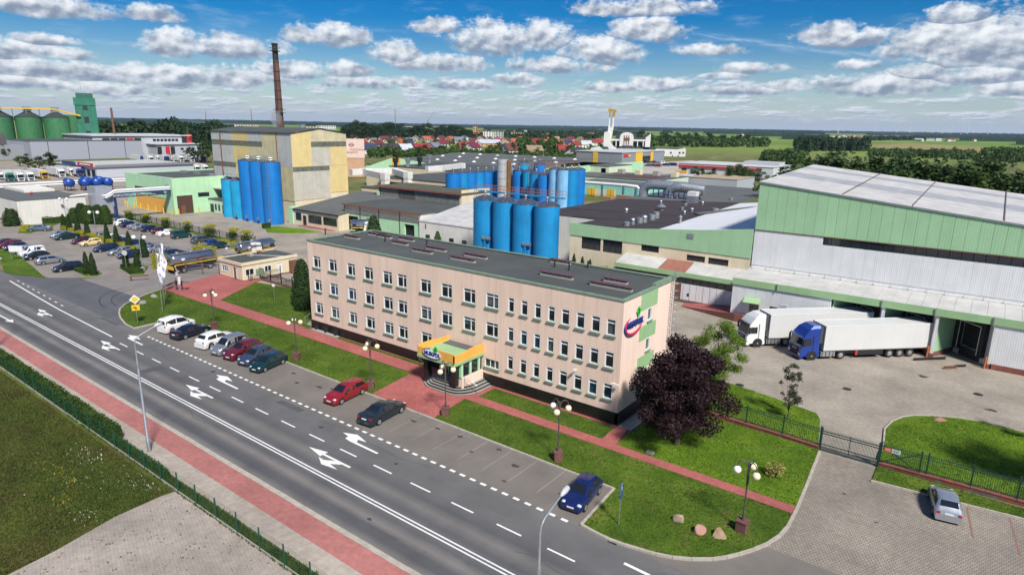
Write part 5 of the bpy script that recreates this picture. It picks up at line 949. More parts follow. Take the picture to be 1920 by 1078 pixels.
d = part('door', fbox(MB(), f1, 4.9, 5.5, .2, 2.1, -.12, -.06), WHITE, gh, True); part('arch', fbox(MB(), f1, 4.2, 4.9, .2, 2.1, -.14, -.1), RUST, gh, True); part('door', fbox(MB(), f2, 6.4, 7.4, .2, 2.1, -.12, -.08), WHITE, gh, True)
part('green_board', fbox(MB(), f2, 2.4, 3.7, .5, 1.7, .0, .06), COPING, gh, True)
part('roof', MB().box(gx0 - .1, gx1 + .1, gy0 - .1, gy1 + .1, 2.75, 2.95), BITUMEN, gh, True)
for q in ((gx0 - .14, gx1 + .14, gy0 - .16, gy0 + .04), (gx0 - .14, gx0 + .06, gy0 + .05, gy1 + .14), (gx1 - .06, gx1 + .14, gy0 + .05, gy1 + .14)): part('parapet', MB().box(q[0], q[1], q[2], q[3], 2.6, 3.08), CREAM, gh, True)
part('roof_vent', MB().box(-100.6, -99.6, 58.6, 59.2, 2.9, 3.35), CONC, gh, True); part('roof_vent', MB().box(-100.2, -99.5, 60.2, 60.8, 2.9, 3.6), RUST, gh, True); part('roof_cable', MB().bar((-100.4, 59.5, 3.0), (-95.6, 62.4, 3.0), .1, .06), WHITE, gh, True)
part('porch_screen', MB().box(-95.2, -94.4, 63, 64.4, .1, 2.2), RUST, gh, True)
# ------------------------------------------------------------------ left side of the factory
gr = thing('green_hall', 'mint green hall with orange door and brown gate by the yard', 'hall', (-194, 98, 0))
q = (-208.2, -179.6, 84.5, 112)
part('wall', wall_mesh(Face((q[0], q[2]), (1, 0), (0, -1)), q[1] - q[0], 0, 9.9, [(5.6, 23.4, 4.9, 6.4), (5.4, 23.8, 0, 4.1)], .25), MINT, gr, True); part('wall', wall_mesh(Face((q[1], q[2]), (0, 1), (1, 0)), q[3] - q[2], 0, 9.9, [(.9, 5.3, 0, 5)], .3), MINT, gr, True)
part('wall', wall_mesh(Face((q[0], q[3]), (0, -1), (-1, 0)), q[3] - q[2], 0, 9.9), MINT, gr, True); part('roof', MB().box(q[0] + .3, q[1] - .3, q[2] + .3, q[3], 9.2, 9.5), BITUMEN, gr, True); part('parapet_cap', MB().box(q[0], q[1], q[2], q[2] + .3, 9.9, 9.98), WHITE, gr, True)
f = Face((q[0], q[2]), (1, 0), (0, -1)); part('orange_door', fbox(MB(), f, 5.4, 23.8, 0, 4.1, -.24, -.1), ORANGE, gr, True); part('window_band', fbox(MB(), f, 5.6, 23.4, 4.9, 6.4, -.24, -.12), BACKG, gr, True)
for i in range(11): part('mullion', fbox(MB(), f, 5.6 + i * 1.75, 5.7 + i * 1.75, 4.9, 6.4, -.12, -.06), DKMETAL, gr, True)
f = Face((q[1], q[2]), (0, 1), (1, 0)); bd = part('brown_gate', fbox(MB(), f, .9, 5.3, 0, 5, -.28, -.15), flat('brown_door', (.075, .038, .028), .7), gr, True); part('wicket', fbox(MB(), f, 1.9, 3.1, .1, 2.3, -.15, -.12), RUST, bd, True)
window(gr, f, 6.9, 10.1, 4.4, 5.5, (.33, .66), None, -.03, .08, DKMETAL, BACKG); part('vent', MB().box(q[1] - 2.2, q[1] - 1.6, q[2] - .7, q[2] - .05, 5.6, 8.2), GALV, gr, True)
for i in range(3): p = (q[0] + 6 + i * 8, 98); part('roof_vent', MB().box(p[0], p[0] + 1.5, p[1], p[1] + 1.5, 9.4, 10.2), GALV, gr, True)
for i, p in enumerate(((-209.1, 84.0), (-206.2, 83.4), (-201.7, 83.4), (-197.3, 83.3), (-192.9, 83.4), (-188.6, 83.5), (-183.6, 83.3), (-179.4, 83.6), (-178.5, 85.0), (-178.3, 90.6))):
    single('bollard', MB().lathe((p[0], p[1], 0), [(.17, -.05), (.17, 1.5), (.1, 1.62), (.01, 1.64)], 10), YELLOWP, 'yellow bollard guarding the mint hall, %s from left' % nth(i), 'bollard', (p[0], p[1], 0), 'yellow bollards by the mint hall')
sm = shed('pump_house', 'tiny mint pump house with dark roof left of the blue silos', -179.3, -170.5, 94.2, 100, 3.6, M('mint_pale', (.5, .68, .52), .85, .08, .4), BITUMEN); f = Face((-179.3, 94.2), (1, 0), (0, -1)); openings(sm, f, [(3.2, 4.0, .8, 2.4), (5, 5.8, .8, 2.4)]); part('door', fbox(MB(), f, .6, 2.4, 0, 2.3, 0, .05), DKMETAL, sm, True); part('upper_awning', MB().box(-181, -169, 96, 101, 6.4, 6.7), WROOF, sm, True); part('door', fbox(MB(), f, 7, 8.4, 0, 2.5, 0, .05), DKMETAL, sm, True)
wl = shed('white_annex', 'plain white flat roofed building at the left edge behind the car park', -222, -186.3, 50.9, 65.5, 5.75, WHITEW, GREYROOF, over=.02); openings(wl, Face((-222, 50.9), (1, 0), (0, -1)), [(14, 15.2, 1.6, 2.8), (18, 19.2, 1.6, 2.8), (26.5, 28.5, 2.2, 3.5)]); part('plinth', MB().box(-222, -186.25, 50.85, 50.895, 0, .5), RUST, wl, True)
p = G(59, 365, 6); part('red_beacon', MB().sphere((p.x, p.y, 6.4), .35, 8, 6), RED, wl, True); part('roof_step', MB().box(-221, -205, 58, 65, 5.9, 6.6), WHITEW, wl, True)
# pipe bridge with its silver steel housing
pb = thing('pipe_bridge', 'silver steel housing and blue trussed pipe bridge reaching to the mint hall', 'pipe bridge', (-183, 68, 0))
part('housing', MB().box(-187.2, -182.2, 66.5, 70.5, 3.4, 8.4), ribbed('silver_sheet', (.50, .53, .58), .3, 'X', .35, .1, .5, .6, .1), pb, True)
for x in (-187.2, -182.4):
    for y in (66.5, 70.3): part('leg', MB().box(x, x + .2, y, y + .2, -.05, 3.4), BLUED, pb, True)
for i in range(9): part('slat', MB().box(-187 + i * .56, -186.75 + i * .56, 66.3, 66.4, .8, 3.2), GALV, pb, True)
for z in (4.2, 5.3): part('deck_rail', MB().bar((-187.4, 65.6, z), (-181.8, 65.6, z), .07), GALV, pb, True)
part('deck', MB().box(-187.4, -181.8, 65.6, 66.45, 3.2, 3.35), GALV, pb, True)
for z, r in ((7.4, .3), (6.9, .2)): part('pipe', MB().tube([(-182.2, 68.2, z - 1.2), (-181.2, 68.4, z - 1.2), (-181, 69.5, z - .6), (-181, 70.5, z), (-181, 84.4, z)], r, 8), WHITE, pb, True, smooth=True)
for z in (5.6, 6.5): part('chord', MB().box(-181.6, -180.4, 70, 84.4, z, z + .14), BLUED, pb, True)
for i in range(14): part('truss_bar', MB().bar((-180.35, 70 + i, 5.65 if i % 2 else 6.55), (-180.35, 71 + i, 6.55 if i % 2 else 5.65), .1), BLUED, pb, True)
part('pipe', MB().tube([(-187.2, 67.5, 6.2), (-187.6, 66, 6.2), (-187.6, 63, 6.0), (-187.5, 62.5, 5.9)], .25, 8), WHITE, pb, True, smooth=True)
for y in (70.3,): part('leg', MB().box(-181.6, -180.4, y, y + .2, -.05, 5.6), BLUED, pb, True)
# long white pipe run and the blue lying tanks further back
pr_ = thing('pipe_run', 'long white insulated pipes on thin posts before the parked lorries', 'pipeline', (-268, 90, 0))
for dz, r in ((3.2, .35), (2.4, .3)): part('pipe', MB().tube([(-268, 60, dz), (-267, 75, dz), (-266, 112, dz)], r, 8), WHITE, pr_, True, smooth=True)
for i in range(10): part('post', MB().box(-267.4, -267.2, 62 + i * 5.2, 62.2 + i * 5.2, -.05, 3.0), RUST, pr_, True)
for i, (x, y) in enumerate(((-263.4, 88.8), (-260.8, 92.9), (-259.6, 96.2), (-259.0, 99.6), (-268, 96), (-267, 100))):
    t = thing('lying_tank', 'deep blue horizontal tank on a rusty rack, %s from left' % nth((0, 2, 4, 5, 1, 3)[i]), 'tank', (x, y, 0), 0, 'blue tanks on the rusty rack')
    k = MB().tube([(-4.6, 0, 2.9), (-4.4, 0, 2.9), (-3.9, 0, 2.9), (-.4, 0, 2.9), (.1, 0, 2.9), (.3, 0, 2.9)], [.3, 1.0, 1.5, 1.5, 1.0, .3], 18); part('shell', k, flat('lying_tank_blue', (.006, .05, .28), .4), t, smooth=True)
    for xx in (-3.6, -.8):
        for yy in (-1, 1): part('leg', MB().box(xx - .08, xx + .08, yy - .08, yy + .08, -.05, 2.4), RUST, t)
# store with red sign, grey hall, red and white hall
st = shed('repair_shop', 'pale grey flat roofed repair shop with a red sign on the corner', -362, -316, 117, 160, 4.5, flat('shop_grey', (.46, .48, .52), .6), WROOF, over=.6); f = Face((-316, 117), (0, 1), (1, 0)); openings(st, Face((-362, 117), (1, 0), (0, -1)), [(20, 23, .4, 3.2), (28, 31, .4, 3.2), (36, 39, .4, 3.2), (41, 44.5, .2, 3.2)])
part('fascia', MB().box(-315.38, -315.3, 116.4, 160.6, 4.45, 5.6), M('fascia_grey', (.20, .21, .23), .6, .1, 1), st, True); part('red_sign', MB().box(-334, -317, 116.2, 116.38, 4.6, 6.2), RED, st, True); part('blue_sign', MB().box(-352, -336, 116.2, 116.38, 4.6, 6.0), BLUED, st, True); part('sign_text', MB().box(-331, -320, 116.1, 116.19, 5.2, 5.7), WHITE, st, True)
gy = shed('grey_hall', 'long windowless grey steel hall below the green grain silos', -520, -470, 140, 204, 11.2, flat('hall_grey', (.33, .345, .40), .6), BITUMEN, 11.2); f = Face((-470, 140), (0, 1), (1, 0))
for a in (9, 31, 53): part('joint', fbox(MB(), f, a, a + .3, 0, 11, .0, .05), DKMETAL, gy, True)
part('brick_stack', MB().box(-500, -497, 133, 136, 0, 15.5), M('stack', (.10, .09, .085), .9), gy, True); part('wing', MB().box(-520, -482, 120, 140, 0, 8.5), flat('wing_grey', (.26, .27, .29), .7), gy, True)
rh = thing('red_trimmed_hall', 'grey sports style hall with red door bays and pale roof', 'hall', (-500, 226, 0))
part('wall', MB().box(-540, -480, 178, 242, 0, 14), flat('hall_pale', (.45, .46, .49), .6), rh, True); part('roof', MB().box(-541, -479, 177, 243, 14, 14.7), M('pale_roof', (.50, .50, .49), .7, .1, .3), rh, True); part('front_block', MB().box(-479.9, -466, 212, 246, 0, 8.6), flat('hall_pale2', (.42, .43, .48), .6), rh, True); part('block_roof', MB().box(-480, -465, 211, 247, 8.6, 9.1), WROOF, rh, True)
for y, m in ((186, DKMETAL), (191, DKMETAL), (196, DKMETAL), (201, RED), (206, DKMETAL)): part('bay', MB().box(-479.95, -479.7, y - 2.2, y + 2.2, 0, 12.6), m, rh, True)
for y, m in ((213.5, DKMETAL), (219, RED), (222.5, DKMETAL)): part('bay', MB().box(-465.95, -465.7, y - 1.4, y + 1.4, 0, 7.2), m, rh, True)
part('red_corner', MB().box(-482, -479.4, 240, 244, 9.2, 15.2), RED, rh, True); part('dark_corner', MB().box(-482, -479.4, 236.5, 239.9, 9.2, 15.2), DKMETAL, rh, True)
for i in range(7): part('window', MB().box(-479.69, -479.6, 216 + i * 2.6, 218 + i * 2.6, 10.6, 12), BACKG, rh, True)
for i in range(4): part('window', MB().box(-465.69, -465.6, 228 + i * 4, 230 + i * 4, 5, 6.2), BACKG, rh, True)
# grain silos and elevator
GSILO = ribbed('silo_green', (.05, .19, .075), 1.1, 'Z', .6, .2, .1, .4, .45); GDK = M('silo_roof', (.035, .045, .04), .7, .3, .3); GTW = M('elevator_green', (.025, .17, .105), .75, .3, .25, streak=.6)
def gs(u, r0, i, R_=565):
    q = AT(u, 235, R_); t = thing('grain_silo', 'huge ribbed green grain silo left of the elevator tower, %s from left' % nth(i), 'silo', (q.x, q.y, 0), 0, 'green grain silos')
    part('shell', MB().cyl((0, 0), 0, 25.6, r0, n=40, cap=False), GSILO, t, smooth=True); part('roof_cone', MB().lathe((0, 0, 25.6), [(r0 + .3, 0), (1.4, 3.8), (.01, 4.4)], 32), GDK, t); part('head_house', MB().box(-2, 2, -2, 2, 29.2, 32.4), GALV, t)
for i, u in enumerate((0, 55, 107)): gs(u, 7.7, i)
q = AT(140, 240, 590); t = thing('grain_silo', 'narrower dark green silo tucked against the elevator tower', 'silo', (q.x, q.y, 0)); part('shell', MB().cyl((0, 0), 0, 27.5, 6, n=32), GSILO, t, smooth=True)
q = AT(165, 240, 575); th = atan2(q.y, q.x) - pi / 2; el = thing('elevator_tower', 'tall weathered green concrete grain elevator with antennas on top', 'tower', (q.x, q.y, 0), th)
part('shaft', MB().box(-6.2, 6.2, -6.2, 6.2, 0, 38.5), GTW, el); part('head', MB().box(-6.7, 6.7, -6.7, 6.7, 34.5, 39.6), GTW, el); part('top_house', MB().box(-4.8, 5.6, -5, 5, 39.6, 42.8), M('elev_dark', (.03, .12, .085), .8, .3, .4), el)
for x in (-6.25, -2.2, 2.2, 6.05): part('pilaster', MB().box(x, x + .5, -6.6, -6.2, 0, 34.5), M('elev_trim', (.02, .15, .09), .8, .2, .5), el)
for z in (31, 22, 12): part('window', MB().box(-1.4, 1.4, -6.35, -6.2, z, z + 4.5), BACKG, el)
for x, h in ((-4, 3), (-1, 5), (1.5, 7), (3, 5), (4.6, 4), (-2.6, 4)): part('antenna', MB().bar((x, 0, 42.6), (x, 0, 43 + h), .25), GALV, el)
a, b = AT(-30, 209, 560), AT(150, 217, 568); cv = thing('silo_conveyor', 'yellow conveyor bridge running over the green grain silos', 'conveyor', (a.x, a.y, 30)); m1 = AT(98, 209, 563)
part('bridge', MB().bar((a.x, a.y, 31.2), (m1.x, m1.y, 31.2), 1.6, .9), YELLOWP, cv, True); part('bridge', MB().bar((m1.x, m1.y, 31.2), (b.x, b.y, 27), 1.6, .9), YELLOWP, cv, True)
for i in range(6): w = a.lerp(m1, i / 5); part('trestle', MB().bar((w.x, w.y, 25), (w.x, w.y, 30.6), .5), COPING, cv, True)
q = AT(213, 240, 560); single('steel_stack', MB().cyl((q.x, q.y), 0, 33, .9, .7, 10), RUST, 'thin rusty steel stack right of the elevator tower', 'stack', (q.x, q.y, 0))
# pink billboard building
q = AT(666, 290, 325); t = thing('sign_building', 'pink blank wall with faded red lettering right of the yellow tower', 'building', (q.x, q.y, 0), atan2(q.y, q.x) - pi / 2)
part('upper_wall', MB().box(-4.6, 4.4, -3, 6, 9, 17.8), M('pink_wall', (.66, .50, .43), .85, .06, .3), t); part('lower_wall', MB().box(-4.4, 4.2, -2.8, 6, 0, 8.98), M('tan_wall', (.50, .30, .18), .85, .1, .3), t)
FR = M('faded_red', (.33, .12, .10), .9); part('emblem', MB().tube([(-1.6 + 1.0 * cos(2 * pi * i / 12), -3.06, 15.2 + .8 * sin(2 * pi * i / 12)) for i in range(13)], .14, 5), FR, t); part('emblem_bar', MB().box(-3.0, -.2, -3.12, -3.02, 15.0, 15.35), FR, t)
for s_, x, z in (('MLECZARNIA', 1.2, 12.9), ('GRAJEWO', -1.4, 11.6)): o = text(s_, t, FR, 1.15, (0, 0, 0), (pi / 2, 0, 0), .03); o.location = (x, -3.06, z)
# ------------------------------------------------------------------ buildings beyond the brown roof
tq = shed('turquoise_store', 'turquoise and cream store with yellow doors beyond the brown roof', -127.5, -99, 212, 226, 5.2, TURQ, GREYROOF, over=.4); f = Face((-127.5, 212), (1, 0), (0, -1)); part('cream_band', fbox(MB(), f, 5, 16, 0, 2.9, 0, .04), CREAM, tq, True)
for a in (4.3, 12.4): dd = part('yellow_door', fbox(MB(), f, a, a + 3.0, .2, 3.1, .04, .12), YELLOWP, tq, True); part('door_frame', fbox(MB(), f, a + 1.45, a + 1.55, .2, 3.1, .12, .16), RUST, dd, True)
for a in (1.6, 10.2, 19, 24): part('pier', fbox(MB(), f, a, a + .5, 0, 4.9, 0, .3), flat('teal_pier', (.03, .24, .32), .7), tq, True)
part('canopy_pipe', MB().tube([(-132, 209, 5.3), (-106, 209, 5.3), (-101.5, 209, 5.1), (-100.8, 209, 4.4), (-100.8, 209, 2.4)], .55, 8), WHITE, tq, True, smooth=True)
for i, (x, y, l, h) in enumerate(((-111.5, 206, 4, 1.2), (-108.2, 205, 3, .8), (-103.5, 204, 6, 2.6), (-98, 204, 4, 2.4))):
    t = thing('pallet_stack', 'stack of wooden pallets before the turquoise store, %s from left' % nth(i), 'pallets', (x, y, 0), 0, 'pallet stacks')
    for j in range(int(h / .3)): part('pallet', MB().box(-l / 2 + R.uniform(-.1, .1), l / 2, -1.2, 1.2, .3 * j, .3 * j + .24), M('pallet_wood', (.33, .20, .11), .9, .3, 3), t)
single('blue_skip', MB().box(-1.6, 1.6, -1, 1, 0, 1.7).box(-1.7, 1.7, -1.1, 1.1, 1.71, 1.85), BLUED, 'dark blue skip at the right end of the turquoise store', 'skip', None).location = (-95.5, 205, 0)
cg = shed('cream_mint_store', 'cream and mint store just right of the blue tank cluster', -168, -142, 262, 285, 8.0, M('cream_mint', (.60, .68, .48), .85, .1), GREYROOF); openings(cg, Face((-142, 262), (0, 1), (1, 0)), [(4, 6, 1.5, 4), (8, 10, 1.5, 4), (12, 14, 1.5, 4)])
gb = shed('patched_roof_store', 'low mint store with grey felt roof and rusty brown patch', -152, -108, 238, 272, 5.0, M('mint_faded', (.50, .62, .48), .85, .1), GREYROOF); part('roof_patch', MB().box(-136, -112, 243, 262, 5.25, 5.28), M('brown_patch', (.085, .045, .038), .9, .25, .3), gb, True)
for i in range(5): part('roof_box', MB().box(-146 + i * 8.5, -143.5 + i * 8.5, 262, 265, 5.2, 7.2), CONC if i % 2 else CREAM, gb, True)
tr = shed('tan_roof_shed', 'grey shed with sandy tan roof beyond the silver duct', -110, -88, 276, 300, 4.6, flat('shed_grey', (.38, .40, .43), .7), M('tan_roof', (.38, .30, .20), .9, .15, .4)); part('white_strip', MB().box(-121, -110.3, 276, 298, 3.8, 4.5), WROOF, tr, True)
single('shipping_container', MB().box(-6, 6, -1.3, 1.3, 0, 2.7).box(-6.05, -5.9, -1.35, 1.35, 0, 2.75).box(5.9, 6.05, -1.35, 1.35, 0, 2.75), ribbed('container_red', (.16, .03, .035), .3, 'X', .6), 'dark red shipping container beyond the blue tanks', 'container').location = tuple(G(1123, 327))
single('shipping_container', MB().box(-3, 3, -1.3, 1.3, 0, 2.6).box(-3.05, -2.9, -1.35, 1.35, 0, 2.65).box(2.9, 3.05, -1.35, 1.35, 0, 2.65), ORANGE, 'orange container beside the store with the red stripe', 'container').location = tuple(G(1278, 329))
rs = thing('retail_store', 'grey retail box with yellow panels and a red yellow logo', 'store', (-230, 440, 0))
RG = ribbed('retail_grey', (.27, .29, .32), .6, 'Z', .6, .08, .2, .4, .1)
part('wall', MB().box(-249, -212, 409, 480, 0, 8.3), RG, rs, True); part('roof', MB().box(-249.5, -211.5, 408.5, 480.5, 8.3, 8.7), flat('retail_roof', (.46, .47, .48), .7), rs, True)
part('yellow_panel', MB().box(-235, -231.3, 408.6, 408.95, .3, 8.2), YELLOWP, rs, True); part('yellow_panel', MB().box(-211.95, -211.6, 430, 441, .3, 8), YELLOWP, rs, True); part('yellow_panel', MB().box(-211.95, -211.5, 455, 459, .3, 9.2), YELLOWP, rs, True); part('glass_front', MB().box(-211.95, -211.7, 442, 454.5, .2, 5.2), BACKG, rs, True)
part('red_logo', MB().box(-211.95, -211.6, 412, 418, 5.4, 7.2), RED, rs, True); part('yellow_logo', MB().box(-211.95, -211.6, 418.2, 422, 5.4, 6.6), YELLOWP, rs, True)
r2 = shed('discount_store', 'white low store with a red stripe along its front', -152, -98, 366, 402, 5.6, flat('store_white', (.58, .59, .62), .6), M('store_roof', (.50, .50, .50), .8, .1, .3), over=.3); part('red_stripe', MB().box(-152.1, -104, 365.4, 365.98, 3.6, 4.7), RED, r2, True); part('roof_unit', MB().box(-120, -100, 384, 396, 5.7, 7.6), flat('unit_grey', (.45, .46, .48), .6), r2, True); openings(r2, Face((-152, 366), (1, 0), (0, -1)), [(2, 5, .4, 3), (30, 36, .4, 3)])
struct('retail_car_park', sheet([(-211, 330), (-150, 330), (-152, 460), (-205, 520), (-211, 470)], -.03), M('pale_concrete_yard', (.40, .37, .32), .9, .2, .05))
struct('dry_field', sheet([(-262, 300), (-152, 300), (-150, 360), (-211, 405), (-262, 405)], -.035), grassmat('dry_grass', [(.3, (.16, .15, .05)), (.6, (.24, .20, .09)), (.8, (.30, .24, .13))], .05))
# church: white curved walls, round gable with a cross window, slender bell tower
q = AT(1168, 285, 640); K = 640 / F_PX; th = atan2(q.y, q.x) - pi / 2
chh = thing('church', 'white modern church with round gable and slender gold topped bell tower', 'church', (q.x, q.y, 0), th)
CW = M('church_white', (.66, .65, .62), .85, .06, .2); CR = M('church_roof', (.045, .055, .058), .8, .2, .2); GOLD = M('church_gold', (.40, .24, .03), .5, .2, .5)
def X(u): return (u - 1168) * K
def Zp(u, v): return CAM_H - (v - (237.2 + .0175 * (u - 1040))) * K
def plate(name, pts, y0, y1, mat):
    n = len(pts); vs = [(X(u), y0, Zp(u, v)) for u, v in pts] + [(X(u), y1, Zp(u, v)) for u, v in pts]
    part(name, MB().add(vs, [tuple(range(n)), tuple(range(n, 2 * n))[::-1]] + [(i, n + i, n + (i + 1) % n, (i + 1) % n) for i in range(n)]), mat, chh)
plate('nave_roof', [(1148, 275), (1149, 262), (1156, 252), (1164, 246), (1174, 244), (1184, 246), (1190, 254), (1194, 258), (1206, 256), (1215, 249), (1215, 275)], 2, 30, CR)
plate('round_gable', [(1161, 272), (1161, 256), (1162.5, 251.5), (1166, 248.5), (1173, 247), (1180, 248.5), (1184, 251.5), (1185.5, 256), (1185, 272)], -2, 1.5, CW)
for u in (1169, 1173, 1177): plate('cross_window', [(u - .7, 269), (u - .7, 253), (u + .7, 253), (u + .7, 269)], -2.3, -2.05, RUST)
plate('cross_window', [(1168, 262), (1168, 257), (1178.5, 257), (1178.5, 262)], -2.28, -2.06, RUST)
plate('fin_wall', [(1206, 273), (1206.5, 257), (1215.5, 249.5), (1215, 273)], -2, 4, CW); plate('beam', [(1145, 262), (1145, 259), (1206, 260), (1206, 263)], -1.5, 0, CW)
for u in (1155, 1193, 1203): plate('pillar', [(u - .8, 272), (u - .8, 262), (u + .8, 262), (u + .8, 272)], -1.4, -.2, CW)
plate('sail_wall', [(1132.5, 272), (1133, 247), (1139, 246), (1142.5, 247), (1144, 258), (1146, 266), (1150, 271), (1156, 275), (1158, 280), (1132, 280)], -4, -1, CW)
plate('tower_root', [(1139, 260), (1139.5, 238), (1149, 238), (1147, 254), (1145, 260)], -1.5, 3, CW); plate('pylon', [(1140, 238), (1140.5, 209), (1142.5, 209), (1142.5, 238)], -.5, 1.5, CW); plate('pylon', [(1146, 238), (1147, 212), (1149.5, 212), (1149, 238)], -.5, 1.5, CW)
for i in range(9): plate('rung', [(1142.4, 236 - i * 2.6), (1142.4, 235 - i * 2.6), (1146.4, 234 - i * 2.6), (1146.4, 235 - i * 2.6)], 0, 1, GALV)
plate('gold_arm', [(1138, 211), (1138, 206), (1152.5, 208.5), (1152.5, 213)], -.8, 1.8, GOLD); plate('gold_arm', [(1139.8, 221), (1139.8, 211), (1142.4, 211), (1142.4, 221)], -.9, 1.9, GOLD); plate('gold_arm', [(1146.2, 220), (1146.6, 212), (1150.8, 213), (1150, 220)], -.9, 1.9, GOLD); plate('spike', [(1139.7, 206), (1139.7, 203), (1140.2, 203), (1140.2, 206)], 0, .5, GALV)
plate('porch', [(1110, 288), (1111, 275), (1126, 272), (1132, 276), (1134, 280), (1145, 282), (1160, 283), (1190, 282), (1200, 279), (1204, 283), (1222, 281), (1222, 290), (1110, 290)], -14, -6, CW)
plate('porch_roof', [(1120, 275), (1130, 271.5), (1141, 273), (1145, 280), (1132, 280)], -13, -4, CR); plate('dome_roof', [(1164, 273), (1166, 270), (1184, 270.5), (1184, 276), (1176, 274), (1168, 276)], -8, -3, CR); plate('apron_roof', [(1133, 281), (1160, 280), (1200, 279), (1222, 277), (1218, 283), (1160, 284)], -15, -13.9, CR)
for u in (1117, 1120, 1124, 1128): plate('window', [(u - .9, 280.5), (u - .9, 277.5), (u + .9, 277.5), (u + .9, 280.5)], -14.2, -14.02, BACKG)
plate('parish_house', [(1219, 292), (1222, 280), (1226, 276), (1262, 277), (1276, 275), (1276, 291)], -12, 6, CW); plate('parish_roof', [(1204, 282), (1204, 274), (1274, 275), (1262, 278), (1226, 277.5), (1220, 282)], 0, 14, CR)
for u in (1228, 1239, 1251, 1266, 1272): plate('window', [(u - 1.5, 283.5), (u - 1.5, 280.5), (u + 1.5, 280.5), (u + 1.5, 283.5)], -12.2, -12.02, BACKG)
for u in (1230, 1237, 1254, 1264): plate('window', [(u - .8, 290), (u - .8, 286), (u + .8, 286), (u + .8, 290)], -12.2, -12.02, BACKG)
# ------------------------------------------------------------------ houses of the town
ROOFS = {'red': M('tile_red', (.26, .028, .03), .8, .2, .2), 'orange': M('tile_orange', (.36, .10, .05), .8, .2, .2), 'maroon': M('tile_maroon', (.14, .022, .03), .8, .2, .2), 'brown': M('tile_brown', (.13, .04, .032), .8, .2, .2), 'dark': M('tile_dark', (.04, .036, .044), .8, .2, .2), 'blue': M('tile_blue', (.026, .04, .085), .8, .2, .2), 'grey': M('tile_grey', (.17, .18, .21), .8, .2, .2), 'pale': M('tile_pale', (.46, .49, .52), .5, .1, .2), 'tan': M('tile_tan', (.28, .20, .13), .8, .2, .2)}
WALLS = {'white': M('house_white', (.70, .68, .64), .85, .05, .2), 'cream': M('house_cream', (.62, .52, .35), .85, .06, .2), 'yellow': M('house_yellow', (.64, .50, .16), .85, .06, .2), 'tan': M('house_tan', (.50, .38, .27), .85, .06, .2), 'grey': M('house_grey', (.42, .42, .43), .85, .06, .2), 'orange': M('house_orange', (.55, .30, .14), .85, .06, .2)}
def house(u, v, w, roof, wall, turn=.0, d=None, hw=4.2, hr=4.2, label=''):
    p = G(u, v); d = d or w * .95; th = atan2(p.y, p.x) - pi / 2 + turn
    t = thing('house', label, 'house', (p.x, p.y, 0), th, 'houses of the town'); a, b = w / 2, d / 2
    part('wall', MB().add([(-a, -b, 0), (a, -b, 0), (a, b, 0), (-a, b, 0), (-a, -b, hw), (a, -b, hw), (a, b, hw), (-a, b, hw), (-a, 0, hw + hr - .1), (a, 0, hw + hr - .1)], [(0, 1, 5, 4), (2, 3, 7, 6), (1, 2, 6, 9, 5), (3, 0, 4, 8, 7)]), WALLS[wall], t)
    o = .6; k = hr / b; zz = hw - o * k
    r = part('roof', MB().add([(-a - o, -b - o, zz), (a + o, -b - o, zz), (a + o, 0, hw + hr), (-a - o, 0, hw + hr), (-a - o, b + o, zz), (a + o, b + o, zz), (-a - o, -b - o, zz + .25), (a + o, -b - o, zz + .25), (a + o, 0, hw + hr + .3), (-a - o, 0, hw + hr + .3), (-a - o, b + o, zz + .25), (a + o, b + o, zz + .25)], [(6, 7, 8, 9), (9, 8, 11, 10), (3, 2, 1, 0), (4, 5, 2, 3), (0, 1, 7, 6), (5, 4, 10, 11), (1, 2, 8, 7), (2, 5, 11, 8), (0, 6, 9, 3), (3, 9, 10, 4)]), ROOFS[roof], t)
    part('chimney', MB().box(a * .2, a * .2 + .9, -.5, .5, hw + hr * .6, hw + hr + 1.3), ROOFS['brown'], r)
    for x in (-.55, .0, .55): part('window', MB().box(x * a - .7, x * a + .7, -b - .06, -b, 1.3, 2.9), BACKG, t)
    for s in (-1, 1):
        for y in (-.35, .35): part('window', MB().box(s * a - .03, s * a + .03, y * b - .6, y * b + .6, hw * .35, hw * .35 + 1.5), BACKG, t)
        part('window', MB().box(s * a - .03, s * a + .03, -.7, .7, hw + .3, hw + 1.8), BACKG, t)
HS = [(679, 277, 12, 'red', 'cream', 1.1), (706, 278, 13, 'maroon', 'yellow', .9), (727, 274, 12, 'dark', 'cream', 1.0), (692, 289, 13, 'blue', 'white', .3), (731, 288, 14, 'dark', 'tan', .2), (752, 275, 11, 'orange', 'cream', .8), (764, 274, 11, 'blue', 'grey', .3), (760, 289, 11, 'pale', 'cream', .5), (789, 287, 14, 'red', 'tan', .4),
      (814, 284, 12, 'grey', 'grey', .9), (829, 276, 13, 'maroon', 'grey', .2), (878, 272, 14, 'pale', 'white', .9), (898, 275, 10, 'pale', 'white', 1.1), (869, 283, 11, 'red', 'cream', .4), (887, 284, 12, 'maroon', 'white', .8), (920, 275, 22, 'pale', 'orange', .1), (935, 284, 9, 'dark', 'yellow', 1.1), (958, 290, 14, 'brown', 'white', .6),
      (998, 291, 16, 'tan', 'cream', .3), (982, 276, 12, 'red', 'cream', .5), (1001, 276, 13, 'red', 'tan', .9), (1047, 275, 11, 'orange', 'white', .5), (1063, 275, 12, 'blue', 'grey', .3), (1077, 278, 13, 'red', 'cream', .9), (1098, 277, 13, 'pale', 'white', .3), (1119, 273, 14, 'red', 'white', .2), (1037, 288, 13, 'maroon', 'tan', .7), (1057, 289, 11, 'red', 'white', .2), (1080, 296, 14, 'dark', 'white', .9), (1024, 274, 10, 'orange', 'cream', .5)]
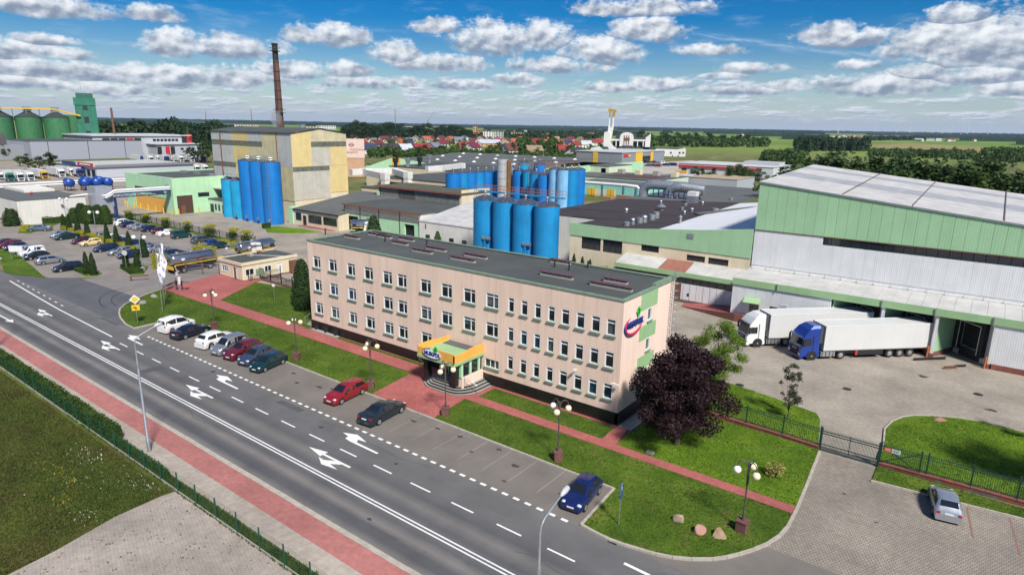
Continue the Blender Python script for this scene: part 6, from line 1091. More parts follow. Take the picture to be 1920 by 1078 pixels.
for i in range(30): HS.append((672 + i * 15.4 + R.uniform(-4, 4), R.uniform(264, 273), R.uniform(10, 15), R.choice(['red', 'orange', 'maroon', 'grey', 'dark', 'tan', 'brown']), R.choice(['white', 'cream', 'tan', 'grey']), R.uniform(0, 1.4)))
for i, (u, v, w, r, wl_, t) in enumerate(HS):
    big = 5.8 if (u, v) == (958, 290) else 4.2
    house(u, v, w, r, wl_, t, None, 4.2, big, '%s roofed %s house in the town, %s house from the left' % (r, wl_, nth(sorted(h[0] for h in HS).index(u))))
def block(u, v, w, h, wall, label, floors=4, bays=6, d=14):
    p = G(u, v); t = thing('apartment_block', label, 'apartment block', (p.x, p.y, 0), atan2(p.y, p.x) - pi / 2); part('wall', MB().box(-w / 2, w / 2, 0, d, 0, h), WALLS[wall], t); part('roof', MB().box(-w / 2 - .4, w / 2 + .4, -.4, d + .4, h, h + .7), ROOFS['dark'], t)
    for j in range(floors):
        for i in range(bays): x = -w / 2 + (i + .5) * w / bays; part('window', MB().box(x - .3 * w / bays, x + .3 * w / bays, -.15, .02, (j + .3) * h / floors, (j + .78) * h / floors), BACKG, t)
for a in ((891, 258, 9, 24, 'orange', 'narrow orange tower block above the red roofs', 6, 2), (916, 262, 20, 15, 'white', 'white balcony block behind the pale roofed houses', 4, 4), (934, 262, 20, 15, 'grey', 'grey balcony block right of the white one', 4, 4), (905, 258, 26, 14, 'orange', 'low orange block beside the narrow tower', 3, 6), (962, 259, 46, 12, 'tan', 'long tan block in the far town', 3, 9), (1015, 259, 40, 11, 'orange', 'long orange block in the far town left of the church', 3, 8), (1105, 257, 30, 11, 'orange', 'orange block just left of the church tower', 3, 6),
          (765, 248, 40, 18, 'white', 'white block showing between the tall dark trees', 3, 6), (825, 247, 44, 17, 'white', 'wide white block behind the tall poplars', 3, 7), (612, 243, 70, 14, 'white', 'white sheds on the skyline left of the town trees', 2, 8), (582, 244, 60, 12, 'cream', 'cream block on the skyline behind the yellow tower roof', 2, 6), (430, 240, 80, 12, 'white', 'row of white buildings on the far left skyline', 2, 8), (470, 240, 60, 12, 'cream', 'cream buildings on the skyline left of the chimney', 2, 6)): block(*a)
# wind turbines, masts and the crane
def turbine(u, v, h, i):
    r = 9000.; p = AT(u, v, r); t = thing('wind_turbine', 'white wind turbine on the right hand skyline, %s from left' % nth(i), 'wind turbine', (p.x, p.y, 0), atan2(p.y, p.x) - pi / 2, 'far wind turbines'); part('mast', MB().cyl((0, 0), 0, h, 4, 2.6, 8), WHITE, t); part('nacelle', MB().box(-2.4, 2.4, -6, 5, h, h + 5), WHITE, t)
    a0 = R.uniform(0, 2)
    for j in range(3): a = a0 + j * 2.094; part('blade', MB().add([(-2.2 * cos(a), -7, h + 2.5 + 2.2 * sin(a)), (2.2 * cos(a), -7, h + 2.5 - 2.2 * sin(a)), (48 * sin(a), -7, h + 2.5 + 48 * cos(a)), (0, -8.5, h + 2.5)], [(0, 1, 2), (0, 2, 3), (1, 3, 2)]), WHITE, t)
for i, u in enumerate((1571, 1640, 1681, 1705, 1747, 1766, 1781, 1802, 1814, 1852)): turbine(u, 250, 110 + (i * 37) % 30, i)
def mast(u, v0, vtop, r, label, w=.5):
    p = AT(u, v0, r); d = ray(u, vtop); h = CAM_H + d.z * r / hypot(d.x, d.y); t = thing('radio_mast', label, 'mast', (p.x, p.y, 0)); part('lattice', MB().cyl((0, 0), 0, h, w, w * .6, 4), RUST, t); part('tip', MB().cyl((0, 0), h, h + r * .004, w * .3, n=4), GALV, t)
mast(742, 260, 206, 1500, 'tall thin dark mast on the skyline above the town trees', 1.2); mast(388, 240, 209, 2200, 'thin far mast on the skyline left of the yellow tower', 1.2); mast(473, 240, 206, 1800, 'thin far mast on the skyline just left of the chimney', 1.2); mast(894, 258, 232, 1100, 'short rusty mast beside the narrow orange tower block', .9)
p = AT(803, 240, 1300); t = thing('crane', 'slanting lattice crane jib above the town trees', 'crane', (p.x, p.y, 0), atan2(p.y, p.x) - pi / 2); part('mast', MB().bar((0, 0, 0), (0, 0, 34), 1.8), GALV, t); part('jib', MB().bar((-1, 0, 33), (14, 0, 50), 1.2), GALV, t); part('cab', MB().box(-2, 1, -1.5, 1.5, 30, 33), GALV, t)
# ------------------------------------------------------------------ vegetation
RV = random.Random(21)
def leaf(k, c, s, out=None, flatn=.0):
    n = Vector((RV.gauss(0, 1), RV.gauss(0, 1), RV.gauss(0, 1) + flatn))
    if out is not None: n = n * .55 + out
    n.normalize(); a = n.orthogonal().normalized(); b = n.cross(a); t = RV.uniform(0, pi); a, b = a * cos(t) + b * sin(t), b * cos(t) - a * sin(t)
    s1, s2 = s * RV.uniform(.6, 1.3) * .5, s * RV.uniform(.4, .9) * .5
    k.add([c - a * s1, c - b * s2 + n * s * .08, c + a * s1, c + b * s2 + n * s * .08], [(0, 1, 2, 3)])
def leafcloud(blobs, n, size, shell=.35):
    k = MB(); w = [b[1] * b[1] for b in blobs]; tot = sum(w)
    for (c, r, sz), q in zip(blobs, w):
        for _ in range(max(1, int(n * q / tot))):
            d = Vector((RV.gauss(0, 1), RV.gauss(0, 1), RV.gauss(0, 1))).normalized(); rr = r * RV.uniform(0, 1) ** shell
            leaf(k, Vector(c) + Vector((d.x * rr, d.y * rr, d.z * rr * sz)), size, d)
    return k
def crown_blobs(n, rx, z0, z1, rb, skew=1.):
    out = []
    zc, hz = (z0 + z1) / 2, (z1 - z0) / 2
    for i in range(n):
        a = RV.uniform(0, 2 * pi); t = RV.uniform(-.95, .95); rad = rx * sqrt(max(0, 1 - t * t)) * RV.uniform(.35, 1) * (1 - .25 * t * skew)
        out.append(((rad * cos(a), rad * sin(a), zc + t * hz), rb * RV.uniform(.6, 1.3), .8))
    return out
def limbs(blobs, base, r0, zfork, n=7):
    k = MB().tube([(0, 0, -.05), (.03, .02, zfork * .6), (0, .05, zfork), (0, 0, zfork + (blobs[0][0][2] - zfork) * .3)], [r0 * 1.25, r0, r0 * .85, r0 * .5], 7)
    for b in blobs[:n]: e = Vector(b[0]); k.tube([(0, 0, zfork * .9), tuple(e * .45 + Vector((0, 0, zfork * .45))), tuple(e)], [r0 * .55, r0 * .32, r0 * .08], 5)
    return k
F_MAPLE = foliage('maple_purple', (.014, .006, .0085), (.040, .018, .021), 1.1, .18); F_GREEN = foliage('leaf_green', (.028, .062, .012), (.075, .135, .024), .35, .3); F_FRESH = foliage('leaf_fresh', (.10, .18, .02), (.20, .29, .04), .8, .4); F_DARK = foliage('leaf_dark', (.010, .026, .009), (.030, .062, .016), .05, .2); F_PINE = foliage('pine_needles', (.022, .050, .015), (.072, .120, .030), .25, .25); F_THUJA = foliage('thuja_green', (.012, .032, .008), (.035, .072, .014), 1.5, .2); F_GOLD = foliage('golden_shrub', (.26, .27, .014), (.50, .46, .03), 1.2, .35); F_HEDGE = foliage('hedge_green', (.025, .055, .01), (.07, .125, .018), 1.2, .3); F_YOUNG = foliage('grey_leaf', (.05, .055, .035), (.12, .125, .08), 2, .3); F_MID = foliage('leaf_mid', (.026, .060, .012), (.075, .13, .024), .08, .25)
def make(name, label, cat, blobs, n, size, fmat, r0, zf, loc, group=None, shell=.35, nl=7):
    t = thing(name, label, cat, loc, 0, group); part('crown', leafcloud(blobs, n, size, shell), fmat, t); part('trunk', limbs(blobs, None, r0, zf, nl), TRUNK, t, smooth=True); return t
# the purple maple, its green neighbour and the young trees in the yard
mb_ = crown_blobs(66, 3.7, 1.5, 8.7, 1.0, .9) + crown_blobs(30, 2.4, 2.0, 7.5, 1.2)
make('maple_tree', 'big dark purple maple at the right end of the office', 'tree', mb_, 44000, .225, F_MAPLE, .2, 1.7, (-17.6, 46.6, .1), None, .45, 16)
make('willow_tree', 'airy fresh green tree behind the purple maple', 'tree', crown_blobs(64, 2.6, 1.2, 6.9, .72, .6), 14000, .16, F_FRESH, .12, 1.0, (-19.4, 60.2, .1), None, .6, 12)
make('young_tree', 'slender young grey leaved tree standing by the yard fence', 'tree', crown_blobs(30, .95, .9, 5.2, .36, .5), 2200, .16, F_YOUNG, .05, .8, (-11.7, 57.6, .1), None, .6, 9)
make('young_tree', 'young tree at the right edge beyond the gate lawn', 'tree', crown_blobs(16, .9, 1.2, 4.6, .4, .4), 900, .17, F_YOUNG, .05, .8, (6.2, 66.4, .1), None, .6, 9)
make('shade_tree', 'broad tree just outside the right edge shading the gate lawn', 'tree', crown_blobs(26, 3.4, 3.6, 9.5, 1.3), 6000, .34, F_GREEN, .22, 2.6, (9.9, 56.2, .1))
def column(name, label, p, r, h, fmat, n, size, group=None, z=.1, cat='shrub', taper=1.0):
    t = thing(name, label, cat, (p[0], p[1], z), 0, group); k = MB()
    def rad(q): return r * ((1 - q) ** (.55 * taper) * .9 + .1 * (q < .05)) * min(1, .65 + 3 * q)
    for _ in range(n):
        q = RV.random() ** 1.25; a = RV.uniform(0, 2 * pi); rr = rad(q) * RV.uniform(.78, 1.1); d = Vector((cos(a), sin(a), .5)); leaf(k, Vector((rr * cos(a), rr * sin(a), .05 + q * h)), size, d)
    part('foliage', k, fmat, t); part('core', MB().lathe((0, 0, 0), [(.05, 0)] + [(max(.02, rad(q) * .8), .06 + q * h * .97) for q in (.02, .15, .3, .5, .7, .85, .97)], 9), fmat, t, smooth=True); return t
TP = [(-169.3, 54.4), (-166.2, 54.4), (-161.4, 54.4), (-156.0, 54.3), (-145.2, 54.0), (-140.2, 53.8), (-134.2, 53.6), (-126.6, 53.0)]
for i, p in enumerate(TP): column('thuja', 'slim dark thuja rising from the yellow car park hedge, %s from left' % nth(i), p, .85, 3.9 + .3 * (i % 3), F_THUJA, 900, .26, 'thujas along the car park hedge')
for i, (p, w) in enumerate((((-118.2, 46.3), 'left of the pair by the round sign'), ((-116.9, 47.6), 'right of the pair by the round sign'), ((-119.2, 40.6), 'left of the pair at the car park corner'), ((-117.7, 41.0), 'right of the pair at the car park corner'))): column('thuja', 'slim dark thuja, %s' % w, p, .72, 3.7, F_THUJA, 900, .22, 'thujas at the car park entrance')
def hedge(name, label, a, b, w, h, fmat, n, size, z=.1, round_=False, group=None, cat='hedge'):
    a = Vector((*a, 0)); b = Vector((*b, 0)); L = (b - a).length; t = (b - a).normalized(); q = Vector((-t.y, t.x, 0)); o = thing(name, label, cat, (a.x, a.y, z), 0, group); k = MB()
    for _ in range(n):
        s = RV.uniform(0, L); e = RV.random(); nz = .12 * h * sin(s * 1.7) * sin(s * .6 + 1)
        if e < .4: pt, d = t * s + q * RV.uniform(-w / 2, w / 2) + Vector((0, 0, h * RV.uniform(.93, 1.06) + nz)), Vector((0, 0, 1))
        else: sd = RV.choice((-1, 1)); pt, d = t * s + q * (sd * w / 2 * RV.uniform(.88, 1.1)) + Vector((0, 0, RV.uniform(.02, 1) * h)), q * sd
        if RV.random() < .08: e2 = RV.choice((0, L)); pt, d = t * e2 + q * RV.uniform(-w / 2, w / 2) + Vector((0, 0, RV.uniform(0, 1) * h)), t * (1 if e2 else -1)
        leaf(k, pt, size, d)
    part('foliage', k, fmat, o); c = MB(); p = [t * .1 - q * w * .42, t * (L - .1) - q * w * .42, t * (L - .1) + q * w * .42, t * .1 + q * w * .42]; part('core', c.prism([(v.x, v.y) for v in p], -.1, h * .9), fmat, o); return o
hx = [(-169.5, -167), (-165, -162.6), (-160.3, -157), (-154.8, -146.2), (-144.2, -141), (-139, -135.2), (-133.2, -129)]
for i, (x0, x1) in enumerate(hx): hedge('yellow_hedge', 'clipped yellow green hedge between the car rows, %s length from left' % nth(i), (x0, 54.3 - i * .12), (x1, 54.2 - i * .12), 1.3, 1.15, F_GOLD, int(420 * (x1 - x0)), .16, group='yellow hedge lengths in the car park')
for i, (p, s) in enumerate((((-176.5, 71.6), 1.6), ((-168.8, 72.2), 1.5), ((-158.2, 72.2), 1.6), ((-148.2, 72.1), 1.6), ((-137.8, 72.0), 1.9), ((-128.6, 72.2), 2.0), ((-124.6, 72.8), 1.9))):
    t = thing('golden_shrub', 'golden topped shrub along the car park fence, %s from left' % nth(i), 'shrub', (p[0], p[1], .1), 0, 'golden shrubs by the fence'); part('crown', leafcloud([((RV.uniform(-.5, .5) * s, RV.uniform(-.4, .4) * s, s * 1.35), s * .42, .45) for _ in range(7)], 900, .2, .4), F_GOLD, t); part('lower_leaves', leafcloud([((RV.uniform(-.5, .5) * s, RV.uniform(-.4, .4) * s, s * RV.uniform(.4, .95)), s * .5, .8) for _ in range(9)], 1100, .22), F_HEDGE, t); part('stem', MB().cyl((0, 0), -.1, s * 1.3, .08, n=6), TRUNK, t)
g1, g2, g3 = G(1163 * .2505, 380 + 498 * .2505), G(1500 * .2505, 380 + 436 * .2505), G(1765 * .2505, 380 + 330 * .2505)
hedge('yellow_hedge', 'bushy yellow hedge block behind the parked tanker trailer', (g1.x - 1.2, g1.y + .6), (g1.x + 1.0, g1.y + 1.4), 1.6, 2.3, F_GOLD, 1300, .2); hedge('yellow_hedge', 'tall yellow hedge block between the two tanker bodies', (g2.x - 2, g2.y + .5), (g2.x + 2, g2.y + 1.4), 2.0, 2.5, F_GOLD, 1800, .2)
for i, p in enumerate(((-128, 68.9), (-124.4, 69.3))): hedge('yellow_hedge', 'low yellow hedge cushion at the parked cars by the fence, %s' % ('left one', 'right one')[i], p, (p[0] + 2.2, p[1] + .1), 1.5, 1.1, F_GOLD, 700, .18)
hedge('boundary_hedge', 'long green hedge growing along the mesh fence at lower left', (-96, 18.45), (-53.5, 18.5), .95, 1.25, F_HEDGE, 15000, .17, 0)
hedge('boundary_hedge', 'thin straggling end of the hedge on the mesh fence', (-53.3, 18.4), (-45.0, 18.4), .5, .55, F_HEDGE, 1400, .15, 0)
hedge('ivy_hedge', 'low dark hedge at the foot of the plain white building', (-185.6, 55.2), (-183.9, 61), 1.2, 1.4, F_HEDGE, 1500, .2); hedge('ivy_hedge', 'low dark hedge in front of the silver pipe housing', (-183.9, 64.5), (-178.0, 66.8), 1.2, 1.3, F_HEDGE, 1500, .2)
for i, (p, r, h) in enumerate((((-187.3, 49.6), 2.4, 3.9), ((-182, 61), 1.8, 3.6), ((-180.6, 62.2), 2.0, 4.8), ((-178.2, 62.8), 2.0, 4.4), ((-176.3, 64.2), 2.0, 4.6), ((-174.2, 65.2), 1.6, 4.6))): column('conifer_shrub', 'rounded dark green conifer near the white building, %s from left' % nth(i), p, r, h, F_HEDGE if i % 2 else F_THUJA, 1500, .3, 'conifers near the white building', taper=.6)
column('conifer_tree', 'tall dense green conifer at the left end of the office', (-76.0, 52.2), 1.9, 6.6, F_THUJA, 3000, .26, cat='tree', taper=.75); column('conifer_tree', 'second green conifer close behind the office corner', (-73.6, 55.2), 1.5, 5.2, F_THUJA, 1800, .26, cat='tree', taper=.7); 
t = thing('round_bush', 'round dark bush on the lawn left of the office', 'bush', (-73.6, 50.6, .1)); part('crown', leafcloud([((RV.uniform(-.7, .7), RV.uniform(-.7, .7), RV.uniform(.5, 1.4)), .8, .9) for _ in range(9)], 2600, .17), F_THUJA, t); part('stem', MB().cyl((0, 0), -.1, 1.0, .08, n=6), TRUNK, t)
t = thing('pale_shrub', 'pale yellow spiky shrub beside the rightmost globe lamp', 'shrub', (-9.9, 46.6, .1)); part('crown', leafcloud([((RV.uniform(-.4, .4), RV.uniform(-.4, .4), RV.uniform(.3, .8)), .45, 1) for _ in range(7)], 800, .16), foliage('pale_leaf', (.22, .21, .05), (.45, .42, .14), 3), t); part('stem', MB().cyl((0, 0), -.1, .6, .05, n=6), TRUNK, t)
column('conifer_tree', 'bushy pine in front of the slatted unloading hall', (-109.5, 94.5), 2.2, 5.4, F_PINE, 1500, .4, cat='tree', taper=.8, z=0); column('conifer_shrub', 'small conifer against the white store wall', (-92.8, 97.5), 1.2, 3.4, F_PINE, 700, .3, z=0)
for i, p in enumerate(((-54.8, 90.6), (-53.2, 90.7), (-51.8, 90.8))): column('thuja', 'dark thuja peeping over the office roof by the hall, %s of three' % ORD[i], p, .7, 4.6 - .3 * i, F_THUJA, 700, .25, 'thujas by the cream hall', z=0)
column('yellow_bush', 'yellow green bush behind the office roof by the cream hall', (-48.6, 90.2), 1.6, 3.4, F_GOLD, 700, .3, z=0, taper=.5)
hedge('juniper_mat', 'spreading dark juniper at the round sign bed', (-120.2, 47.2), (-113.6, 46.0), 2.0, .5, F_HEDGE, 2200, .2); hedge('juniper_mat', 'spreading dark juniper at the car park corner bed', (-123.6, 40.8), (-119.4, 40.8), 1.3, .45, F_HEDGE, 1100, .2); hedge('juniper_mat', 'golden green ground shrub by the white building bed', (-181, 50.6), (-175.5, 48.2), 1.4, .7, F_GOLD, 1200, .2)
hedge('juniper_mat', 'dark low shrub at the left of the silo lawn', (-142.2, 88.3), (-140.4, 87.6), 1.6, .9, F_HEDGE, 700, .22)
# far tree prototypes, copied about
def protos(n, fn): return [fn(i) for i in range(n)]
def bl_proto(i):
    rx, h = RV.uniform(.26, .36), 1.
    return leafcloud(crown_blobs(16, rx, .22, .95, .13, .5), 950, .062, .4).mesh('crown', F_MID), limbs(crown_blobs(6, rx * .7, .4, .8, .1), None, .025, .25, 5).mesh('trunk', TRUNK)
def po_proto(i): return leafcloud(crown_blobs(20, .25, .10, .97, .12, .2), 1000, .058, .4).mesh('crown', F_DARK), limbs(crown_blobs(5, .15, .4, .8, .1), None, .02, .2, 4).mesh('trunk', TRUNK)
def pi_proto(i):
    k = MB()
    for j in range(11):
        z = .28 + j * .066; rr = (.24 - .018 * j) * RV.uniform(.7, 1.2)
        for q in range(RV.randint(5, 7)):
            a = RV.uniform(0, 2 * pi); L = rr * RV.uniform(.6, 1.2)
            for _ in range(20): s = RV.uniform(.25, 1); leaf(k, Vector((L * s * cos(a) + RV.gauss(0, .022), L * s * sin(a) + RV.gauss(0, .022), z + .05 * s + RV.gauss(0, .02))), .043, Vector((0, 0, .8)))
    return k.mesh('crown', F_PINE), MB().tube([(0, 0, -.01), (.005, 0, .5), (0, 0, 1)], [.02, .013, .003], 6).mesh('trunk', TRUNK)
PB, PP, PI = protos(4, bl_proto), protos(3, po_proto), protos(4, pi_proto)
def plant(pool, name, label, p, h, w=1., group=None, fm=None):
    c, tr_ = RV.choice(pool); t = thing(name, label, 'tree', (p[0], p[1], -.05), RV.uniform(0, 6.28), group); t.scale = (h * w, h * w, h)
    o = link('crown', c, t); link('trunk', tr_, t)
    if fm: o.material_slots[0].link = 'OBJECT'; o.material_slots[0].material = fm
    return t
def ptop(u, v, r): d = ray(u, v); return CAM_H + d.z * r / hypot(d.x, d.y)
L_ = []
for i in range(46): L_.append((650 + i * 5.1 + RV.uniform(-3, 3), RV.uniform(258, 266), 'p'))
TOPS = [(650, 231), (665, 226), (690, 227), (705, 233), (725, 228), (755, 229), (765, 240), (785, 232), (805, 231), (820, 238), (845, 232), (868, 238), (885, 246)]
def interp(u, T):
    for (a, b), (c, d) in zip(T[:-1], T[1:]):
        if a <= u <= c: return b + (d - b) * (u - a) / (c - a)
    return T[-1][1] if u > T[-1][0] else T[0][1]
for i, (u, v, _) in enumerate(sorted(L_)):
    p = G(u, v); r = hypot(p.x, p.y); plant(PP if RV.random() < .6 else PB, 'tall_tree', 'tall dark tree in the belt behind the town houses, %s from left' % nth(i), p, ptop(u, interp(u, TOPS) + RV.uniform(-1, 5), r), RV.uniform(1.0, 1.4), 'tall trees behind the town', F_DARK)
L_ = sorted([(RV.uniform(665, 1130), RV.uniform(272, 299)) for i in range(98)])
for i, (u, v) in enumerate(L_):
    p = G(u, v); plant(PB, 'garden_tree', 'green garden tree among the town houses, %s from left' % nth(i), p, RV.uniform(5, 10.5), RV.uniform(1.1, 1.6), 'garden trees in the town', RV.choice((F_GREEN, F_MID, F_FRESH, F_MID)))
L_ = sorted([(RV.uniform(1196, 1425), RV.uniform(264, 276)) for i in range(44)])
for i, (u, v) in enumerate(L_): p = G(u, v); r = hypot(p.x, p.y); plant(PB + PP, 'wood_tree', 'dark broadleaf tree in the belt right of the church, %s from left' % nth(i), p, max(9, ptop(u, 246 + (u - 1196) * .03 + RV.uniform(-2, 8), r)), RV.uniform(1.1, 1.5), 'trees right of the church', F_DARK if RV.random() < .6 else F_MID)
L_ = sorted([(RV.uniform(1295, 1430), RV.uniform(338, 352)) for i in range(16)])
for i, (u, v) in enumerate(L_): p = G(u, v); plant(PI if i % 3 else PB, 'pine_tree', 'pine in the clump beyond the silver duct, %s from left' % nth(i), p, RV.uniform(6, 8.6), RV.uniform(1.2, 1.6), 'pines beyond the silver duct', F_PINE if i % 3 else F_MID)
L_ = sorted([(-38 + i * .66 + RV.uniform(-1, 1), RV.uniform(159, 192)) for i in range(98)], key=lambda p: p[0] / p[1])
for i, p in enumerate(L_): plant(PI if RV.random() < .75 else PB, 'pine_tree', 'pine in the row behind the white warehouse, %s from left' % nth(i), p, RV.uniform(15.4, 19.6), RV.uniform(1.2, 1.7), 'pines behind the warehouse', F_PINE if i % 4 else F_MID)
L_ = sorted([(RV.uniform(1430, 1915), RV.choice((RV.uniform(286, 300), RV.uniform(300, 318)))) for i in range(56)])
for i, (u, v) in enumerate(L_): p = G(u, v); plant(PB, 'meadow_tree', 'low tree or bush on the meadows right of the church, %s from left' % nth(i), p, RV.uniform(4, 8.5), RV.uniform(1.2, 1.8), 'bushes on the meadows', RV.choice((F_MID, F_GREEN, F_DARK)))
# trees close to the lorry park and grey hall on the left
L_ = [(10, 300, 9), (38, 312, 6), (52, 317, 7.5), (75, 318, 6.5), (92, 316, 8.5), (102, 316, 7), (5, 278, 14), (374, 304, 17), (388, 306, 13), (352, 300, 7), (402, 300, 12), (20, 288, 9), (62, 322, 4)]
for i, (u, v, h) in enumerate(sorted(L_)): plant(PB, 'yard_tree', 'green tree near the lorry park and grey hall, %s from left' % nth(i), G(u, v), h, RV.uniform(1.1, 1.5), 'trees near the lorry park', F_MID if i % 2 else F_DARK)
# masses of wood that read as one
def woods(name, label, spots, fm, q=34):
    k = MB()
    for (x, y, h, r) in spots:
        for _ in range(q):
            d = Vector((RV.gauss(0, 1), RV.gauss(0, 1), abs(RV.gauss(0, 1)))).normalized(); rr = RV.uniform(.7, 1.05); leaf(k, Vector((x + d.x * r * rr, y + d.y * r * rr, h * .35 + d.z * h * .62 * rr)), r * .75, d)
        k.cyl((x, y), -.05, h * .8, r * .7, r * .35, 6, True)
    tag(link(name, k.mesh(name, fm)), label, 'woodland', kind='stuff')
sp_ = []
for i in range(230): u = RV.uniform(185, 420); r = RV.uniform(640, 900); p = AT(u, 240, r); sp_.append((p.x, p.y, max(8, ptop(u, 230 + 4 * sin(u * .09) + RV.uniform(-4, 6) - (6 if 300 < u < 335 else 0), r)), RV.uniform(4, 7)))
woods('woodland', 'dark wood behind the red trimmed hall on the left', sp_, F_DARK)
sp_ = []
for i in range(230): u = RV.uniform(1492, 1626); v = RV.uniform(270, 284); p = G(u, v); sp_.append((p.x, p.y, RV.uniform(13, 18), RV.uniform(4, 6)))
woods('woodland', 'square dark copse standing on the green meadows', sp_, F_DARK)
sp_ = []
for i in range(330): u = RV.uniform(1630, 1990); v = 291 + .02 * (u - 1640) + RV.gauss(0, 2.6) + (4 if u > 1830 else 0); p = G(u, v); sp_.append((p.x, p.y, RV.uniform(5, 8) + (6 if u > 1840 else 0), RV.uniform(3, 4.5)))
for i in range(170): u = RV.uniform(1196, 1440); p = G(u, RV.uniform(266, 277)); sp_.append((p.x, p.y, RV.uniform(9, 14), RV.uniform(5, 7)))
for i in range(90): u = RV.uniform(1430, 1500); p = G(u, RV.uniform(290, 312)); sp_.append((p.x, p.y, RV.uniform(5, 9), 4))
woods('woodland', 'dark hedgerow crossing the meadows at the right', sp_, F_MID, 26)
sp_ = []
for i in range(260): u = RV.uniform(640, 1130); v = RV.uniform(252, 262); p = G(u, v); sp_.append((p.x, p.y, RV.uniform(9, 15), RV.uniform(7, 11)))
for i in range(160): u = RV.uniform(1620, 1760); p = G(u, 262 + RV.uniform(-2, 2)); sp_.append((p.x, p.y, RV.uniform(10, 14), 9))
woods('woodland', 'mixed trees between the far town blocks', sp_, F_DARK, 22)
sp_ = []
for i in range(190): u = RV.uniform(850, 1085); p = G(u, RV.uniform(288, 303)); sp_.append((p.x, p.y, RV.uniform(2.5, 5), RV.uniform(2, 3.2)))
for i in range(60): u = RV.gauss(985, 9) if i % 2 else RV.gauss(1028, 12); p = G(u, RV.uniform(270, 292)); sp_.append((p.x, p.y, RV.uniform(8, 14), RV.uniform(3, 5)))
for i in range(70): u = RV.uniform(690, 850); p = G(u, RV.uniform(288, 296)); sp_.append((p.x, p.y, RV.uniform(4, 7), 3))
woods('woodland', 'thick green bushes and garden trees behind the gabled hall', sp_, F_GREEN, 40)
# forest belts to the horizon
FB = foliage('forest_mass', (.008, .024, .014), (.019, .044, .020), .004, 0)
def belt(label, r, dr, h, a0, a1, gap=0, seed=0):
    k = MB(); rg = random.Random(seed); n = int((a1 - a0) / .12); rows = 5
    for s in range(n):
        if gap and sin(s * .045 + seed) + .6 * sin(s * .11 + 2 * seed) < gap: continue
        q = []
        for t in range(2):
            a = radians(a0 + (s + t) * .12) + 0; rg2 = random.Random(seed * 7919 + (s + t)); hh = h * (.84 + .16 * rg2.random() + .07 * sin((s + t) * .021 + seed)); r0 = r * (1 + .03 * sin((s + t) * .05 + seed))
            q.append([(-(r0 + d) * sin(a), (r0 + d) * cos(a), z) for d, z in ((0, -.05), (0, hh * .86), (dr * .3, hh), (dr, hh * .97), (dr, -.05))])
        for j in range(4): k.poly([q[0][j], q[0][j + 1], q[1][j + 1], q[1][j]])
    tag(link('woodland', k.mesh('woodland', FB)), label, 'forest', kind='stuff')
belt('continuous dark forest along the far horizon', 9400, 900, 40, -12, 88, 0, 1); belt('forest belt before the horizon', 6200, 500, 27, -12, 88, -.75, 2); belt('broken forest belt across the plain', 4000, 350, 21, -12, 88, -.15, 3); belt('patchy woods on the nearer plain', 2900, 240, 19, -12, 88, .35, 4); belt('scattered copses beyond the town', 2100, 160, 17, -12, 88, .75, 5)
for i, u in enumerate(sorted(1395 + i * 9 + RV.uniform(-6, 6) if i < 56 else RV.uniform(960, 1100) for i in range(64))):
    hz_ = 237.2 + .0185 * (u - 1040); p = AT(u, hz_ + RV.uniform(7, 13), RV.uniform(2300, 3900)); w = RV.uniform(9, 26)
    t = thing('farmhouse', 'tiny pale farm building far out on the plain, %s from left' % nth(i), 'house', (p.x, p.y, 0), RV.uniform(0, 3), 'far farm buildings'); part('wall', MB().box(-w / 2, w / 2, -5, 5, 0, 5), WALLS['white'] if i % 3 else WALLS['cream'], t); part('roof', MB().add([(-w / 2, -5.5, 5), (w / 2, -5.5, 5), (w / 2, 5.5, 5), (-w / 2, 5.5, 5), (-w / 2, 0, 9), (w / 2, 0, 9)], [(0, 1, 5, 4), (2, 3, 4, 5), (1, 2, 5), (3, 0, 4)]), ROOFS[('red', 'pale', 'orange', 'grey')[i % 4]], t)
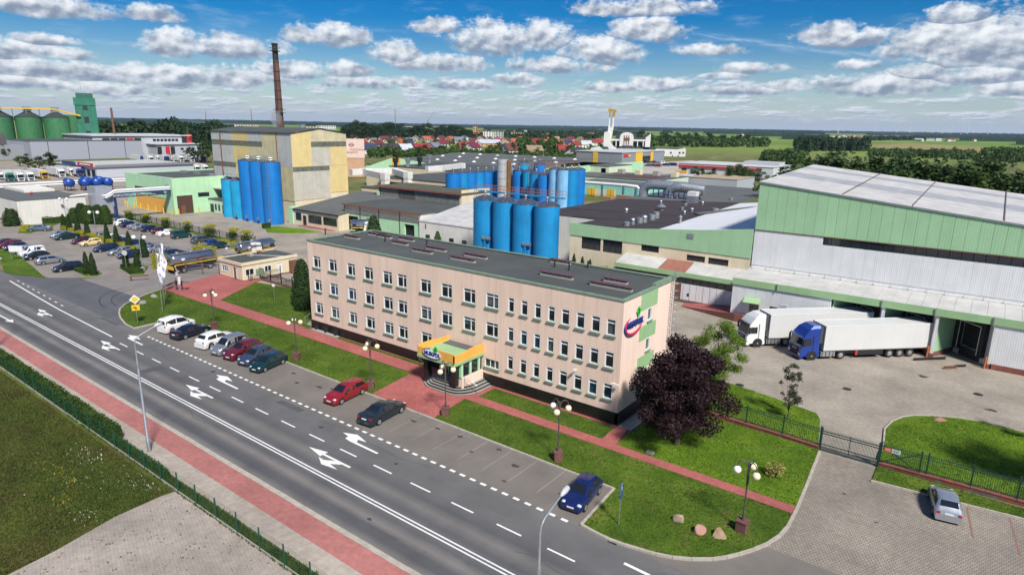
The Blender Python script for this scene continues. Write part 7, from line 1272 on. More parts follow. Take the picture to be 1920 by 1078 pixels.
# ------------------------------------------------------------------ cars: +Y is forward, built once per kind, then copied
CK = {  # length, width, then (y, belt z, top z, half width factor, roof half width factor) from tail to nose
    'hatch': (4.0, 1.70, [(-2.0, .62, .64, .90, .70), (-1.93, .84, .88, .95, .72), (-1.72, .94, 1.02, .98, .74), (-1.30, .95, 1.40, 1.0, .70), (-.4, .93, 1.47, 1.0, .70), (.25, .92, 1.42, 1.0, .68), (.98, .92, .97, 1.0, .78), (1.55, .80, .85, .98, .74), (1.88, .66, .70, .90, .66), (2.0, .50, .52, .80, .6)]),
    'estate': (4.5, 1.76, [(-2.25, .60, .62, .90, .72), (-2.2, .90, .94, .95, .74), (-2.05, .96, 1.04, .98, .76), (-1.75, .96, 1.42, 1.0, .71), (-.4, .94, 1.50, 1.0, .70), (.35, .92, 1.44, 1.0, .68), (1.15, .92, .97, 1.0, .78), (1.75, .80, .85, .98, .74), (2.12, .66, .70, .90, .66), (2.25, .50, .52, .80, .6)]),
    'sedan': (4.7, 1.82, [(-2.35, .62, .64, .90, .72), (-2.28, .92, .95, .94, .74), (-2.0, 1.0, 1.03, .97, .76), (-1.45, .98, 1.06, .99, .76), (-.75, .95, 1.38, 1.0, .66), (-.1, .94, 1.44, 1.0, .67), (.4, .92, 1.38, 1.0, .66), (1.15, .91, .96, 1.0, .78), (1.85, .80, .84, .98, .74), (2.22, .64, .67, .90, .66), (2.35, .48, .50, .80, .6)]),
    'suv': (4.55, 1.86, [(-2.27, .72, .74, .92, .74), (-2.22, 1.00, 1.05, .96, .76), (-2.05, 1.06, 1.16, .98, .76), (-1.65, 1.06, 1.58, 1.0, .72), (-.4, 1.03, 1.68, 1.0, .71), (.3, 1.02, 1.62, 1.0, .69), (1.0, 1.02, 1.08, 1.0, .80), (1.75, .94, 1.0, .98, .78), (2.15, .80, .85, .92, .72), (2.27, .58, .60, .84, .64)]),
    'van': (4.1, 1.72, [(-2.05, .60, .62, .93, .78), (-2.02, 1.02, 1.08, .97, .82), (-1.97, 1.04, 1.60, .98, .82), (-1.75, 1.04, 1.78, 1.0, .80), (-.3, 1.03, 1.84, 1.0, .79), (.45, 1.02, 1.72, 1.0, .76), (1.15, 1.0, 1.06, 1.0, .80), (1.65, .92, .97, .98, .76), (1.95, .74, .78, .92, .68), (2.05, .54, .56, .82, .6)])}
def lerp(a, b, t): return a + (b - a) * t
def car_proto(kind):
    L, Wd, st = CK[kind]; w = Wd / 2; wy = (-L * .30, L * .315); wr = .31 if kind != 'suv' else .35
    ys = sorted({s[0] for s in st} | {c + d * wr * 1.12 for c in wy for d in (-1.12, -.95, -.55, 0, .55, .95, 1.12)})
    def at(y):
        for a, b in zip(st[:-1], st[1:]):
            if a[0] <= y <= b[0]: t = (y - a[0]) / (b[0] - a[0]); return tuple(lerp(a[i], b[i], t) for i in range(1, 5))
    rings = []
    for y in ys:
        zb, zt, fw_, fr_ = at(y); zl = .20
        for c in wy:
            d = abs(y - c) / (wr * 1.12)
            if d < 1: zl = max(zl, wr + sqrt(max(0, 1 - d * d)) * wr * 1.12)
        zl = min(zl, zb - .08); hw = w * fw_; ht = w * fr_
        rings.append([(hw * .93, y, zl - .02), (hw, y, lerp(zl, zb, .22)), (hw * 1.015, y, lerp(zl, zb, .55)), (hw * .99, y, zb - .05), (hw * .955, y, zb), (lerp(hw * .955, ht, .92), y, zt - .07 * (zt - zb > .2)), (ht * .86, y, zt - .005), (ht * .45, y, zt + .012), (0, y, zt + .018)])
    k = MB(); n = len(rings[0])
    for r in rings: k.v += r + [(-p[0], p[1], p[2]) for p in r[-2::-1]]
    m_ = 2 * n - 1
    for i in range(len(rings) - 1):
        for j in range(m_ - 1): k.f.append((i * m_ + j, (i + 1) * m_ + j, (i + 1) * m_ + j + 1, i * m_ + j + 1))
    k.f.append(tuple(range(m_))[::-1]); k.f.append(tuple((len(rings) - 1) * m_ + j for j in range(m_)))
    t = thing('parked_car', 'x', 'car'); me = k.mesh('body', None, True, 38); me.materials.append(DKMETAL)
    b = link('body', me, t); b.material_slots[0].link = 'OBJECT'
    part('underbody', MB().box(-w * .86, w * .86, -L * .46, L * .45, .16, .58), BLACK, t)
    def P(y, side, q):
        zb, zt, fw_, fr_ = at(y); hw, ht = w * fw_ * .955, w * fr_; top = lerp(hw, ht, .92); z1 = zt - .07; return (side * (lerp(hw, top, q) + .012), y, lerp(zb, z1, q) + .0)
    keys = [s[0] for s in st]; cow = keys[-4]; rf = keys[-5]; re_ = [s[0] for s in st if s[2] - s[1] > .3][0]; tail = keys[keys.index(re_) - 1]; mid = lerp(rf, re_, .42)
    for s in (-1, 1):
        A = [P(lerp(cow, rf, .22), s, .10), P(lerp(cow, rf, .9), s, .88), P(mid + .05, s, .90), P(mid + .05, s, .10)]
        B = [P(mid - .05, s, .10), P(mid - .05, s, .90), P(re_ + .10, s, .86), P(lerp(re_, tail, .45), s, .12)]
        for q in (A, B): part('side_window', MB().poly(q if s > 0 else q[::-1]), CARGLASS, t)
    def T(y, fx, dz=.012): zb, zt, fw_, fr_ = at(y); return (w * fr_ * fx, y, zt + dz)
    y0, y1 = lerp(cow, rf, .10), lerp(cow, rf, .93); part('windshield', MB().add([T(y0, -.92, .02), T(y0, -.4, .035), T(y0, .4, .035), T(y0, .92, .02), T(y1, .80, .02), T(y1, .4, .03), T(y1, -.4, .03), T(y1, -.80, .02)], [(0, 1, 6, 7), (1, 2, 5, 6), (2, 3, 4, 5)]), CARGLASS, t, smooth=True)
    y0, y1 = lerp(re_, tail, .06), lerp(re_, tail, .85); part('rear_window', MB().add([T(y0, -.82, .02), T(y0, .82, .02), T(y1, .88, .025), T(y1, -.88, .025)], [(3, 2, 1, 0)]), CARGLASS, t)
    zh = at(L / 2 - .2)[0] - .02; zt_ = at(-L / 2 + .1)[0]
    for s in (-1, 1):
        part('headlight', MB().sphere((s * w * .68, L / 2 - .19, zh), .17, 8, 6, .55), HEAD, t, smooth=True); part('tail_light', MB().box(s * w * .74 - .11, s * w * .74 + .11, -L / 2 - .005, -L / 2 + .2, zt_ - .2, zt_ - .03), LAMPRED, t)
        part('mirror', MB().sphere((s * (w + .10), lerp(cow, rf, .35), at(cow)[0] + .06), .10, 6, 5, .7), BLACK, t)
        for c in wy:
            wl = part('wheel', MB().tube([(s * (w - .20), c, wr), (s * (w + .005), c, wr)], wr, 18), BLACK, t, smooth=True); part('rim', MB().tube([(s * (w + .0), c, wr), (s * (w + .015), c, wr)], wr * .64, 12), RIM, wl)
    part('number_plate', MB().box(-.26, .26, L / 2 - .02, L / 2 + .012, .40, .52), WHITE, t); part('number_plate', MB().box(-.26, .26, -L / 2 - .012, -L / 2 + .03, .66, .78), WHITE, t)
    part('front_grille', MB().box(-.42, .42, L / 2 - .03, L / 2 + .004, .54, .66) if 0 else MB().box(-.5, .5, L / 2 - .06, L / 2 + .006, .22, .34), BLACK, t)
    return t
CARS = {k: car_proto(k) for k in CK}; USED = set(); PAINT = {}
PC = {'white': ((.74, .74, .73), 0), 'black navy': ((.008, .012, .028), .3), 'silver': ((.44, .46, .48), .75), 'dark red': ((.17, .012, .028), .4), 'red': ((.30, .014, .022), .3), 'steel blue': ((.055, .085, .15), .5), 'dark teal': ((.008, .042, .050), .4), 'slate blue': ((.028, .045, .062), .6), 'royal blue': ((.009, .022, .12), .4), 'pale silver': ((.46, .49, .53), .7), 'navy': ((.010, .022, .075), .4), 'black': ((.010, .010, .012), .2), 'maroon': ((.09, .010, .020), .4), 'yellow': ((.68, .55, .26), 0), 'dark green': ((.006, .030, .026), .3), 'teal': ((.006, .060, .060), .3), 'grey': ((.10, .11, .12), .5), 'bright blue': ((.014, .05, .22), .4), 'greyish blue': ((.16, .21, .28), .6)}
def car(kind, col, x, y, rz, label, group, s=1.0):
    src = CARS[kind]
    if kind not in USED: USED.add(kind); o = src
    else: o = copy_tree(src)
    if col not in PAINT: PAINT[col] = paint('paint_' + col.replace(' ', '_'), *PC[col])
    for c in o.children:
        if c.name.startswith('body'): c.material_slots[0].link = 'OBJECT'; c.material_slots[0].material = PAINT[col]
    o.location = (x, y, .0); o.rotation_euler = (0, 0, rz); o.scale = (s, s, s); tag(o, label, 'car', group)
    o.name = 'parked_van' if kind == 'van' else 'parked_car'
# the row in the bay before the office (nose in when rz = 0, tail in when rz = pi)
GB = 'cars in the bay before the office'
def bay(u, v): return G(u, v)
car('van', 'white', -78.7, 35.7, .20, 'white passenger van parked nose in at the left end of the bay', GB, 1.02); car('sedan', 'black navy', -75.2, 35.65, .18, 'black navy sedan next to the white van in the bay', GB, .98)
car('suv', 'white', -69.8, 35.9, .18, 'white sport utility car parked nose in, third in the bay', GB); car('van', 'silver', -66.5, 35.6, pi + .20, 'silver people carrier facing the road beside the white sport utility car', GB, .98)
car('suv', 'dark red', -64.1, 35.9, pi + .21, 'dark red sport utility car facing the road in the bay', GB, .96); car('hatch', 'steel blue', -61.35, 35.85, pi + .22, 'steel blue hatchback right of the dark red car', GB, 1.03); car('estate', 'dark teal', -58.75, 35.6, pi + .23, 'dark teal estate car at the right end of the left group', GB, .92)
car('estate', 'red', -46.18, 35.7, pi + .12, 'red estate car standing alone left of the entrance plaza', GB, .98); car('sedan', 'slate blue', -40.33, 35.08, .10, 'slate blue sedan parked nose in before the entrance plaza', GB, 1.0); car('hatch', 'royal blue', -19.7, 34.97, pi + .12, 'royal blue small hatchback at the right end of the bay', GB, .98)
car('hatch', 'pale silver', .68, 49.66, .175, 'silver small hatchback parked on the pavers by the green fence', None, .98)
def lot(row, label, group, rz, y):
    for i, (x, kind, col, *r) in enumerate(row): car(kind, col, x + RV.uniform(-.15, .15), y + RV.uniform(-.35, .35), (r[0] if r else rz) + RV.uniform(-.04, .04), '%s %s, %s from left in the %s' % (col, {'hatch': 'hatchback', 'estate': 'estate car', 'sedan': 'sedan', 'suv': 'sport utility car', 'van': 'van'}[kind], nth(i), label), group)
lot([(-158.5, 'sedan', 'maroon'), (-155.6, 'estate', 'dark red'), (-152.2, 'hatch', 'navy'), (-147.8, 'estate', 'silver'), (-143.6, 'van', 'white'), (-139.4, 'hatch', 'black'), (-133.4, 'estate', 'silver', 0), (-125.0, 'estate', 'black navy', pi)], 'car park row nearest the road', 'cars in the row nearest the road', pi, 40.0)
lot([(-161.8, 'sedan', 'silver'), (-158.3, 'sedan', 'dark green'), (-150.6, 'hatch', 'maroon'), (-147.0, 'hatch', 'yellow'), (-138.2, 'estate', 'navy'), (-133.2, 'estate', 'silver'), (-128.4, 'estate', 'navy')], 'row this side of the hedge', 'cars this side of the hedge', pi, 51.2)
lot([(-153.4, 'estate', 'silver'), (-150.0, 'estate', 'white'), (-146.8, 'hatch', 'grey'), (-143.2, 'sedan', 'navy'), (-139.2, 'estate', 'navy'), (-135.0, 'sedan', 'silver'), (-130.4, 'sedan', 'silver'), (-123.4, 'sedan', 'navy')], 'row just beyond the hedge', 'cars beyond the hedge', 0, 57.0)
lot([(-169.6, 'suv', 'white'), (-166.0, 'estate', 'navy'), (-162.8, 'sedan', 'silver'), (-159.6, 'sedan', 'silver'), (-156.2, 'estate', 'navy'), (-152.0, 'hatch', 'maroon'), (-147.6, 'sedan', 'white'), (-142.4, 'van', 'teal'), (-133.2, 'suv', 'grey'), (-128.2, 'hatch', 'bright blue'), (-125.2, 'sedan', 'dark teal')], 'row along the far fence', 'cars along the far fence', 0, 67.6)
car('sedan', 'greyish blue', -174.6, 51.2, pi / 2 + .9, 'greyish blue sedan parked alone by the white building', None)
q0 = 0
for i, (u, v, kind, col) in enumerate(((1172, 311, 'hatch', 'navy'), (1181, 310, 'estate', 'black navy'), (1199, 309, 'hatch', 'silver'), (1215, 312, 'hatch', 'grey'), (1221, 312, 'sedan', 'royal blue'), (1233, 313, 'hatch', 'red'), (1232, 309, 'suv', 'silver'), (1241, 308, 'van', 'white'), (1248, 311, 'sedan', 'navy'), (1256, 310, 'hatch', 'steel blue'), (1262, 311, 'suv', 'navy'), (1225, 306, 'sedan', 'maroon'))): p = G(u, v); car(kind, col, p.x, p.y, pi / 2 + RV.uniform(-.3, .3), '%s car outside the retail store with yellow panels, %s from left' % (col, nth((0, 1, 2, 3, 4, 7, 6, 8, 9, 10, 11, 5)[i])), 'cars at the retail store', 1.25)
for k in CK:
    if k not in USED: print('unused', k)
# ------------------------------------------------------------------ lorries: +Y forward, origin under the cab front
def wheelset(t, y, w, r=.5, wd=.32):
    for s in (-1, 1): wl = part('wheel', MB().tube([(s * (w - wd), y, r), (s * w, y, r)], r, 22), BLACK, t, smooth=True); part('rim', MB().tube([(s * (w - .02), y, r), (s * (w + .02), y, r)], r * .56, 14), RIM, wl); part('hub', MB().tube([(s * (w + .02), y, r), (s * (w + .07), y, r)], r * .22, 10), GALV, wl)
def cab(t, mat, roofh=3.75, kind='round'):
    w = 1.22; k = MB(); prof = [(0, .35, .95), (.02, .9, 1), (.02, 1.45, 1), (-.06, 1.55, .995), (-.28, 2.72, .97), (-.45, 3.0, .95), (-.95, roofh - .12, .90), (-1.7, roofh, .90), (-2.25, roofh, .90), (-2.25, .9, 1), (-2.25, .75, 1)]
    n = len(prof)
    for s in (-1, 1): k.v += [(s * w * f, y, z) for (y, z, f) in prof]
    k.f += [tuple(range(n))[::-1], tuple(range(n, 2 * n))] + [(i, i + 1, n + i + 1, n + i) for i in range(n - 1)] + [(n - 1, 0, n, 2 * n - 1)]
    c = part('cab', k, mat, t, smooth=True, sharp=25)
    part('windshield', MB().add([(-1.08, .0, 1.62), (1.08, .0, 1.62), (1.02, -.255, 2.66), (-1.02, -.255, 2.66), (-1.08, -.05, 1.62)], [(0, 1, 2, 3)]), CARGLASS, t)
    part('sun_visor', MB().box(-1.1, 1.1, -.25, .06, 2.70, 2.86), mat if kind != 'round' else BLACK, t)
    part('grille', MB().box(-.82, .82, .0, .045, .95, 1.42), BLACK, t); part('grille', MB().box(-.72, .72, .0, .045, .5, .88), BLACK, t); part('bumper', MB().box(-1.22, 1.22, -.35, .06, .30, .48), mat, t); part('badge', MB().box(-.45, .45, .046, .055, 1.16, 1.26), GALV, t)
    for s in (-1, 1):
        part('headlight', MB().box(s * .98 - .16, s * .98 + .16, -.02, .05, .62, .84), HEAD, t); part('mirror', MB().box(s * 1.42 - .10, s * 1.42 + .10, -.22, -.08, 1.75, 2.55), BLACK, t)
        part('side_window', MB().box(s * 1.20 - .018, s * 1.20 + .018, -1.25, -.42, 1.72, 2.5), CARGLASS, t); part('door_line', MB().box(s * 1.222 - .004, s * 1.222 + .004, -1.5, -1.44, .95, 2.9), DKMETAL, t); part('wheel_arch', MB().tube([(s * 1.0, -1.42, .5), (s * 1.225, -1.42, .5)], .62, 18), BLACK, t)
        part('step', MB().box(s * 1.15 - .1, s * 1.15 + .1, -2.3, -2.0, .35, .8), mat, t)
    part('roof_hatch', MB().box(-.3, .3, -1.7, -1.25, roofh, roofh + .04), BLACK, t)
    return c
def semi(label, mat, loc, rz, kind, group):
    t = thing('semi_truck', label, 'truck', loc, rz, group); cab(t, mat, 3.7, kind)
    part('roof_fairing', MB().add([(-1.05, -1.0, 3.6), (1.05, -1.0, 3.6), (1.1, -2.24, 3.72), (-1.1, -2.24, 3.72), (-.85, -1.5, 3.95), (.85, -1.5, 3.95), (.95, -2.24, 4.0), (-.95, -2.24, 4.0)], [(0, 1, 5, 4), (1, 2, 6, 5), (3, 0, 4, 7), (4, 5, 6, 7), (2, 3, 7, 6)]), mat, t, smooth=True, sharp=30)
    part('chassis', MB().box(-.5, .5, -15.9, -1.0, .62, .95), DKMETAL, t); wheelset(t, -1.42, 1.2); wheelset(t, -5.05, 1.2)
    for s in (-1, 1):
        part('fuel_tank', MB().box(s * .95 - .25, s * .95 + .25, -4.3, -2.55, .38, .98), GALV, t)
        for i in range(4): part('tank_strap', MB().box(s * .95 - .26, s * .95 + .26, -4.1 + i * .45, -4.02 + i * .45, .37, .99), DKMETAL, t)
        part('side_skirt', MB().box(s * 1.2 - .03, s * 1.2 + .03, -10.3, -7.2, .45, 1.05), DKMETAL, t); part('red_marker', MB().box(s * 1.2 - .05, s * 1.2 + .05, -7.1, -6.8, .45, 1.05), RED, t); part('mudguard', MB().box(s * .95 - .3, s * .95 + .3, -5.7, -4.45, 1.02, 1.08), BLACK, t)
    for y in (-11.2, -12.5, -13.8): wheelset(t, y, 1.22, .5, .4)
    TB = M('trailer_white', (.60, .595, .575), .5, .05, .3, streak=.12) if 'trailer_white' not in bpy.data.materials else bpy.data.materials['trailer_white']
    part('trailer_box', MB().box(-1.28, 1.28, -16.2, -2.75, 1.12, 4.0), TB, t); part('top_rail', MB().box(-1.3, -1.22, -16.2, -2.74, 3.94, 4.03), WHITE, t); part('top_rail', MB().box(1.22, 1.3, -16.2, -2.74, 3.94, 4.03), WHITE, t); part('bottom_rail', MB().box(-1.3, 1.3, -16.2, -2.74, 1.06, 1.14), GALV, t)
    part('reefer_unit', MB().box(-1.0, 1.0, -2.74, -2.35, 1.9, 3.85), flat('reefer_dark', (.06, .065, .07), .6), t); part('corner_post', MB().box(1.22, 1.31, -2.86, -2.72, 1.1, 4.02), GALV, t); part('open_door', MB().box(1.29, 1.36, -16.1, -15.0, 1.15, 3.95), WHITE, t); part('bumper_bar', MB().box(-1.2, 1.2, -16.2, -16.1, .45, .6), RED, t)
    return t
# nose of each truck points away from its dock, towards the lower left
semi('white cab truck with white box trailer backed into the first dock', paint('truck_white', (.72, .72, .70), 0), (-21.75, 75.9, 0), radians(135), 'round', 'trucks at the docks'); semi('blue cab truck with white box trailer backed into the middle dock', paint('truck_blue', (.008, .045, .30), .3), (-15.55, 75.3, 0), radians(135), 'square', 'trucks at the docks')
def tanker(label, loc, rz, tractor=False):
    t = thing('milk_tanker', label, 'tanker', loc, rz, 'milk tankers')
    L = 7.6; prof = [(.0, .9), (.15, 1.15), (.3, 1.2), (L - .3, 1.2), (L - .15, 1.15), (L, .9)]
    k = MB(); n = 24
    for (y, r) in prof: k.v += [(r * cos(2 * pi * j / n), -y, 2.35 + r * .86 * sin(2 * pi * j / n)) for j in range(n)]
    for i in range(len(prof) - 1): k.f += [(i * n + j, (i + 1) * n + j, (i + 1) * n + (j + 1) % n, i * n + (j + 1) % n) for j in range(n)]
    k.f += [tuple(range(n)), tuple((len(prof) - 1) * n + j for j in range(n))[::-1]]; part('tank_shell', k, STEEL, t, smooth=True)
    for s in (-1, 1):
        part('side_stripe', MB().box(s * 1.19 - .02, s * 1.19 + .02, -L + .1, -.1, 1.48, 1.62), YELLOWP, t)
        part('round_badge', MB().poly([(s * 1.215, -5.9 + .34 * cos(2 * pi * i / 16), 2.4 + .22 * sin(2 * pi * i / 16)) for i in range(16)]), WHITE, t); part('red_mark', MB().box(s * 1.21 - .01, s * 1.21 + .01, -3.6, -2.8, 2.45, 2.56), RED, t); part('blue_mark', MB().box(s * 1.2 - .01, s * 1.2 + .01, -3.5, -3.1, 1.95, 2.1), BLUED, t)
        part('side_guard', MB().box(s * 1.15 - .03, s * 1.15 + .03, -5.6, -2.4, .5, .62), GALV, t)
    for y in (-1.4, -3.8, -6.2): part('hatch', MB().cyl((0, y), 3.36, 3.6, .28, n=12), GALV, t)
    part('catwalk', MB().box(.35, .8, -7.3, -.3, 3.3, 3.36), GALV, t); part('chassis', MB().box(-.5, .5, -L - .1, .4, .75, 1.25), DKMETAL, t); part('rear_panel', MB().box(-1.15, 1.15, -L - .15, -L - .05, .75, 1.35), YELLOWP, t)
    for y in (-1.2, -5.9) + ((-7.0,) if not tractor else (-7.0,)): wheelset(t, y, 1.2, .48)
    if tractor:
        c = thing('x', 'x', 'x'); bpy.data.objects.remove(c)
        o = len(t.children); cab(t, paint('tanker_cab', (.70, .70, .68), 0), 3.2)
        for ch in list(t.children)[o:]: ch.location.y += 3.0
        wheelset(t, 1.5, 1.2, .5)
    else: part('drawbar', MB().bar((0, .3, .8), (0, 2.4, .7), .18), RUST, t)
    return t
tanker('steel milk tanker trailer with yellow stripe at the factory gate', (-109.6, 57.2, 0), radians(2)); tanker('steel milk tanker with white cab behind the gatehouse', (-111.4, 67.4, 0), radians(4), True); tanker('dark steel tanker reversing into the unloading hall bay', (-117.4, 98.6, 0), radians(127), True)
LP = [('white', 3.9)]
def lorry(label, p, rz, cm, bodym, L=13.0):
    t = thing('parked_lorry', label, 'lorry', (p[0], p[1], 0), rz, 'lorries in the lorry park'); cab(t, cm, 3.6); part('trailer_box', MB().box(-1.28, 1.28, -2.8 - L, -2.7, 1.1, 4.0), bodym, t); part('chassis', MB().box(-.5, .5, -2 - L, -1, .6, 1.1), DKMETAL, t)
    for y in (-1.4, -5, -L + .2, -L - 1.2): wheelset(t, y, 1.2)
TBW = bpy.data.materials['trailer_white']; cw = paint('lorry_white', (.7, .7, .68), 0); cy = paint('lorry_yellow', (.62, .34, .02), 0); cb = paint('lorry_blue', (.012, .05, .24), 0); cg_ = paint('lorry_green', (.02, .16, .10), 0)
for i, (u, v, cm, bm) in enumerate(((5, 341, cw, TBW), (22, 341.5, cg_, TBW), (41, 341, cw, TBW), (60, 340.5, cw, TBW), (86, 337, cy, TBW), (118, 333.5, cw, TBW), (139, 331, cw, TBW), (152, 332, cb, TBW), (160, 331, cb, cb))):
    p = G(u, v); lorry('%s cab lorry in the lorry park at the far left, %s from left' % ({id(cw): 'white', id(cy): 'yellow', id(cb): 'blue', id(cg_): 'green'}[id(cm)], nth(i)), (p.x, p.y), -pi / 2 + RV.uniform(-.06, .06), cm, bm)
for i, u in enumerate((270, 285, 300, 315, 330, 342, 352, 362, 372, 384)): p = G(u, 303.5 + (i % 2) * 1.0); lorry('white trailer parked before the red trimmed hall, %s from left' % nth(i), (p.x, p.y), -pi / 2, cw if i % 3 else cb, TBW)
for i, u in enumerate((338, 348, 358, 372, 388)): p = G(u, 325 - i * .3); lorry('white lorry parked right of the repair shop, %s from left' % nth(i), (p.x, p.y), -pi / 2, cw if i != 2 else cb, TBW)
# ------------------------------------------------------------------ lamps
GLOBE = flat('globe_cream', (.80, .70, .46), .25); GLOBEW = flat('globe_white', (.82, .82, .80), .25); IRON = M('lamp_iron', (.085, .07, .065), .6, .5, 6); FOOT = M('lamp_foot', (.15, .065, .055), .85, .3, 4)
def globe_lamp(label, p, rot, last=False):
    t = thing('globe_lamp', label, 'street lamp', (p[0], p[1], .1), rot, 'globe lamps before the office'); part('foot', MB().box(-.32, .32, -.32, .32, -.15, .72), FOOT, t); part('foot_cap', MB().box(-.36, .36, -.36, .36, .72, .80), FOOT, t)
    part('pole', MB().tube([(0, 0, .8), (0, 0, 3.4)], .055, 8), IRON, t, smooth=True); part('sleeve', MB().tube([(0, 0, .8), (0, 0, 1.15)], .09, 8), IRON, t, smooth=True); part('column_head', MB().tube([(0, 0, 3.4), (0, 0, 4.9)], .085, 8), IRON, t, smooth=True)
    for i in range(3):
        a = i * 2.0944; d = Vector((cos(a), sin(a), 0)); pts = [d * (.08 + .62 * (1 - cos(pi * j / 9)) / 2) + Vector((0, 0, 4.6 + .42 * sin(pi * j / 9))) for j in range(10)]
        part('arm', MB().tube(pts, .035, 6), IRON, t, smooth=True); part('globe', MB().sphere((d.x * .70, d.y * .70, 4.34), .25, 16, 10), GLOBEW if (last and i == 1) else GLOBE, t, smooth=True)
for i, (p, r) in enumerate((((-75.4, 38.7), .3), ((-58.1, 38.6), .5), ((-45.8, 38.5), .7), ((-36.1, 38.7), .6), ((-23.9, 38.3), .8), ((-9.6, 38.2), 1.5))): globe_lamp('three globe lamp on dark pole before the office, %s from left' % nth(i), p, r, i >= 4)
for i, p in enumerate(((-183.9, 59.8), (-153.2, 55.0), (-115.0, 47.6))):
    t = thing('twin_globe_lamp', 'twin white globe lamp on tall grey pole in the car park, %s from left' % nth(i), 'street lamp', (p[0], p[1], 0), .6, 'twin globe lamps'); part('foot', MB().box(-.25, .25, -.25, .25, -.05, .7), CONC, t); part('pole', MB().tube([(0, 0, .7), (0, 0, 6.2)], .07, 8), GALV, t)
    for s in (-1, 1): part('arm', MB().tube([(0, 0, 6.0), (s * .6, 0, 6.1), (s * .85, 0, 6.0)], .04, 6), GALV, t); part('globe', MB().sphere((s * .9, 0, 5.85), .36, 14, 9), GLOBEW, t, smooth=True)
def street_lamp(label, x, h):
    t = thing('street_lamp', label, 'street lamp', (x, 19.3, .1), 0, 'tall street lamps'); part('pole', MB().tube([(0, 0, -.1), (0, 0, 1.0), (0, 0, 1.02), (0, 0, h - 2.2), (0, 0, h - 2.15), (0, 0, h - .4)], [.13, .125, .11, .085, .06, .055], 12), GALV, t, smooth=True); part('collar', MB().tube([(0, 0, h - 2.35), (0, 0, h - 2.05)], .1, 10), GALV, t)
    pts = [(0, 2.0 * 0, h - .5), (0, .06, h - .15), (0, .3, h + .08), (0, 1.0, h + .36), (0, 1.55, h + .55)]; part('arm', MB().tube(pts, .04, 8), GALV, t, smooth=True)
    k = MB().tube([(0, 1.5, h + .54), (0, 1.6, h + .58), (0, 1.8, h + .64), (0, 2.05, h + .68), (0, 2.15, h + .68)], [.04, .10, .14, .12, .03], 10); part('lamp_head', k, M('lamp_head_grey', (.45, .47, .48), .4, .05) if 'lamp_head_grey' not in bpy.data.materials else bpy.data.materials['lamp_head_grey'], t, smooth=True)
for x, l in ((-86.6, 'tall steel street lamp whose head shows at the left edge'), (-49.6, 'tall steel street lamp rising from the pink pavement at left'), (-12.75, 'tall steel street lamp in the middle foreground')): street_lamp(l, x, 9.35)
# ------------------------------------------------------------------ fences
FG = flat('fence_green', (.012, .075, .045), .55); FGD = flat('fence_dark_green', (.010, .040, .034), .5)
mf = thing('mesh_fence', 'green mesh panel fence with posts along the pavement at lower left', 'fence', (-44.5, 17.95, 0)); x = -95.2; i = 0
while x < -14:
    part('post', MB().box(x - .035, x + .035, 17.92, 17.99, -.05, 1.62), FG, mf, True); part('base_slab', MB().box(x + .05, x + 2.47, 17.93, 17.98, -.05, .2), CONC, mf, True)
    k = MB()
    for j in range(8): z = .25 + j * .185; k.box(x + .03, x + 2.49, 17.95, 17.957, z, z + .008)
    for j in range(12): q = x + .2 + j * .2; k.box(q, q + .006, 17.945, 17.95, .22, 1.6)
    o = part('mesh_panel', k, FG, mf, True); o['kind'] = 'stuff'; x += 2.52; i += 1
def rail_fence(t, a, b, h=1.62, bars=.13, zb=.45):
    a, b = Vector((*a, 0)), Vector((*b, 0)); L = (b - a).length; d = (b - a).normalized(); k = MB()
    n = int(L / bars)
    for i in range(1, n): p = a + d * (L * i / n); k.bar(p + Vector((0, 0, zb + .06)), p + Vector((0, 0, zb + h - .02)), .022)
    o = part('bars', k, FGD, t, True); o['kind'] = 'stuff'
    for z in (zb + .15, zb + h - .42, zb + h - .22): part('rail', MB().bar(a + Vector((0, 0, z)), b + Vector((0, 0, z)), .045), FGD, t, True)
def post(t, p, h=1.75, w=.1, zb=.3): part('post', MB().box(p[0] - w / 2, p[0] + w / 2, p[1] - w / 2, p[1] + w / 2, zb, zb + h), FGD, t, True)
def wall_base(t, a, b, h=.45):
    a, b = Vector((*a, 0)), Vector((*b, 0)); part('brick_base', MB().bar(a + Vector((0, 0, h / 2 - .08)), b + Vector((0, 0, h / 2 - .08)), .26, h - .1), BRICK, t, True); L = (b - a).length; n = max(1, round(L / .9))
    for i in range(n): p, q = a.lerp(b, i / n + .004), a.lerp(b, (i + 1) / n - .004); part('coping', MB().bar(p + Vector((0, 0, h - .06)), q + Vector((0, 0, h - .06)), .34, .1), BRICKC, t, True)
fl_ = thing('iron_fence', 'dark green railing on brick base between the maple lawn and yard', 'fence', (-15, 53.6, 0)); pts = [(-21.6, 54.0), (-19.2, 53.9), (-16.8, 53.8), (-14.2, 53.6), (-11.1, 53.45), (-8.15, 53.2)]
for a, b in zip(pts[:-1], pts[1:]): wall_base(fl_, a, b); rail_fence(fl_, a, b)
for p in pts: post(fl_, p, 1.85)
gt_ = thing('sliding_gate', 'dark green sliding gate with spiked bars across the yard drive', 'gate', (-6, 53.25, 0)); k = MB()
for i in range(41): x = -8.0 + i * .1; k.bar((x, 53.27, .12), (x, 53.27, 1.95), .022)
o = part('bars', k, FGD, gt_, True); o['kind'] = 'stuff'
for z in (.12, .6, 1.55, 1.75): part('rail', MB().box(-8.02, -3.98, 53.24, 53.30, z - .03, z + .03), FGD, gt_, True)
part('centre_post', MB().box(-6.03, -5.97, 53.24, 53.3, .1, 1.9), FGD, gt_, True)
for x in (-8.1, -3.95): part('gate_post', MB().box(x - .07, x + .07, 53.2, 53.34, -.05, 2.05), FGD, gt_, True)
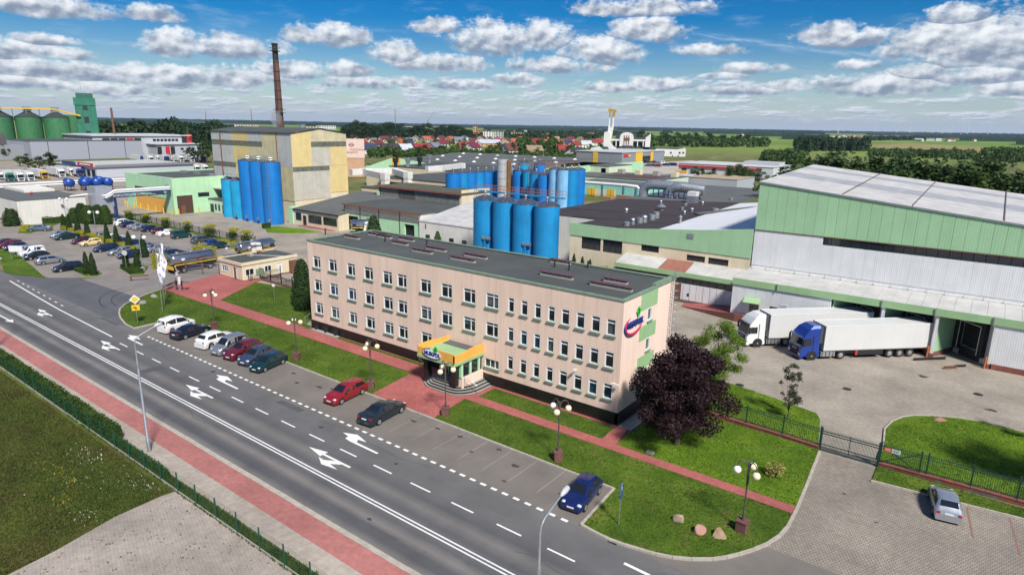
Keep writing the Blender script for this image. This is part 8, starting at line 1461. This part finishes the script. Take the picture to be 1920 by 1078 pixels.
fr_ = thing('iron_fence', 'dark green railing on brick base right of the sliding gate', 'fence', (4, 53.5, 0)); pts = [(-3.85, 53.35), (-1.2, 53.45), (-.75, 53.5), (2.0, 53.6), (4.7, 53.62), (7.4, 53.65), (10, 53.7), (13, 53.7)]
for a, b in zip(pts[:-1], pts[1:]): wall_base(fr_, a, b); rail_fence(fr_, a, b)
for p in pts: post(fr_, p, 1.85, .12)
part('brace', MB().bar((-3.8, 53.25, .5), (-1.3, 53.3, 1.9), .06), FGD, fr_, True); part('brace', MB().bar((-3.8, 53.25, 1.9), (-1.3, 53.3, .5), .06), FGD, fr_, True)
ns = thing('gate_notice', 'small red and white notice board on the railing by the gate', 'sign', (-3.1, 53.2, 1.5)); part('red_half', MB().box(-.55, -.02, -.02, 0, 0, .32), RED, ns); part('pale_half', MB().box(-.02, .55, -.02, 0, 0, .32), flat('notice_pale', (.55, .58, .62), .6), ns)
for z in (.08, .16, .24): part('notice_line', MB().box(.05, .45, -.026, -.021, z, z + .025), DKMETAL, ns); part('notice_line', MB().box(-.48, -.1, -.026, -.021, z, z + .025), WHITE, ns)
lf = thing('car_park_fence', 'dark mesh fence along the far side of the car park', 'fence', (-152, 72.9, 0)); x = -182.5
MESHD = flat('mesh_dark', (.05, .055, .05), .7)
while x < -124:
    part('post', MB().box(x - .05, x + .05, 72.85, 72.95, -.05, 1.85), DKMETAL, lf, True); k = MB()
    for j in range(10): k.box(x + .05, x + 2.88, 72.89, 72.91, .1 + j * .18, .125 + j * .18)
    for j in range(13): k.box(x + .22 * j, x + .22 * j + .03, 72.9, 72.92, .1, 1.75)
    o = part('mesh_panel', k, MESHD, lf, True); o['kind'] = 'stuff'; x += 2.93
gf = thing('bicycle_pen', 'green railing pen with brick base beside the gatehouse', 'fence', (-90, 56.8, 0))
for a, b in (((-94.4, 57.0), (-91.4, 56.95)), ((-91.4, 56.95), (-88.4, 56.9)), ((-88.4, 56.9), (-85.4, 56.85)), ((-85.4, 56.85), (-84.6, 60.2)), ((-94.2, 57.3), (-94.0, 60.5))): wall_base(gf, a, b, .3); rail_fence(gf, a, b, 1.3, .16, .2); post(gf, a, 1.6); post(gf, b, 1.6)
part('notice_board', MB().box(-94.4, -93.0, 56.85, 56.9, .9, 2.1), COPING, gf, True)
def bike(label, p, rz, col):
    t = thing('bicycle', label, 'bicycle', (p[0], p[1], .1), rz, 'bicycles at the gatehouse')
    for x in (-.52, .52):
        w = part('wheel', MB().tube([(x + .33 * cos(2 * pi * i / 16), 0, .33 + .33 * sin(2 * pi * i / 16)) for i in range(17)], .02, 5), BLACK, t); part('hub', MB().box(x - .03, x + .03, -.05, .05, .3, .36), GALV, w)
    part('frame', MB().bar((-.52, 0, .33), (-.1, 0, .3), .03).bar((-.1, 0, .3), (.38, 0, .75), .03).bar((-.1, 0, .3), (-.22, 0, .8), .03).bar((-.2, 0, .72), (.38, 0, .75), .03).bar((-.52, 0, .33), (-.2, 0, .72), .03).bar((.52, 0, .33), (.36, 0, .95), .03), col, t); part('saddle', MB().box(-.34, -.1, -.06, .06, .82, .88), BLACK, t); part('handlebar', MB().bar((.34, -.25, .97), (.34, .25, .97), .03), GALV, t)
for i, p in enumerate(((-94.9, 55.3), (-94.7, 55.9), (-92.5, 57.8), (-90.2, 57.8), (-88.0, 57.8))): bike('bicycle leaning near the gatehouse, %s from left' % nth(i), p, .4 * i, (DKMETAL, BLUED, COPING, RUST, DKMETAL)[i])
# ------------------------------------------------------------------ gate, barriers
t = thing('entrance_gate', 'grey meshed sliding gate beside the gatehouse', 'gate', (-105, 52.8, 0))
a, b = Vector((-107.8, 51.4, 0)), Vector((-102.4, 54.4, 0))
for z in (.15, 1.7): part('rail', MB().bar(a + Vector((0, 0, z)), b + Vector((0, 0, z)), .06), GALV, t, True)
k = MB()
for i in range(28): p = a.lerp(b, i / 27); k.bar(p + Vector((0, 0, .15)), p + Vector((0, 0, 1.7)), .02)
o = part('bars', k, GALV, t, True); o['kind'] = 'stuff'
for q in (0, .5, 1): p = a.lerp(b, q); part('gate_post', MB().bar(p, p + Vector((0, 0, 2.1)), .1), RUST, t, True)
t = thing('boom_barrier', 'white and red striped boom barrier at the factory gate', 'barrier', (-101.6, 47.2, 0)); part('housing', MB().box(-.2, .2, -.2, .2, -.05, 1.1), WHITE, t)
for i in range(7): part('arm_band', MB().bar((-.3 - i * .7, .1 + .28 * i, 1.35 + .05 * i), (-1.0 - i * .7, .1 + .28 * (i + 1), 1.35 + .05 * (i + 1)), .09), RED if i % 2 else WHITE, t)
part('sign_plate', MB().box(-.35, .1, -.26, -.22, 1.3, 1.9), WHITE, t); part('sign_post', MB().box(-.1, -.05, -.22, -.17, 0, 1.9), RUST, t)
for n_, (u0, v0, u1, v1, l) in enumerate(((306, 538, 325, 530, 'rusty red swing barrier beam by the flagpoles'), (245, 518, 278, 516, 'rusty red swing barrier beam at the car park entrance'))):
    a, b = G(u0, v0, .8), G(u1, v1, .8); t = thing('swing_barrier', l, 'barrier', (a.x, a.y, 0)); part('beam', MB().bar(tuple(a), tuple(b), .22, .2), RUST, t, True); part('post', MB().box(a.x - .1, a.x + .1, a.y - .1, a.y + .1, -.05, .8), RUST, t, True)
# ------------------------------------------------------------------ signs and flags
t = thing('priority_sign', 'yellow diamond priority sign with yellow plate on the lawn corner', 'traffic sign', (-84.1, 33.4, .1), radians(62)); part('post', MB().tube([(0, 0, -.1), (0, 0, 3.6)], .035, 8), GALV, t)
def diamond(r, y): return MB().poly([(0, y, 3.3 - r), (r, y, 3.3), (0, y, 3.3 + r), (-r, y, 3.3)])
part('white_diamond', diamond(.62, -.06), WHITE, t); part('yellow_diamond', diamond(.42, -.07), YELLOWP, t); part('plate', MB().box(-.45, .45, -.07, -.05, 1.85, 2.6), YELLOWP, t); part('plate_arrow', MB().box(-.04, .08, -.085, -.075, 1.95, 2.3).box(-.28, -.04, -.085, -.075, 2.2, 2.32), BLACK, t)
t = thing('parking_sign', 'blue parking sign seen edge on at the bay end', 'traffic sign', (-16.2, 33.8, .1), radians(104)); part('post', MB().tube([(0, 0, -.1), (0, 0, 3.0)], .035, 8), GALV, t); part('blue_plate', MB().box(-.3, .3, -.05, -.03, 2.35, 2.95), flat('traffic_blue', (.01, .08, .32), .4), t); part('white_border', MB().box(-.27, .27, -.056, -.052, 2.38, 2.92), WHITE, t); part('blue_field', MB().box(-.25, .25, -.062, -.058, 2.4, 2.9), flat('traffic_blue2', (.01, .09, .36), .4), t); part('lower_plate', MB().box(-.3, .3, -.05, -.03, 2.0, 2.3), flat('traffic_blue3', (.01, .08, .32), .4), t)
o = text('P', t, WHITE, .42, (0, 0, 0), (pi / 2, 0, 0), .004); o.location = (0, -.07, 2.64)
t = thing('round_sign', 'pale back of a round sign between the two thuja pairs', 'traffic sign', (-117.4, 46.0, 0), .6); part('post', MB().tube([(0, 0, 0), (0, 0, 3.4)], .04, 8), GALV, t); part('disc', MB().poly([(.48 * cos(2 * pi * i / 20), -.06, 3.1 + .48 * sin(2 * pi * i / 20)) for i in range(20)]), flat('sign_back', (.45, .47, .48), .5), t); part('disc_back', MB().poly([(.48 * cos(-2 * pi * i / 20), .02, 3.1 + .48 * sin(-2 * pi * i / 20)) for i in range(20)]), GALV, t)
t = thing('notice_board', 'white rectangular board on two posts at the left road verge', 'sign', (-140.4, 37.0, .1), .7); part('board', MB().box(-1.2, 1.2, -.05, .05, 1.5, 2.6), WHITE, t)
for x in (-1, 1): part('post', MB().tube([(x, 0, -.1), (x, 0, 2.5)], .04, 6), GALV, t)
FLAG = M('flag_cloth', (.70, .70, .76), .8, .05, .5)
for i, (p, l) in enumerate((((-87.6, 38.1), 'nearest'), ((-91.3, 40.1), 'middle'), ((-96.2, 42.6), 'farthest'))):
    t = thing('banner_flag', 'white banner flag on tall steel pole, %s of three' % l, 'flag', (p[0], p[1], .1), 0, 'banner flags'); H_ = 8.3 - .15 * i; part('pole', MB().tube([(0, 0, -.1), (0, 0, H_)], [.06, .04], 8), GALV, t)
    k = MB(); n = 14; dx, dy = (.78, .60)
    for j in range(n + 1):
        z = H_ - .1 - j * .29; b_ = .16 * sin(j * .75 + i * 2); w_ = .48 - .1 * sin(j * .4); tail = .7 if j == n else 1
        for q in (0.05, .5, 1): k.v.append((dx * w_ * q * tail + dy * b_ * q, dy * w_ * q * tail - dx * b_ * q + .1 * sin(q * 4 + j * .5), z - q * .35))
    for j in range(n):
        for q in range(2): k.f.append((j * 3 + q, j * 3 + q + 1, (j + 1) * 3 + q + 1, (j + 1) * 3 + q))
    fo = part('cloth', k, FLAG, t, smooth=True)
    for (j0, m_) in ((5, RED), (9, flat('flag_lilac', (.42, .34, .62), .8))):
        s_ = MB(); vv = [k.v[j0 * 3 + 0], k.v[j0 * 3 + 2], k.v[(j0 + 1) * 3 + 2], k.v[(j0 + 1) * 3]]; c_ = Vector((0.6, -.8, 0)) * .06
        a_ = [Vector(v) for v in vv]; m0 = [a_[0].lerp(a_[1], .25), a_[0].lerp(a_[1], .85), a_[3].lerp(a_[2], .75), a_[3].lerp(a_[2], .3)]; s_.poly([tuple(v + c_) for v in m0]); part('emblem', s_, m_, fo)
    part('tension_bar', MB().bar((0, 0, H_ - .1), (dx * .6, dy * .6, H_ - .42), .03), GALV, t)
t = thing('white_signpost', 'thin post with small white plate on the guard lawn', 'sign', (-81.1, 50.9, .1), .5); part('post', MB().tube([(0, 0, -.1), (0, 0, 2.4)], .03, 6), GALV, t); part('plate', MB().box(-.22, .22, -.05, -.02, 2.1, 2.5), WHITE, t)
t = thing('litter_plate', 'small pale concrete plate lying under the purple maple', 'plate', (-18.7, 43.9, .1)); part('slab', MB().box(-.3, .3, -.2, .2, 0, .14), CONC, t); part('lid', MB().box(-.2, .2, -.12, .12, .14, .17), GALV, t)
# ------------------------------------------------------------------ boulders and loose beams
def boulder(label, p, sx, sy, sz, col, seed, z=.1):
    rg = random.Random(seed); bm = bmesh.new(); bmesh.ops.create_icosphere(bm, subdivisions=3, radius=1)
    cuts = [(Vector((rg.gauss(0, 1), rg.gauss(0, 1), abs(rg.gauss(0, .8)))).normalized(), rg.uniform(.5, .85)) for _ in range(9)]
    for v in bm.verts:
        for n, d in cuts:
            q = v.co.dot(n)
            if q > d: v.co -= n * (q - d) * .85
        v.co += v.co.normalized() * .03 * sin(v.co.x * 9 + seed) * sin(v.co.y * 8) ; v.co = Vector((v.co.x * sx, v.co.y * sy, max(v.co.z, -.35) * sz)) * .8
    me = bpy.data.meshes.new('boulder'); bm.to_mesh(me); bm.free(); me.materials.append(col); me.polygons.foreach_set('use_smooth', [True] * len(me.polygons)); me.set_sharp_from_angle(angle=radians(32))
    o = link('boulder', me, None, (p[0], p[1], z + .2 * sz), rg.uniform(0, 3)); tag(o, label, 'boulder', 'boulders on the lawns')
ST1 = M('stone_grey_pink', (.36, .25, .19), .9, .25, 3, bmp=.5, fine=.35); ST2 = M('stone_pink', (.38, .20, .16), .9, .25, 3, bmp=.5, fine=.35); ST3 = M('stone_tan', (.34, .23, .14), .9, .25, 3, bmp=.5, fine=.35); ST4 = M('stone_grey', (.28, .25, .22), .9, .25, 3, bmp=.5, fine=.3)
boulder('grey pink boulder on the corner lawn, leftmost of the three', (-13.3, 36.7), .5, .42, .52, ST1, 3); boulder('pink boulder on the corner lawn, middle of the three', (-11.75, 36.45), .62, .52, .66, ST2, 8); boulder('flat tan boulder on the corner lawn, rightmost of the three', (-10.6, 36.75), .68, .55, .56, ST3, 12); boulder('flat grey boulder on the lawn below the flags', (-93.9, 38.2), .9, .7, .45, ST4, 5); boulder('flat grey boulder on the lawn close to the flagpoles', (-96.2, 40.9), .9, .7, .4, ST4, 6); boulder('brownish flat boulder at the edge of the gate lawn', (-.7, 66.0), .75, .55, .35, ST2, 9)
for i, (a, b, w) in enumerate((((-4.4, 83.1), (-1.5, 86.0), .2), ((-6.0, 83.4), (-4.9, 84.6), .22), ((-1.4, 82.1), (-.3, 83.3), .22), ((-.5, 83.6), (.5, 84.6), .16))):
    t = thing('steel_beam', 'loose rusty steel beam lying on the yard, %s from left' % nth((2, 0, 1, 3)[i] if 0 else (1, 0, 2, 3)[i]), 'beam', (a[0], a[1], 0), 0, 'loose beams in the yard'); part('web', MB().bar((a[0], a[1], w / 2 + .03), (b[0], b[1], w / 2 + .03), .06, w), RUST if i in (1, 2) else DKMETAL, t, True)
    for z in (.015, w + .045): part('flange', MB().bar((a[0], a[1], z), (b[0], b[1], z), w, .03), RUST if i in (1, 2) else DKMETAL, t, True)
# ------------------------------------------------------------------ the two people by the gate
def person(label, p, rz, top, legs, armpose, h=1.76):
    m, nt, b = shader('person_cloth'); sp = nn(nt, 'ShaderNodeSeparateXYZ'); tc = nn(nt, 'ShaderNodeTexCoord'); nt.links.new(tc.outputs['Object'], sp.inputs[0]); b.inputs['Roughness'].default_value = .85
    r = nn(nt, 'ShaderNodeValToRGB'); r.color_ramp.interpolation = 'CONSTANT'; mr = nn(nt, 'ShaderNodeMath', operation='DIVIDE'); nt.links.new(sp.outputs[2], mr.inputs[0]); mr.inputs[1].default_value = 2; nt.links.new(mr.outputs[0], r.inputs[0])
    e = r.color_ramp.elements; cols = [(0, (.02, .02, .02)), (.045, legs), (.46, top), (.745, (.42, .26, .19)), (.85, (.035, .022, .015))]
    while len(e) < len(cols): e.new(.5)
    for i, (q, c) in enumerate(cols): e[i].position = q; e[i].color = (*c, 1)
    nt.links.new(r.outputs[0], b.inputs['Base Color'])
    V = [(0, 0, .95), (0, 0, 1.15), (0, .01, 1.38), (0, .0, 1.47), (0, .02, 1.56), (0, .03, 1.66), (0, .02, 1.74)]; Rr = [(.16, .11), (.15, .10), (.17, .11), (.06, .06), (.075, .09), (.085, .10), (.06, .07)]; E_ = [(i, i + 1) for i in range(6)]
    for s in (-1, 1):
        o = len(V); V += [(s * .10, 0, .88), (s * .11, .02, .50), (s * .12, -.01, .10), (s * .13, .13, .05)]; Rr += [(.09, .09), (.062, .062), (.045, .045), (.04, .035)]; E_ += [(0, o), (o, o + 1), (o + 1, o + 2), (o + 2, o + 3)]
        el_, ha = armpose[0 if s < 0 else 1]; o = len(V); V += [(s * .21, 0, 1.40), el_, ha]; Rr += [(.06, .06), (.045, .045), (.035, .035)]; E_ += [(2, o), (o, o + 1), (o + 1, o + 2)]
        hv = Vector(ha); dv = (hv - Vector(el_)).normalized(); sd = dv.orthogonal().normalized(); o2 = len(V)
        V.append(tuple(hv + dv * .07)); Rr.append((.034, .018)); E_.append((o + 2, o2))
        for j in range(4): V += [tuple(hv + dv * .13 + sd * (-.03 + .02 * j)), tuple(hv + dv * (.17 + .012 * (j in (1, 2))) + sd * (-.034 + .022 * j) + Vector((0, 0, -.02)))]; Rr += [(.009, .009), (.008, .008)]; E_ += [(o2, o2 + 1 + 2 * j), (o2 + 1 + 2 * j, o2 + 2 + 2 * j)]
        V += [tuple(hv + dv * .06 + sd * .05), tuple(hv + dv * .10 + sd * .07)]; Rr += [(.011, .011), (.009, .009)]; E_ += [(o + 2, o2 + 9), (o2 + 9, o2 + 10)]
    me = bpy.data.meshes.new('person'); me.from_pydata(V, E_, []); me.materials.append(m); o = link('person', me, None, (p[0], p[1], .11), rz); o.scale = (h / 1.8,) * 3
    md = o.modifiers.new('skin', 'SKIN'); sv = me.skin_vertices
    if not sv: bpy.context.view_layer.objects.active = o; o.select_set(True); bpy.ops.object.modifier_remove(modifier='skin'); bpy.ops.object.modifier_add(type='SKIN'); sv = me.skin_vertices
    for i, r_ in enumerate(Rr): sv[0].data[i].radius = r_
    sv[0].data[0].use_root = True; o.modifiers.new('smooth', 'SUBSURF').render_levels = 1
    hr = part('hair', MB().sphere((0, .0, 1.70), .115, 12, 8, .85), flat('hair_brown', (.03, .02, .014), .9), o, smooth=True); part('nose', MB().add([(-.012, .115, 1.60), (.012, .115, 1.60), (0, .15, 1.605), (0, .12, 1.65)], [(0, 1, 2), (1, 3, 2), (0, 2, 3)]), flat('skin', (.42, .26, .19), .7), o)
    for s in (-1, 1): part('eye', MB().sphere((s * .035, .115, 1.645), .011, 6, 4), BLACK, o); part('ear', MB().sphere((s * .088, .03, 1.63), .022, 6, 4), bpy.data.materials['skin'], o)
    part('mouth', MB().box(-.025, .025, .112, .118, 1.562, 1.570), RED, o)
    return tag(o, label, 'person', 'people by the gate')
person('person in black top and blue jeans standing nearer the flags', (-97.75, 44.95), radians(200), (.012, .012, .014), (.025, .05, .12), (((-.27, .03, 1.12), (-.22, .16, .94)), ((.27, .02, 1.12), (.24, .14, .92)))); 
person('person in dark top and jeans holding a flat case at arms length', (-96.9, 45.35), radians(-60), (.025, .022, .024), (.03, .055, .11), (((-.25, .16, 1.22), (-.16, .42, 1.30)), ((.25, .16, 1.22), (.16, .42, 1.30))))
q = Vector((-96.9, 45.35)) + Vector((sin(radians(60)), cos(radians(60)))) * .78
t = thing('carried_case', 'flat dark tan case held out by the person at the gate', 'case', (q.x, q.y, 1.30), radians(-60)); part('shell', MB().box(-.42, .42, -.30, .22, 0, .10), flat('case_tan', (.20, .14, .09), .7), t); part('grip', MB().box(-.2, .2, -.34, -.30, .02, .08), BLACK, t)
# ------------------------------------------------------------------ air
hm, nt, vv = volume_mat('haze', (.62, .80, 1.0), 0.000042); vv.inputs['Anisotropy'].default_value = .2
hz = link('haze', MB().box(-14600, 14600, -6500, 16600, -1.2, 215).mesh('haze', hm)); hz['kind'] = 'stuff'; hz['label'] = 'thin blue summer haze over the whole plain'; hz['category'] = 'haze'
